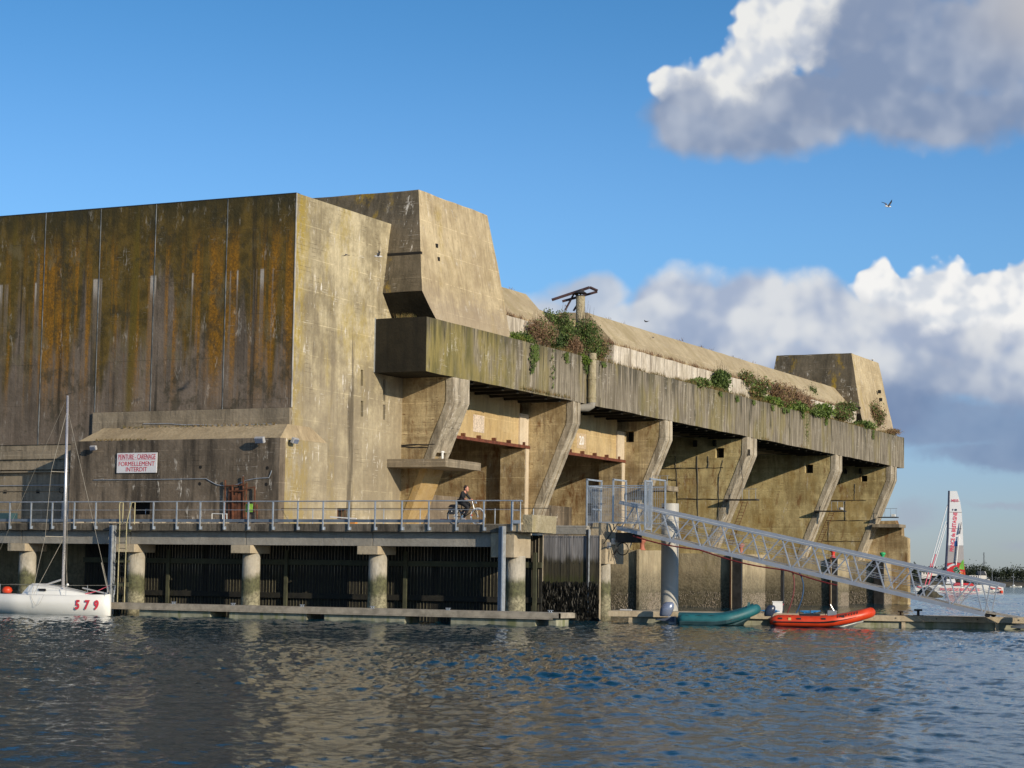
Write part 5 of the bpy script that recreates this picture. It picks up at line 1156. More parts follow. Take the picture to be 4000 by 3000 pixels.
# ------------------------------------------------------------------ racing trimaran under mainsail, far out
DT = 420.
def tp(x, y, dd=0.): return atD(x, y, DT+dd)
Tb = tp(3700, 2311); Tb[2] = 0
TM = thing('racing_trimaran', Tb, 'racing trimaran with tall white printed sail motoring on the open water', 'trimaran')
ax = rt0*.97+fw0*(-.24); ax /= np.linalg.norm(ax); ay = np.array([-ax[1], ax[0], 0])
def tq(u, v, z): return Tb+ax*u+ay*v+np.array([0, 0, z])
k_ = DT/FPX  # metres per image pixel out there
def hull(nm, u0, u1, v, w, z0, zt, mat, sheer=.3):
    rings = []
    for f in np.linspace(0, 1, 12):
        u = u0+(u1-u0)*f; ww = w*max(.05, math.sin(math.pi*min(1, f*.75+.22))); zz = zt+sheer*f; kb = z0+.4*(1-math.sin(math.pi*min(1, f*.8+.15)))
        rings.append([tq(u, v-ww, zz), tq(u, v-ww*.8, kb+.2), tq(u, v, kb), tq(u, v+ww*.8, kb+.2), tq(u, v+ww, zz)])
    return MB().loft(rings).build(nm, mat, TM)
Lh = 338*k_
hull('near_hull', -125*k_, 214*k_, -3.2, .55, -.2, 1.15, M['gel'])
hull('centre_hull', -110*k_, 214*k_, 0, .8, -.2, 1.35, M['gel'], .4)
hull('far_hull', -100*k_, 190*k_, 3.4, .5, -.1, 1.15, M['gel'])
for u in (-1.5, 4.0): MB().beam(tq(u, -3.3, 1.35), tq(u, 3.3, 1.35), .8, .3).build('cross_beam', M['gel'], TM)
MB().loft([[tq(1.3, -1, 1.4), tq(5.5, -1, 1.4), tq(5.5, 1, 1.4), tq(1.3, 1, 1.4)], [tq(1.6, -.8, 2.0), tq(5.0, -.8, 1.9), tq(5.0, .8, 1.9), tq(1.6, .8, 2.0)]]).build('deck_house', M['sailred'], TM)
MB().tube(tq(3.0, -3.5, -.2), tq(3.0, -3.5, 3.5), .28, n=8).build('daggerboard', M['gel'], TM)
def at_sail(x, y, dv=0): # point on the plane of the sail (plane holding ax and up through the mast)
    d = ray(x, y); o_ = tq(0, -.35+dv, 0); n_ = ay; s_ = ((o_-CAM)@n_)/(d@n_); return CAM+d*s_
mz = [at_sail(*p) for p in ((3693, 2250), (3702, 2090), (3707, 1917))]
MB().path([mz[0]-np.array([0, 0, 1.2]), mz[0], mz[1], mz[2]], [.26, .26, .24, .2], 8).build('wing_mast', M['navy'], TM)
def sailpoly(nm, pts, mat, dv=0, th=.03):
    P_ = [at_sail(x, y, dv) for x, y in pts]; Q_ = [p+ay*th for p in P_]; n = len(P_)
    return MB().add(P_+Q_, [tuple(range(n)), tuple(range(2*n-1, n-1, -1))]+[(i, n+i, n+(i+1) % n, (i+1) % n) for i in range(n)]).build(nm, mat, TM)
sailpoly('mainsail', [(3711, 1918), (3738, 1918), (3750, 1957), (3757, 2000), (3761, 2075), (3763, 2130), (3702, 2130), (3706, 2000)], M['sail'])
sailpoly('lower_sail_panel', [(3702, 2130.3), (3763, 2130.3), (3766, 2200), (3698, 2200)], M['sailgrey'])
sailpoly('red_sail_panel', [(3698, 2200.3), (3735, 2195), (3766, 2200.3), (3773, 2258), (3697, 2243)], M['sailred'])
sailpoly('sail_foot', [(3697, 2262), (3730, 2262), (3735, 2283), (3695, 2280)], M['sail'])
for y in (1957, 2000, 2064): MB().tube(at_sail(3708, y, -.02), at_sail(3757 if y > 1960 else 3749, y+1, -.02), .06, n=5).build('sail_batten', M['sailgrey'], TM)
arc = [at_sail(x, y, -.04) for x, y in ((3700, 2219), (3710, 2211), (3722, 2206), (3736, 2204))]; MB().path(arc, .22, 5).build('white_arc', M['sail'], TM)
def blobs(nm, cx, cy, r, mat, n, rs, dv):
    mb = MB()
    for k in range(n):
        a = random.uniform(0, 6.28); rr_ = r*math.sqrt(random.random()); c = at_sail(cx+rr_*math.cos(a), cy+rr_*math.sin(a), dv); w = rs*k_*random.uniform(.6, 1.2)
        mb.add([c+ax*w*math.cos(t)+np.array([0, 0, w*math.sin(t)]) for t in np.linspace(0, 2*math.pi, 9)[:-1]], [tuple(range(8))])
    return mb.build(nm, mat, TM, fix=False)
blobs('green_print_disc', 3738, 2226, 9, M['artgreen'], 12, 7, -.05); blobs('green_print_dots', 3738, 2226, 14, M['sail'], 22, 1.0, -.11)
sailpoly('leaf_print', [(3748, 2212), (3757, 2192), (3764, 2186), (3767, 2225), (3756, 2224), (3748, 2222)], M['leafgreen'], -.04)
blobs('orange_print_dots', 3710, 2242, 9, M['artorange'], 10, 3, -.07); blobs('orange_print_dots', 3758, 2238, 9, M['artorange'], 14, 3.2, -.07); blobs('white_print_dots', 3756, 2238, 10, M['sail'], 7, 1.2, -.12)
sailpoly('blue_print_square', [(3728, 2114), (3740, 2112), (3740, 2133), (3728, 2134)], plain('blue_print', (.02, .12, .35), .6), -.05)
upm = np.array([0, 0, 1.]); 
def stext(s_, x, y, size, mat, rot=False, dv=-.06, sx=1, bold=.01):
    p = at_sail(x, y, dv); xd, zd = (upm+ax*.10, -ax+upm*.10) if rot else (ax, upm)
    text_obj(s_, size, frame(p, xd, zd), mat, 'sail_lettering', TM, sx=sx, bold=bold)
stext('PRINCE de BRETAGNE', 3726, 2078, 1.05, M['txtpink'], True, sx=.78, bold=.03); stext('M50', 3730, 1956, .8, M['txtpink'], sx=1, bold=.01); stext('F 40', 3729, 1992, .55, M['navy'], bold=.02)
sm_ = bpy.data.materials['silver_mast']
MB().tube(at_sail(3735, 2206, -.3), at_sail(3746, 2095, -.3), .12, n=6).build('sail_strut', M['white'], TM); MB().tube(at_sail(3748, 2085, -.3), at_sail(3755, 2040, -.3), .16, .05, n=6).build('strut_head', M['navy'], TM)
for (a, b_) in (((3695, 2035), (3640, 2215)), ((3701, 1972), (3612, 2290)), ((3700, 2040), (3625, 2290))):
    P_ = at_sail(*a); Q_ = at_sail(*b_); MB().tube(P_, P_+(Q_-P_)*.72, .09, n=5).build('furled_headsail', M['sail'], TM); MB().tube(P_+(Q_-P_)*.72, Q_, .11, n=5).build('headsail_tail', M['txtpink'], TM)
hp = tq(50*k_, -3.86, .62); text_obj('PRINCE DE BRETAGNE', .78, frame(hp, ax, upm), M['txtpink'], 'hull_lettering', TM, sx=1.0, bold=.015)
for u in (-112, 165, 190): MB().loft([[tq(u*k_, -3.72, 1.2), tq((u+16)*k_, -3.74, 1.0), tq((u+18)*k_, -3.74, .75), tq(u*k_, -3.72, 1.0)], [tq(u*k_, -3.62, 1.2), tq((u+16)*k_, -3.64, 1.0), tq((u+18)*k_, -3.64, .75), tq(u*k_, -3.62, 1.0)]]).build('red_hull_flash', M['sailred'], TM)
props(MB().lathe(tq(206*k_, -3.9, .0), [(0, 0), (.35, .1), (.35, .55), (0, .6)], 8).build('orange_mooring_buoy', M['orange']), 'small orange buoy at the bow of the trimaran', 'buoy')
# dark weedy rock heap off the end of the bunker
p = onZ(3628, 2333, WZ); rk = MB()
kk = (p-CAM)@FW/FPX
for j in range(26):
    f = random.uniform(-1, 1); c = p+rt0*f*50*kk+fw0*random.uniform(0, 3); h_ = (1-abs(f))*38*kk+.15
    rr_ = random.uniform(.5, .9)*(.6+h_*.5); rk.lathe((c[0], c[1], 0), [(rr_*1.35, -.4), (rr_*1.15, h_*.35), (rr_*.7, h_*.8), (rr_*.15, h_)], 7)
props(rough(rk, .10, .8).build('rock_heap', M['rock']), 'dark weed-covered rock heap in the water beyond the bunker end', 'rocks')
# ------------------------------------------------------------------ far shore
DF = 1350.
def fp_(x, z=0., dd=0.): d = ray(x, 2280); d = d/(d@FW); p = CAM+d*(DF+dd); p[2] = z; return p
mb = MB(); rows = []
for x in np.linspace(3300, 4900, 90):
    rows.append([fp_(x, -1, -8), fp_(x, .6+.3*math.sin(x*.05), 0), fp_(x, 2.6+math.sin(x*.02)*.5, 40), fp_(x, 5.0+1.2*math.sin(x*.013), 160), fp_(x, 5, 600)])
mb.loft(rows, close=False, caps=False)
props(mb.build('far_shore_ground', plain('shore_ground', (.10, .085, .05), .95, var=.5, sc=.05), smooth=True, fix=False), 'low brown-green shoreline across the water', kind='structure')
def foliage(name, centers, n, leaf, mat, parent, flat=1.0, seed=0, hang=0.):
    g_ = np.random.default_rng(seed+11); cs = np.array([c[:3] for c in centers], float); rs = np.array([c[3:6] for c in centers], float)
    w = rs.prod(1)**.67; idx = g_.choice(len(cs), n, p=w/w.sum())
    d = g_.normal(size=(n, 3)); d /= np.linalg.norm(d, axis=1)[:, None]; rad = g_.random(n)**.5*(1+g_.normal(0, .22, n))
    P_ = cs[idx]+d*rs[idx]*rad[:, None]; s_ = leaf*g_.uniform(.5, 1.3, n)[:, None]
    u = g_.normal(size=(n, 3)); u[:, 2] -= hang; u[:, 2] += .9*(hang == 0); u /= np.linalg.norm(u, axis=1)[:, None]; v = np.cross(u, g_.normal(size=(n, 3))); v /= np.linalg.norm(v, axis=1)[:, None]
    fl = flat*(.3 if 'brown' in mat.name else .55); V_ = np.stack([P_-u*s_*(1.6 if 'brown' in mat.name else 1), P_+v*s_*fl, P_+u*s_, P_-v*s_*fl], 1).reshape(-1, 3)-org(parent)
    me_ = bpy.data.meshes.new(name); me_.vertices.add(len(V_)); me_.vertices.foreach_set('co', V_.astype(np.float32).ravel())
    me_.loops.add(4*n); me_.loops.foreach_set('vertex_index', np.arange(4*n, dtype=np.int32)); me_.polygons.add(n); me_.polygons.foreach_set('loop_start', np.arange(0, 4*n, 4, dtype=np.int32)); me_.update(); me_.validate()
    me_.materials.append(mat); o = bpy.data.objects.new(name, me_); COL.objects.link(o)
    if parent is not None: o.parent = parent; ORG[o.name] = org(parent)
    return o
fk = DF/FPX
cent = []
for x in np.arange(3380, 4500, 7):
    top = 2208+8*math.sin(x*.021+1)+6*math.sin(x*.057)+random.uniform(-5, 5)
    if x < 3640: top += 14
    h_ = (2276-top)*fk; dd = random.uniform(40, 90); p = fp_(x+random.uniform(-4, 4), 3, dd); cent.append((p[0], p[1], 2+h_*.55, 3.4, 4, h_*.52)); cent.append((p[0], p[1], h_*.9-1, 2.2, 3, h_*.22))
tl_ = foliage('treeline', cent, 30000, .62, M['fartree'], None, seed=3); props(tl_, 'dark green treeline along the far shore', kind='stuff')
mb = MB()
for x in np.arange(3380, 4500, 9): p = fp_(x, 2, 95); mb.box(p[0]-3, p[0]+3, p[1]-2, p[1]+2, 1, random.uniform(6, 9))
for px, pt, lab in ((3573, 2186, 'narrow dark poplar rising above the shore left of the sail'), (3765, 2196, 'bushy tree crown on the shore behind the sail')):
    h_ = (2276-pt)*fk; p = fp_(px, 3, 30); w = 1.5 if px < 3600 else 3.5
    tr = thing('far_tree', p, lab, 'tree'); MB().tube(p, p+np.array([0, 0, h_*.6]), .3, .1, n=6).build('trunk', M['bark'], tr)
    foliage('crown', [(p[0], p[1], 3+h_*.3, w, w, h_*.3), (p[0], p[1], h_*.65, w*.8, w*.8, h_*.32)], 1500, .55, M['fartree'], tr, seed=int(px))
def house(x0, x1, yt, yb, roofh, lab, dd, flat=False):
    p = fp_((x0+x1)/2, 0, dd); w = (x1-x0)*fk/2; z0 = (2277-yb)*fk+2; z1 = (2277-yt)*fk+2; t = thing('shore_house', (p[0], p[1], z0), lab, 'house')
    def c(u, v, z): return (p[0]+rt0[0]*u+fw0[0]*v, p[1]+rt0[1]*u+fw0[1]*v, z)
    MB().add([c(-w, -4, z0-2), c(w, -4, z0-2), c(w, 4, z0-2), c(-w, 4, z0-2), c(-w, -4, z1), c(w, -4, z1), c(w, 4, z1), c(-w, 4, z1)], [(0, 3, 2, 1), (4, 5, 6, 7), (0, 1, 5, 4), (1, 2, 6, 5), (2, 3, 7, 6), (3, 0, 4, 7)]).build('wall', M['house'], t)
    if not flat:
        r_ = roofh*fk
        MB().add([c(-w-.2, -4.3, z1-.1), c(w+.1, -4.3, z1-.1), c(w+.1, 4.3, z1-.1), c(-w-.2, 4.3, z1-.1), c(-w-.2, 0, z1+r_), c(w-.8, 0, z1+r_)], [(0, 1, 5, 4), (3, 4, 5, 2), (0, 4, 3), (1, 2, 5), (0, 3, 2, 1)]).build('roof', M['roofslate'], t)
        MB().add([c(w-.5, -4.1, z1), c(w+.15, -4.1, z1), c(w+.1, 0, z1+r_*.95), c(w-.5, 0, z1+r_*.95)], [(0, 1, 2, 3)]).build('gable', M['house'], t)
    for k in range(3):
        u = -w*.6+k*w*.55; MB().add([c(u, -4.05, z0+.8), c(u+.8, -4.05, z0+.8), c(u+.8, -4.05, z0+2), c(u, -4.05, z0+2)], [(0, 1, 2, 3)]).build('window', M['roofslate'], t)
house(3628, 3660, 2228, 2240, 14, 'dark-roofed house among trees left of the trimaran sail', 25)
house(3595, 3632, 2240, 2252, 5, 'long pale house low on the shore behind the gangway', 15, True)
house(3781, 3815, 2249, 2262, 5, 'pale flat-roofed house right of the trimaran sail', 5, True)
house(3818, 3849, 2247, 2252, 16, 'house with white gable and dark slate roof on the shore', 20)
house(3852, 3861, 2262, 2268, 3, 'tiny cream boathouse at the shoreline', 0, True)
p = fp_(3844, 3, 200); lm = thing('lattice_mast', p, 'tall thin lattice radio mast above the far trees', 'mast')
h_ = (2276-2163)*(DF+200)/FPX
for a in range(3):
    o_ = np.array([math.cos(a*2.09), math.sin(a*2.09), 0]); MB().tube(p+o_*.75, p+o_*.35+np.array([0, 0, h_]), .10, n=5).build('mast_leg', M['roofslate'], lm)
mb = MB()
for k in range(14): mb.tube(p+np.array([.8*(-1)**k*.8, 0, h_*k/14]), p+np.array([-.7*(-1)**k*.8, 0, h_*(k+1)/14]), .06, n=4)
mb.build('mast_lattice', M['roofslate'], lm)
for k, (px, ymt, yb, lab) in enumerate(((3959, 2238, 2291, 'tiny moored yacht with bare mast near the right edge'), (3831, 2215, 2289, 'bare silver mast of a moored yacht behind the gangway end'), (3876, 2222, 2289, 'thin dark mast of a moored yacht between shore houses'), (3977, 2284, 2291, 'tiny white dinghy moored beside the far yacht'))):
    Dm = 1000; d = ray(px, 2285); d /= d@FW; p = CAM+d*Dm; p[2] = 0; s_ = Dm/FPX; t = thing('moored_boat', p, lab, 'boat')
    rings = [[p+rt0*u+np.array([0, 0, .7])-fw0*w, p+rt0*u+np.array([0, 0, -.1]), p+rt0*u+np.array([0, 0, .7])+fw0*w] for u, w in ((-1.6, .4), (-.5, .8), (.8, .7), (1.8, .1))]
    MB().loft(rings).build('hull', M['gel'], t)
    if ymt < 2280: MB().tube(p, p+np.array([0, 0, (2277-ymt)*s_+2]), .11, .07, n=5).build('mast', M['mast'], t)
    if k == 0: MB().lathe(p+rt0*.1+np.array([0, 0, .7]), [(.6, 0), (.5, .5), (0, .6)], 6).build('cabin', M['gel'], t)
# ------------------------------------------------------------------ things on and in front of the casemate
YC = CY0
a = onY(459, 1770, YC-.05); b_ = onY(612, 1846, YC-.05); a2 = onY(459, 1847, YC-.05); zt = (a[2]+float(onY(610, 1768, YC)[2]))/2; zb = b_[2]
SG = thing('warning_sign', (a[0], YC-.05, zb), 'white sign with red letters PEINTURE - CARENAGE FORMELLEMENT INTERDIT on the dark casemate', 'sign')
MB().box(a[0], b_[0], YC-.07, YC-.03, zb, zt).build('board', M['signw'], SG)
MB().box(a[0]+.1, b_[0]-.1, YC-.03, YC, zb+.1, zb+.2).box(a[0]+.1, b_[0]-.1, YC-.03, YC, zt-.2, zt-.1).build('mounting_rail', M['galv'], SG)
cx_ = (a[0]+b_[0])/2; wS = b_[0]-a[0]; hS = zt-zb
for s_, fz, size, sx in (('PEINTURE - CARENAGE', .79, .335, .66), ('FORMELLEMENT', .44, .30, .90), ('INTERDIT', .165, .30, .86)):
    text_obj(s_, size, frame((cx_, YC-.075, zb+hS*fz), (1, 0, 0), (0, 0, 1)), M['redtxt'], 'lettering', SG, bold=0, sx=sx, depth=.003)
MB().box(cx_-wS*.46, cx_+wS*.46, YC-.074, YC-.07, zb+hS*.640, zb+hS*.655).build('underline', M['redtxt'], SG)
# make the three lines fill the board like the original
for o in list(SG.children):
    if o.name.startswith('lettering'):
        xs_ = [v.co.x for v in o.data.vertices]; w_ = max(xs_)-min(xs_); c0 = (max(xs_)+min(xs_))/2
        tgt = wS*{0: .93, 1: .90, 2: .53}[[c for c in SG.children if c.name.startswith('lettering')].index(o)]
        for v in o.data.vertices: v.co.x = (cx_-SG.location.x)+(v.co.x-c0)*tgt/w_
def floodlight(p, out, lab, s_=1.):
    t = thing('floodlight', p, lab, 'floodlight'); p = np.array(p, float); out = np.array(out, float); sd = np.cross(out, (0, 0, 1))
    MB().beam(p, p+out*.22*s_, .05, .05).build('bracket', M['dark_steel'], t)
    c = p+out*.30*s_
    MB().beam(c-sd*.22*s_+np.array([0, 0, .02]), c+sd*.22*s_+np.array([0, 0, .02]), .16*s_, .26*s_, (out*.45+np.array([0, 0, 1.]))).build('lamp_housing', M['grey'], t, bevel=.02)
    MB().beam(c-sd*.18*s_+out*.085+np.array([0, 0, -.03]), c+sd*.18*s_+out*.085+np.array([0, 0, -.03]), .02, .2*s_, (out*.45+np.array([0, 0, 1.]))).build('lamp_glass', M['engine2'], t)
floodlight(onY(377, 1752, YC), (0, -1, 0), 'small floodlight at the left top corner of the casemate', .8)
floodlight(onY(1030, 1722, YC), (0, -1, 0), 'dark floodlight under the cap edge casting a long shadow', 1.1)
floodlight(onX(1130, 1723, CX1), (1, 0, 0), 'grey floodlight on the sunlit side of the casemate', 1.0)
pts = [onY(x, y, YC-.03) for x, y in ((366, 1875), (500, 1874), (680, 1872), (805, 1870), (830, 1885), (850, 1894), (875, 1898), (905, 1897), (930, 1892), (960, 1877), (1000, 1869), (1050, 1866), (1057, 1852), (1061, 1838))]
props(MB().path(pts, .02, 6).build('wall_conduit', M['galv']), 'thin white conduit sagging across the casemate wall below the sign', 'pipe')
pts = [onY(x, y, YW-.14) for x, y in ((560, 1656), (660, 1655), (720, 1660), (790, 1660), (860, 1662), (960, 1660), (1040, 1656), (1080, 1658))]
props(MB().path(pts, .022, 6).build('sill_cable', M['galv']), 'cable lying along the top of the casemate cap', 'cable')
pts = [onY(x, y, YW+.0) for x, y in ((0, 1897), (120, 1896), (228, 1895), (360, 1893))]
props(MB().path(pts, .018, 6).build('lower_wall_conduit', M['galv']), 'thin conduit along the lower wall left of the casemate', 'pipe')
q = onY(240, 1915, YW); pts = [(q[0]+.14*math.cos(t), YW+.0, q[2]+.14*math.sin(t)) for t in np.linspace(0, 12, 30)]+[(q[0]-.02, YW, q[2]-1.1)]
props(MB().path(pts, .012, 5).build('hung_cable_coil', M['black']), 'small black cable coil hung on the lower wall', 'cable')
# rusty gate frame
RGt = thing('rusty_gate', onY(935, 2020, YC-.1), 'rusty iron gate and frame standing against the casemate wall', 'gate')
def ypt(x, y, dy=.12): return onY(x, y, YC-dy)
for (x0, y0, x1, y1) in ((880, 1875, 878, 2035), (950, 1860, 952, 2035), (963, 1885, 960, 2035), (995, 1905, 994, 2000), (908, 1895, 908, 2035), (1003, 1970, 1004, 2035)):
    MB().beam(ypt(x0, y0), ypt(x1, y1), .055, .055, (0, 1, 0)).build('gate_bar', M['rust'], RGt)
for (x0, y0, x1, y1) in ((878, 1898, 960, 1893), (895, 1918, 960, 1917), (950, 1910, 996, 1902), (880, 1960, 1000, 1957)):
    MB().beam(ypt(x0, y0, .14), ypt(x1, y1, .14), .05, .05, (0, 1, 0)).build('gate_crossbar', M['rust'], RGt)
a = ypt(893, 1930, .06); b_ = ypt(952, 2030, .06)
for k in range(5):
    w = (b_[0]-a[0])/5; MB().box(a[0]+k*w+.01, a[0]+(k+1)*w-.01, YC-.08-.01*(k % 2), YC-.03, b_[2], a[2]+random.uniform(-.1, .3)).build('gate_sheet', M['rust'], RGt)
MB().tube(ypt(950, 1858), ypt(951, 1912), .02, n=6).build('gate_rod', M['chrome'], RGt)
a = onY(960, 1968, YP+.0); b_ = onY(986, 2000, YP)
GN = thing('green_notice', a, 'small lime green notice hung on the pier railing', 'sign')
MB().box(a[0], b_[0], YP+.0, YP+.02, b_[2], a[2]).build('notice_board', M['green'], GN)
for fz, w in ((.8, .7), (.6, .5), (.4, .6), (.2, .3)): MB().box(a[0]+.05, a[0]+.05+(b_[0]-a[0]-.1)*w, YP-.006, YP, b_[2]+(a[2]-b_[2])*fz-.015, b_[2]+(a[2]-b_[2])*fz+.012).build('notice_line', M['leafgreen'], GN)
a = onY(240, 1956, YW-.5); b_ = onY(302, 2028, YW-.5)
CB = thing('electrical_cabinet', (a[0], YW-.5, 4.2), 'pale grey electrical cabinet standing behind the yacht mast', 'cabinet')
MB().box(a[0], a[0]+(b_[0]-a[0])*.75, YW-.5, YW-.1, b_[2], a[2]).build('cabinet_body', M['grey'], CB, bevel=.015); MB().box(a[0]+(b_[0]-a[0])*.76, b_[0], YW-.42, YW-.1, b_[2], a[2]).build('cabinet_side_unit', M['grey'], CB, bevel=.01)
MB().box(a[0]+.02, a[0]+.03, YW-.505, YW-.5, b_[2]+.1, a[2]-.1).build('door_seam', M['dark_steel'], CB)
a = onY(0, 2005, YW-.6); b_ = onY(64, 2030, YW-.6)
props(MB().box(a[0]-1.2, b_[0], YW-1.0, YW-.5, b_[2]-.1, a[2]).build('dark_bench_box', M['tealdark'], None, bevel=.02), 'low dark box on the quay at the left edge', 'box')
# flat rubble step in front of the casemate, orange case, white barrier
rb_ = MB()
for k in range(70):
    x = random.uniform(-62.3, -53.0); s_ = random.uniform(.05, .2); rb_.box(x, x+s_*2, CY0-.35-random.uniform(0, .3), CY0-.05, 4.18, 4.28+s_*random.uniform(.3, 1))
props(rough(rb_, .02, .3).build('rubble', M['wood']), 'broken concrete rubble along the foot of the casemate', kind='stuff')
a = onY(1366, 2025, 79.3); props(MB().box(a[0], a[0]+.30, 79.3, 79.5, 4.27, 4.47).build('orange_case', M['yellowp'], None, bevel=.02), 'small orange case on the quay behind the railing', 'case')
a = onY(1290, 2019, 79.5); b_ = onY(1392, 2026, 79.5); props(MB().beam(a, b_, .05, .05).build('white_pole', M['white']), 'white pole lying across the quay behind the railing', 'pole')
BR = thing('white_barrier', onY(850, 2035, 79.2), 'low white tubular barrier on the quay before the rusty gate', 'barrier')
for x in (828, 870, 886): MB().tube(onY(x, 2006, 79.2), onY(x, 2036, 79.2), .018, n=6).build('post', M['white'], BR)
MB().tube(onY(828, 2006, 79.2), onY(886, 2008, 79.2), .018, n=6).build('rail', M['white'], BR)
RB = thing('bike_hoop', onY(1775, 2035, 79.4), 'low rusty metal hoop rack on the quay behind the bicycle', 'rack')
pts = [onY(1719, 2036, 79.4), onY(1719, 2028, 79.4), onY(1768, 2029, 79.4), onY(1768, 2037, 79.4)]; MB().path(pts, .02, 6).build('hoop', M['rustred'], RB)
# ------------------------------------------------------------------ ladders and platforms on far buttresses
for k, (pa, pb, la, lb, i, lab) in enumerate((((2830, 1952), (2957, 1951), (2912, 1958), (2850, 2130), 3, 'iron ladder and narrow platform on the fourth buttress'), ((3182, 1995), (3300, 1997), (3250, 2000), (3195, 2130), 4, 'iron ladder and narrow platform on the fifth buttress'), ((2480, 1885), (2612, 1890), (0, 0), (0, 0), 2, 'service platform with thin railing on the third buttress'), ((3430, 2018), (3505, 2022), (0, 0), (0, 0), 5, 'small platform with lamp on the last buttress'))):
    yb = FINS[i][0]-.5; a = onY(*pa, yb); b_ = onY(*pb, yb); t = thing('service_platform', (a+b_)/2, lab, 'platform')
    z = (a[2]+b_[2])/2
    if i in (2,):
        z = float(onY(2560, 1905, yb)[2]); rough(MB().box(a[0]+.5, b_[0], yb-.2, FINS[i][1], z-.2, z+.12), .02, .5).build('platform_slab', C['under'], t)
    else: MB().box(a[0], b_[0], yb-.1, FINS[i][0], z-.06, z+.03).build('platform_slab', M['dark_steel'], t)
    for x in np.linspace(b_[0]-1.1, b_[0]-.1, 3): MB().tube((x, yb, z), (x, yb, z+.75), .018, n=5).build('rail_post', M['galv'], t)
    MB().tube((b_[0]-1.1, yb, z+.75), (b_[0], yb, z+.75), .018, n=5).build('handrail', M['galv'], t)
    if la[0]:
        p0 = onY(*la, yb); p1 = onY(*lb, yb)
        for dx in (-.18, .18): MB().tube(p0+np.array([dx, 0, 0]), p1+np.array([dx, 0, 0]), .022, n=5).build('ladder_stile', M['rust'], t)
        n = 14
        for j in range(n):
            p = p0+(p1-p0)*(j+.5)/n; MB().tube(p+np.array([-.18, 0, 0]), p+np.array([.18, 0, 0]), .016, n=5).build('ladder_rung', M['rust'], t)
    if i == 4: MB().lathe((b_[0]-.3, yb, z+.05), [(.0, 0), (.2, .05), (.16, .22), (0, .26)], 8).build('lamp_head', M['grey'], t)
    if i == 5: MB().box(b_[0]-.5, b_[0]-.2, yb-.1, yb+.2, z+.05, z+.25).build('lamp_head', M['white'], t)
# small white lamp on the first buttress platform
q = onY(1743, 1779, 92.4); lp = thing('wall_lamp', q, 'small white lamp standing on the first buttress platform', 'lamp'); MB().lathe((q[0]+.2, 91.6, 7.9), [(.06, 0), (.06, .32), (.10, .34), (.10, .42), (0, .44)], 10).build('lamp_body', M['white'], lp)
# ------------------------------------------------------------------ roof fittings
q = onX(2268, 1135, -48.9); VS = thing('vent_stack', (q[0], q[1], 15), 'slim mossy vent stack with conical cap on the ledge', 'vent')
MB().tube((q[0], q[1], 14.9), (q[0], q[1], q[2]-.35), .27, n=16).build('stack_pipe', C['post'], VS)
MB().lathe((q[0], q[1], q[2]-.35), [(.29, 0), (.29, .05), (.05, .08), (.05, .16), (.40, .18), (.06, .42), (0, .43)], 16).build('rain_cap', M['dark_steel'], VS)
IG = thing('iron_gantry', (q[0], q[1]+.5, 17.5), 'rusty iron crane gantry beams projecting over the ledge beside the vent stack', 'gantry')
def gq(x, y, X=-49.2): return onX(x, y, X)
ga = 2.765; gpx = lambda x, y: (2000+x/ga, 1100+y/ga)
A_ = [(430, 198), (840, 62), (925, 100)]; B_ = [(545, 210), (925, 105)]
def gpt(pp, Dg=float((np.array([q[0], q[1], q[2]])-CAM)@FW)): return atD(*gpx(*pp), Dg)
MB().path([gpt(A_[0]), gpt(A_[1])], .085, 4).build('gantry_beam', M['ironpurple'], IG); MB().path([gpt(A_[1]), gpt(A_[2])], .085, 4).build('gantry_end_beam', M['ironpurple'], IG)
MB().path([gpt(B_[0])+FW*.5, gpt(B_[1])+FW*.5], .075, 4).build('gantry_beam', M['ironpurple'], IG)
for s_, e_ in (((670, 130), (575, 310)), ((760, 165), (665, 315)), ((675, 128), (720, 150))): MB().path([gpt(s_)+FW*.25, gpt(e_)+FW*.25], .06, 4).build('gantry_brace', M['ironpurple'], IG)
pz0 = float(onX(2312, 1380, XO+.28)[2]); py = float(onX(2312, 1480, XO+.28)[1]); px_ = XO+.30
DP = thing('drain_pipe', (px_, py, 12), 'thick mossy drain pipe running down the ledge face with elbow', 'pipe')
MB().tube((px_, py, 12.25), (px_, py, pz0), .24, n=18).build('pipe_barrel', C['post'], DP, smooth=False)
for z in (12.5, 13.6, pz0-.35): MB().tube((px_, py, z), (px_, py, z+.09), .265, n=18).build('pipe_collar', C['post'], DP)
MB().path([(px_, py, 12.3), (px_-.03, py, 12.08), (px_-.2, py-.12, 11.95), (px_-.6, py-.35, 11.93), (px_-1.2, py-.7, 11.95)], .235, 14).build('pipe_elbow', C['pier'], DP, smooth=True)
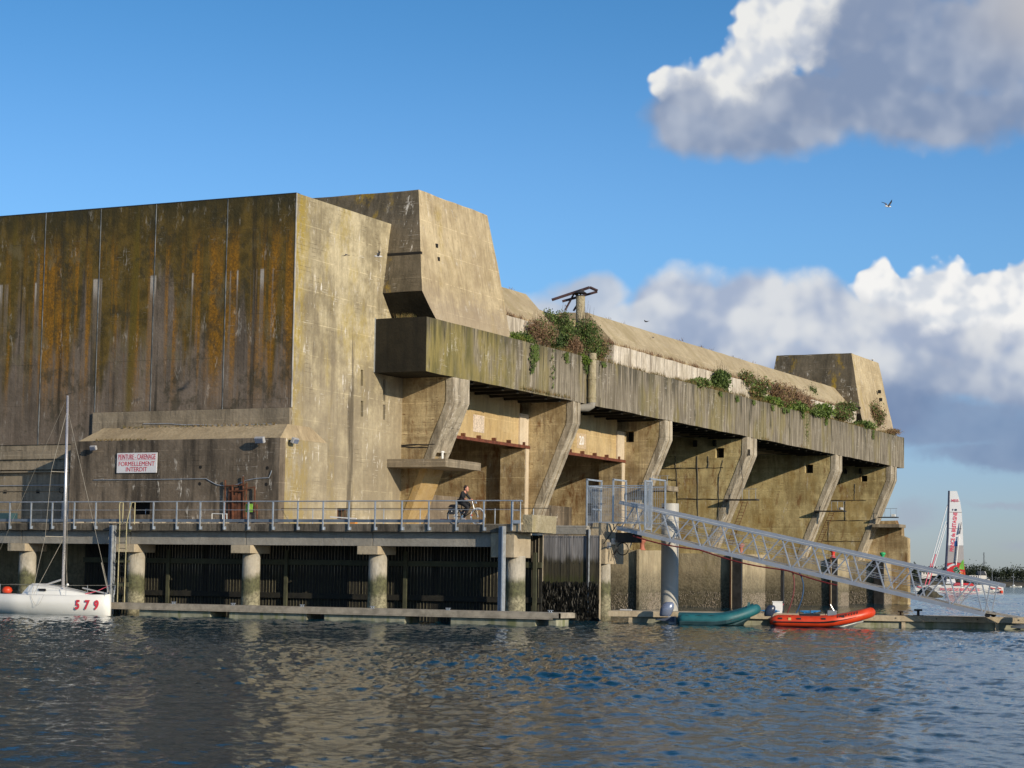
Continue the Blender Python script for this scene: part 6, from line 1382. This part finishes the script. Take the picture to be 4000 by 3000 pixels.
# ------------------------------------------------------------------ vegetation on the ledge
def at_ledge(px, X=-48.3, z=15.0):
    lo, hi = 89., 182.
    for _ in range(40):
        mid = (lo+hi)/2; d = np.array([X, mid, z])-CAM
        if 2000+FPX*(d@CR)/(d@FW) < px: lo = mid
        else: hi = mid
    return lo
def bush(px, w, h, mats, lab, X=-48.45, dz=0., n=1400, name='ledge_shrub', leaf=.085, hang=0.):
    y = at_ledge(px); base = (X, y, 14.9); t = thing(name, base, lab, 'shrub'); g_ = random.Random(px)
    mb = MB(); cs = []; h = h*.86; n = int(n*.8)
    for k in range(8):
        a = g_.uniform(0, 6.28); r_ = g_.uniform(.1, .6)*w; hh = g_.uniform(.35, .95)*h; c = (X+math.cos(a)*r_*.25-.05, y+math.sin(a)*r_, 14.95+dz+hh*.75)
        mb.path([base, ((base[0]+c[0])/2+g_.uniform(-.1, .1), (base[1]+c[1])/2, 14.95+hh*.35), c], [.03, .022, .01], 4); cs.append((c[0], c[1], c[2], w*.22+.10, w*g_.uniform(.18, .34)+.10, h*g_.uniform(.16, .28)+.08))
    for k in range(16):
        a_ = (X+g_.uniform(-.2, .1), y+g_.uniform(-.45, .45)*w, 14.95+dz+h*g_.uniform(.3, .7)); mb.path([a_, (a_[0]+g_.uniform(-.1, .15), a_[1]+g_.uniform(-.3, .3), a_[2]+h*g_.uniform(.25, .5))], [.012, .005], 3)
    mb.build('stem', M['bark'], t)
    tot = sum(f for _, f in mats)
    for j, (m_, f) in enumerate(mats): foliage('foliage', cs, int(2.0*n*f/tot), leaf*(.75 if m_ == 'leafbrown' else .8), M[m_], t, seed=px+j*7, hang=hang)
G, Dk, Bt, Br = 'leaf', 'leafdark', 'leafbright', 'leafbrown'
bush(2030, 1.4, .8, [(Bt, 3), (G, 1)], 'bright green creeper spilling over the ledge left of the brown shrubs', dz=-.2, hang=1)
bush(2068, 1.1, 1.3, [(Dk, 2), (G, 2)], 'dark green ivy clump hanging beside the bright creeper', dz=-.5, hang=1)
bush(2110, 1.7, 2.0, [(Br, 4), (G, .5)], 'reddish brown dry shrub, leftmost in the big thicket')
bush(2150, 1.5, 2.6, [(Br, 3), (G, 1)], 'tall brown shrub second in the big thicket', n=1700)
bush(2190, 1.3, 2.0, [(Dk, 4)], 'dark rounded shrub between two brown ones', dz=-.4)
bush(2225, 1.7, 3.2, [(G, 3), (Dk, 2), (Br, .6)], 'tall green shrub just left of the vent stack', n=2600)
bush(2240, 1.2, 1.6, [(Br, 4)], 'rusty brown shrub at the foot of the vent stack', X=-48.1)
bush(2300, 2.2, 3.5, [(G, 4), (Dk, 1.5), (Br, .8)], 'largest green shrub just right of the vent stack', n=4200)
bush(2275, 1.3, .9, [(Bt, 4), (G, 1)], 'bright green creeper hanging below the vent stack', X=-48.05, dz=-.6, hang=1)
bush(2370, 1.8, 1.9, [(Br, 2), (G, 1.5), ('grass', 1)], 'loose grey-brown shrub at the right end of the thicket', X=-48.6, n=1500)
bush(2262, 1.5, 2.0, [(G, 3), (Dk, 2)], 'ivy climbing over the roof gap behind the thicket', X=-50.0, dz=1.0, n=2000)
for i, (px, w, h, mats, lab) in enumerate(((2735, 2.2, 1.0, [(G, 3), (Br, 1)], 'low green shrub on the ledge above the third buttress'), (2835, 1.9, 2.5, [(G, 3), (Dk, 2)], 'upright dark green shrub alone on the middle of the ledge'),
    (2965, 2.8, 2.6, [(G, 2), (Br, 1), ('grass', 1)], 'tall loose grey-green shrub above the fourth buttress'), (3010, 2.6, 1.1, [(Bt, 3), (G, 2)], 'bright green low growth along the ledge edge'),
    (3060, 3.4, 2.4, [(Br, 3), ('grass', 1)], 'feathery brown bush leaning against the sloped roof'), (3095, 3.0, 1.1, [(Bt, 2), (G, 3)], 'second bright green growth right of the fourth buttress'),
    (3130, 4.2, 2.1, [(Br, 4)], 'wide brown thicket before the second tower'), (3170, 3.0, 1.2, [(G, 3), (Bt, 1)], 'green creeper mass before the white parapet end'), (3212, 2.8, 1.7, [(G, 2), (Bt, 3)], 'bright green rounded bush hanging over the ledge edge'),
    (3308, 3.0, 2.4, [(G, 2), (Br, 1)], 'pale green shrub left of the second tower foot'), (3378, 2.6, 1.0, [(G, 4)], 'low ivy spilling over the ledge below the second tower'), (3435, 2.4, 3.2, [(G, 1.5), (Br, 2)], 'olive shrub standing against the second tower'))):
    bush(px, w, h, mats, lab, X=-48.35 if h < 1.8 else -48.6, n=int(1100+500*w), leaf=.13, dz=-.25 if h < 1.8 else 0)
bush(3250, 1.6, 1.8, [(G, 3), (Dk, 1)], 'ivy strand climbing the end of the sloped roof', X=-49.9, dz=1.5, n=900)
bush(3485, 2.6, .8, [('leafbrown', 2), ('grass', 1)], 'rust-red dry growth at the foot of the second tower')
# grass fringe on ledge and roof edges: nobody could count it
def tufts(name, spots, lab, mt):
    vs = []; fs = []; g_ = np.random.default_rng(5)
    for (x, y, z, h_, spread, n) in spots:
        for _ in range(n):
            a = g_.uniform(0, 6.28); l_ = h_*g_.uniform(.4, 1.2); o_ = np.array([x+g_.normal(0, spread*.3), y+g_.normal(0, spread), z]); t_ = o_+np.array([math.cos(a)*l_*.45, math.sin(a)*l_*.45, l_*.85]); w = .012+.01*g_.random(); sd_ = np.array([-math.sin(a), math.cos(a), 0])*w
            b_ = len(vs); vs += [o_-sd_, o_+sd_, t_]; fs.append((b_, b_+1, b_+2))
    mb = MB(); mb.v = [tuple(v) for v in vs]; mb.f = fs; return props(mb.build(name, M[mt], fix=False), lab, kind='stuff')
sp1_ = []
for k in range(420):
    y = 100+78*random.random(); 
    if 99 < y < 105 and random.random() < .6: continue
    sp1_.append((XO-random.uniform(-.04, .7), y, 14.93, random.uniform(.12, .45), .3, 18))
tufts('ledge_grass', sp1_, 'dry and green grass fringe along the top of the ledge', 'grass')
sp2_ = [(-49.15, 100+68*random.random(), 16.42, random.uniform(.15, .5), .3, 16) for _ in range(170)]+[(-51.0, 99.5+69*random.random(), 18.5, random.uniform(.1, .35), .25, 8) for _ in range(16)]
tufts('parapet_weeds', sp2_, 'brown weeds along the white parapet and the roof crest', 'leafbrown')
sp3_ = [(x, CY0+1.1, 8.95, random.uniform(.08, .22), .10, 16) for x in np.linspace(-60, -51.5, 26)]+[(x, CY0+.05, 8.27, .14, .05, 14) for x in np.linspace(-60.8, -58, 14)]+[(-49.6+random.uniform(-.6, .6), 90.0, 14.9, .35, .2, 20) for _ in range(12)]+[(XO+.02, y, 12.25, .3, .3, 26) for y in np.linspace(100.5, 106.5, 14)]+[(XO+.02, y, 12.2, .3, .3, 20) for y in (141, 142, 150.5)]
tufts('casemate_weeds', sp3_, 'small dry weeds on the casemate cap and under the ledge edge', 'grass')
def hangers(spots):
    mb = MB()
    for y, ln, n in spots:
        for _ in range(n):
            yy = y+random.gauss(0, .18); z = 14.9-random.random()*ln; s_ = random.uniform(.05, .11); a = random.uniform(-1, 1)
            mb.add([(XO+.06+random.random()*.08, yy-s_, z), (XO+.14, yy, z+s_*a), (XO+.05, yy+s_, z), (XO+.1, yy, z-s_*1.4)], [(0, 1, 2, 3)])
    return mb
hg = hangers([(at_ledge(x), l_, n) for x, l_, n in ((2058, 1.7, 150), (2072, .9, 130), (2138, 2.2, 40), (2190, .6, 80), (2268, .9, 120), (2335, .3, 40), (2795, .3, 50), (2860, .4, 70), (2925, .3, 60), (3000, .4, 70), (3045, .4, 80), (3120, .5, 60), (3135, 2.2, 35), (3210, .5, 90), (3395, .8, 70), (3060, .3, 60))])
props(hg.build('hanging_creeper', M['leaf'], fix=False), 'green creeper strands hanging down the ledge face', kind='stuff')
# ------------------------------------------------------------------ gulls and pigeons
def gull(p, s_, wing, lab, mats=('gull', 'gullwing'), yaw=0.):
    p = np.array(p, float); t = thing('gull' if mats[0] == 'gull' else 'pigeon', p, lab, 'bird'); f = rt0*math.cos(yaw)+fw0*math.sin(yaw); sd = np.cross((0, 0, 1), f); up = np.array([0, 0, 1.])
    rings = []
    for u, r_ in ((-.5, .02), (-.35, .07), (-.1, .13), (.15, .12), (.3, .07), (.38, .075), (.44, .05), (.52, .01)): rings.append([p+f*u*s_+(sd*math.cos(a)+up*math.sin(a))*r_*s_ for a in np.linspace(0, 2*math.pi, 9)[:-1]])
    MB().loft(rings).build('body', M[mats[0]], t, smooth=True)
    for k in (-1, 1):
        r0_ = p+sd*k*.08*s_; r1_ = r0_+sd*k*.45*s_+up*wing*.35*s_+f*.08*s_; r2_ = r1_+sd*k*.5*s_+up*wing*.15*s_-f*.25*s_
        MB().add([r0_+f*.15*s_, r1_+f*.12*s_, r2_, r1_-f*.12*s_, r0_-f*.15*s_, r0_+f*.12*s_-up*.02, r1_+f*.1*s_-up*.02, r2_-up*.01, r1_-f*.1*s_-up*.02, r0_-f*.12*s_-up*.02],
                 [(0, 1, 3, 4), (1, 2, 3), (5, 9, 8, 6), (6, 8, 7), (0, 5, 6, 1), (1, 6, 7, 2), (2, 7, 8, 3), (3, 8, 9, 4)]).build('wing', M[mats[1]], t)
gull(atD(3468, 806, 60), .24, 1.4, 'white gull flying in the clear sky above the second tower', yaw=.5)
gull(atD(1477, 1001, 88), .36, 1.2, 'pale gull flying in front of the sunlit annex wall', yaw=.2)
gull(atD(1353, 995, 88), .22, -.3, 'dark pigeon flying before the sunlit annex wall', ('gullwing', 'gullwing'), yaw=1.)
gull(atD(2525, 1256, 100), .24, .5, 'dark pigeon flying over the sloped roof', ('gullwing', 'gullwing'), yaw=2.5)
gull(onX(3408, 1404, -49.7), .35, -.6, 'white gull perched on top of the second tower', yaw=0)
gull(onX(2551, 1302+15, -50.2), .2, -.4, 'pigeon resting on the sloped roof', ('gullwing', 'gullwing'))
# ------------------------------------------------------------------ cyclist
def skin_mesh(name, joints_, edges_, mat, parent, sub=2):
    me_ = bpy.data.meshes.new(name); o_ = org(parent); me_.from_pydata([tuple(np.array(j[0])-o_) for j in joints_], edges_, []); me_.materials.append(mat)
    o = bpy.data.objects.new(name, me_); COL.objects.link(o)
    if parent is not None: o.parent = parent; ORG[o.name] = o_
    sk = o.modifiers.new('skin', 'SKIN'); sk.use_smooth_shade = True
    for i, j in enumerate(joints_): me_.skin_vertices[0].data[i].radius = (j[1], j[2] if len(j) > 2 else j[1])
    me_.skin_vertices[0].data[0].use_root = True
    ss = o.modifiers.new('subdivision', 'SUBSURF'); ss.levels = sub; ss.render_levels = sub
    return o
YB = 78.35; wr = onY(1769, 2028, YB); wf = onY(1872, 2027, YB); ZG = 4.265
bx = (wr[0]+wf[0])/2; WB = 1.14
def bq(u, v, z): return np.array([bx+u*math.cos(.06)+0*v, YB+v-.04*u, ZG+z])
BKE = thing('bicycle', bq(0, 0, 0), 'black city bicycle with front wheel painted white as glare, ridden along the pier', 'bicycle')
r_ = .345
for u, nm in ((-WB/2, 'rear_wheel'), (WB/2, 'front_wheel')):
    circ = [bq(u+r_*math.cos(a), 0, r_+.0+r_*math.sin(a)) for a in np.linspace(0, 2*math.pi, 33)]
    wh = MB().path(circ, .024, 7).build(nm, M['black'] if u < 0 else M['white'], BKE, smooth=True)  # front tyre coloured white to stand in for glare on the wheel
    c2 = [bq(u+(r_-.03)*math.cos(a), 0, r_+(r_-.03)*math.sin(a)) for a in np.linspace(0, 2*math.pi, 33)]; o = MB().path(c2, .014, 5).build('rim', M['chrome'], wh)
    mb = MB()
    for a in np.linspace(0, 2*math.pi, 19)[:-1]: mb.tube(bq(u, .0, r_), bq(u+(r_-.03)*math.cos(a), 0, r_+(r_-.03)*math.sin(a)), .002, n=4)
    o = mb.build('spokes', M['galv'], wh); MB().tube(bq(u, -.05, r_), bq(u, .05, r_), .03, n=8).build('hub', M['galv'], wh)
MB().lathe(bq(WB/2-.28, -.02, .36), [(0, 0), (.03, .01), (.03, .05), (0, .06)], 6).build('orange_reflector', M['orange'], BKE)
bbk = bq(-.10, 0, .30); hd0 = bq(.40, 0, .62); hd1 = bq(.33, 0, .88); st = bq(-.26, 0, .84)
for a, b_ in ((bbk, hd0), (hd1, bbk+np.array([-.04, 0, .1])), (bbk, st), (bbk, bq(-WB/2, 0, r_)), (st+(bbk-st)*.3, bq(-WB/2, 0, r_))): MB().tube(a, b_, .018, n=7).build('frame_tube', M['black'], BKE)
for v in (-.05, .05): MB().path([hd0+np.array([0, v, 0]), bq(.47, v, .5), bq(WB/2, v, r_)], .013, 6).build('fork', M['black'], BKE)
def pq(u, v, z): return bq(u, v, z if z < .88 else .88+(z-.88)*.80)
MB().tube(hd0, pq(.28, 0, 1.05), .018, n=7).build('handlebar_stem', M['chrome'], BKE)
MB().path([pq(.10, -.30, 1.05), pq(.22, -.28, 1.08), pq(.30, -.12, 1.07), pq(.29, 0, 1.05), pq(.30, .12, 1.07), pq(.22, .28, 1.08), pq(.10, .30, 1.05)], .013, 6).build('handlebar', M['chrome'], BKE)
MB().loft([[bq(-.42, -.10, .90), bq(-.42, .10, .90), bq(-.42, .08, .94), bq(-.42, -.08, .94)], [bq(-.14, -.03, .90), bq(-.14, .03, .90), bq(-.14, .02, .93), bq(-.14, -.02, .93)]]).build('saddle', M['black'], BKE)
MB().tube(st, bq(-.28, 0, .9), .014, n=6).build('seat_post', M['chrome'], BKE)
MB().tube(bq(-.10, -.07, .30), bq(-.10, -.05, .30), .10, n=16).build('chainwheel', M['chrome'], BKE)
MB().tube(bq(-.10, -.09, .30), bq(-.02, -.10, .15), .012, n=6).build('crank', M['chrome'], BKE); MB().tube(bq(-.10, .09, .30), bq(-.18, .10, .45), .012, n=6).build('crank', M['chrome'], BKE)
MB().box(*sum([[bq(-.02, 0, 0)[0]-.05, bq(-.02, 0, 0)[0]+.05], [YB-.19, YB-.09], [ZG+.13, ZG+.155]], [])).build('pedal', M['black'], BKE); MB().box(*sum([[bq(-.18, 0, 0)[0]-.05, bq(-.18, 0, 0)[0]+.05], [YB+.09, YB+.19], [ZG+.44, ZG+.465]], [])).build('pedal', M['black'], BKE)
MB().path([bq(-WB/2-.36, 0, .45), bq(-WB/2-.28, 0, .60), bq(-WB/2-.05, 0, .735), bq(-WB/2+.25, 0, .66)], .02, 5).build('mudguard', M['black'], BKE)
MB().box(bq(-.86, 0, 0)[0], bq(-.40, 0, 0)[0], YB-.06, YB+.06, ZG+.73, ZG+.75).build('luggage_rack', M['black'], BKE)
MB().tube(bq(.42, 0, .93), bq(.50, 0, .93), .045, n=10).build('headlamp', M['chrome'], BKE)
MB().tube(bq(-.25, .03, .32), bq(-.38, .12, .0), .012, n=5).build('kick_stand', M['galv'], BKE)
PB_ = thing('pannier_bag', bq(-.6, -.1, .45), 'dark grey pannier bag hanging at the rear wheel of the bicycle', 'bag')
MB().loft([[bq(-.75, -.08, .42), bq(-.47, -.08, .42), bq(-.47, -.20, .42), bq(-.75, -.20, .42)], [bq(-.77, -.07, .70), bq(-.44, -.07, .72), bq(-.44, -.22, .72), bq(-.77, -.22, .70)]]).build('bag_body', plain('dark_grey_bag', (.05, .055, .065), .6), PB_, bevel=.02)
MB().loft([[bq(-.79, .08, .76), bq(-.42, .08, .76), bq(-.42, -.23, .72), bq(-.79, -.23, .72)], [bq(-.74, .05, .86), bq(-.47, .05, .86), bq(-.47, -.14, .84), bq(-.74, -.14, .84)]]).build('bag_top', M['black'], PB_, bevel=.02)
MB().lathe(bq(-.60, -.215, .55), [(0, -.03), (.03, 0), (0, .03)], 8).build('bag_reflector', M['white'], PB_)
PE = thing('person', pq(-.28, 0, .95), 'person in black jacket and dark trousers riding the bicycle along the pier', 'person')
hip = pq(-.28, 0, 1.00); sh = pq(-.12, 0, 1.47)
hand_n = pq(.16, -.29, 1.09); hand_f = pq(.16, .29, 1.09)
kn = pq(.16, -.10, .70); kf = pq(.14, .11, .86); an = pq(-.06, -.12, .26); af = pq(-.22, .13, .55)
J = [(hip, .13, .10), (pq(-.22, 0, 1.20), .12, .10), (sh, .14, .10), (pq(-.06, 0, 1.56), .06), (pq(-.03, 0, 1.63), .065),
     (pq(-.13, -.18, 1.45), .06), (pq(-.06, -.27, 1.22), .045), (pq(.08, -.29, 1.12), .033), (pq(-.13, .18, 1.45), .06), (pq(-.02, .27, 1.24), .045), (pq(.08, .29, 1.12), .033),
     (pq(-.22, -.09, .98), .10), (kn, .065), (an, .042), (pq(.08, -.12, .19), .035), (pq(-.22, .09, .98), .10), (kf, .065), (af, .042), (pq(-.08, .13, .50), .035)]
Ed = [(0, 1), (1, 2), (2, 3), (3, 4), (2, 5), (5, 6), (6, 7), (2, 8), (8, 9), (9, 10), (0, 11), (11, 12), (12, 13), (13, 14), (0, 15), (15, 16), (16, 17), (17, 18)]
skin_mesh('body', [(j[0], j[1]*(.7 if i not in (3, 4, 7, 10) else 1)) for i, j in enumerate(J)], Ed, M['skin'], PE)
g2 = lambda ids, k: [(J[i][0], J[i][1]*k, (J[i][2] if len(J[i]) > 2 else J[i][1])*k) for i in ids]
jk = g2([0, 1, 2, 5, 6, 7, 8, 9, 10], 1.18); jk.append((pq(-.075, 0, 1.525), .075, .075)); skin_mesh('jacket', jk, [(0, 1), (1, 2), (2, 3), (3, 4), (4, 5), (2, 6), (6, 7), (7, 8), (2, 9)], M['cloth'], PE)
skin_mesh('trousers', g2([0, 11, 12, 13, 15, 16, 17], 1.25), [(0, 1), (1, 2), (2, 3), (0, 4), (4, 5), (5, 6)], M['cloth'], PE)
for f_, v in ((an, -.12), (af, .13)):
    MB().loft([[f_+np.array([-.10, -.045, -.09]), f_+np.array([.17, -.045, -.10]), f_+np.array([.17, .045, -.10]), f_+np.array([-.10, .045, -.09])], [f_+np.array([-.09, -.04, .02]), f_+np.array([.06, -.04, .0]), f_+np.array([.06, .04, .0]), f_+np.array([-.09, .04, .02])]]).build('shoe', M['grey'], PE, bevel=.01)
# head with nose, ears and hair; the head joins the body at the neck
hc = pq(.0, 0, 1.69)
def ell(c, rx, ry, rz, n=12, m=9):
    mb = MB(); vs = []
    for i in range(m+1):
        t = math.pi*i/m
        for j in range(n): a = 2*math.pi*j/n; vs.append((c[0]+rx*math.sin(t)*math.cos(a), c[1]+ry*math.sin(t)*math.sin(a), c[2]+rz*math.cos(t)))
    return mb.add(vs, [(i*n+j, i*n+(j+1) % n, (i+1)*n+(j+1) % n, (i+1)*n+j) for i in range(m) for j in range(n)])
hd = ell(hc, .095, .075, .125); hd2 = ell(hc+np.array([.095, 0, -.02]), .022, .014, .028, 6, 5); hd3 = ell(hc+np.array([.055, 0, -.085]), .045, .045, .05, 8, 6)
hd.add(hd2.v, hd2.f).add(hd3.v, hd3.f)
for v in (-1, 1): e_ = ell(hc+np.array([-.01, v*.076, 0]), .02, .012, .035, 6, 5); hd.add(e_.v, e_.f)
hd.build('head', M['skin'], PE, smooth=True)
for v in (-1, 1): e_ = ell(hc+np.array([.083, v*.032, .02]), .012, .014, .009, 6, 5).build('eye', M['black'], PE)
ell(hc+np.array([.088, 0, -.065]), .012, .026, .006, 6, 5).build('mouth', M['redtxt'], PE)
hr = ell(hc+np.array([-.03, 0, .045]), .10, .088, .105, 12, 9); hr2 = ell(hc+np.array([-.06, 0, -.01]), .065, .08, .10, 10, 7); hr.add(hr2.v, hr2.f)
rough(hr, .006, .05).build('hair', M['hair'], PE, smooth=True)
for hnd, sd_ in ((hand_n, -1), (hand_f, 1)):
    for k in range(4):
        o_ = hnd+np.array([-.055+.02*0, 0, 0])+np.array([.02*k-.03, sd_*0, .0]); ln = (.030, .034, .032, .026)[k]
        MB().path([o_+np.array([-.01, -.02, .02]), o_+np.array([.0, -.03, .03+ln*.2]), o_+np.array([.012, -.035, .01]), o_+np.array([.006, -.02, -.018])], [.010, .010, .009, .007], 5).build('finger', M['skin'], PE)
    MB().path([hnd+np.array([-.05, 0, .02]), hnd+np.array([-.02, .03, .01]), hnd+np.array([.02, .03, 0])], [.012, .011, .008], 5).build('thumb', M['skin'], PE)
    MB().path([hnd+np.array([-.09, 0, .03]), hnd+np.array([-.05, 0, .03]), hnd+np.array([-.01, 0, .025])], [.028, .033, .028], 7).build('palm', M['skin'], PE)
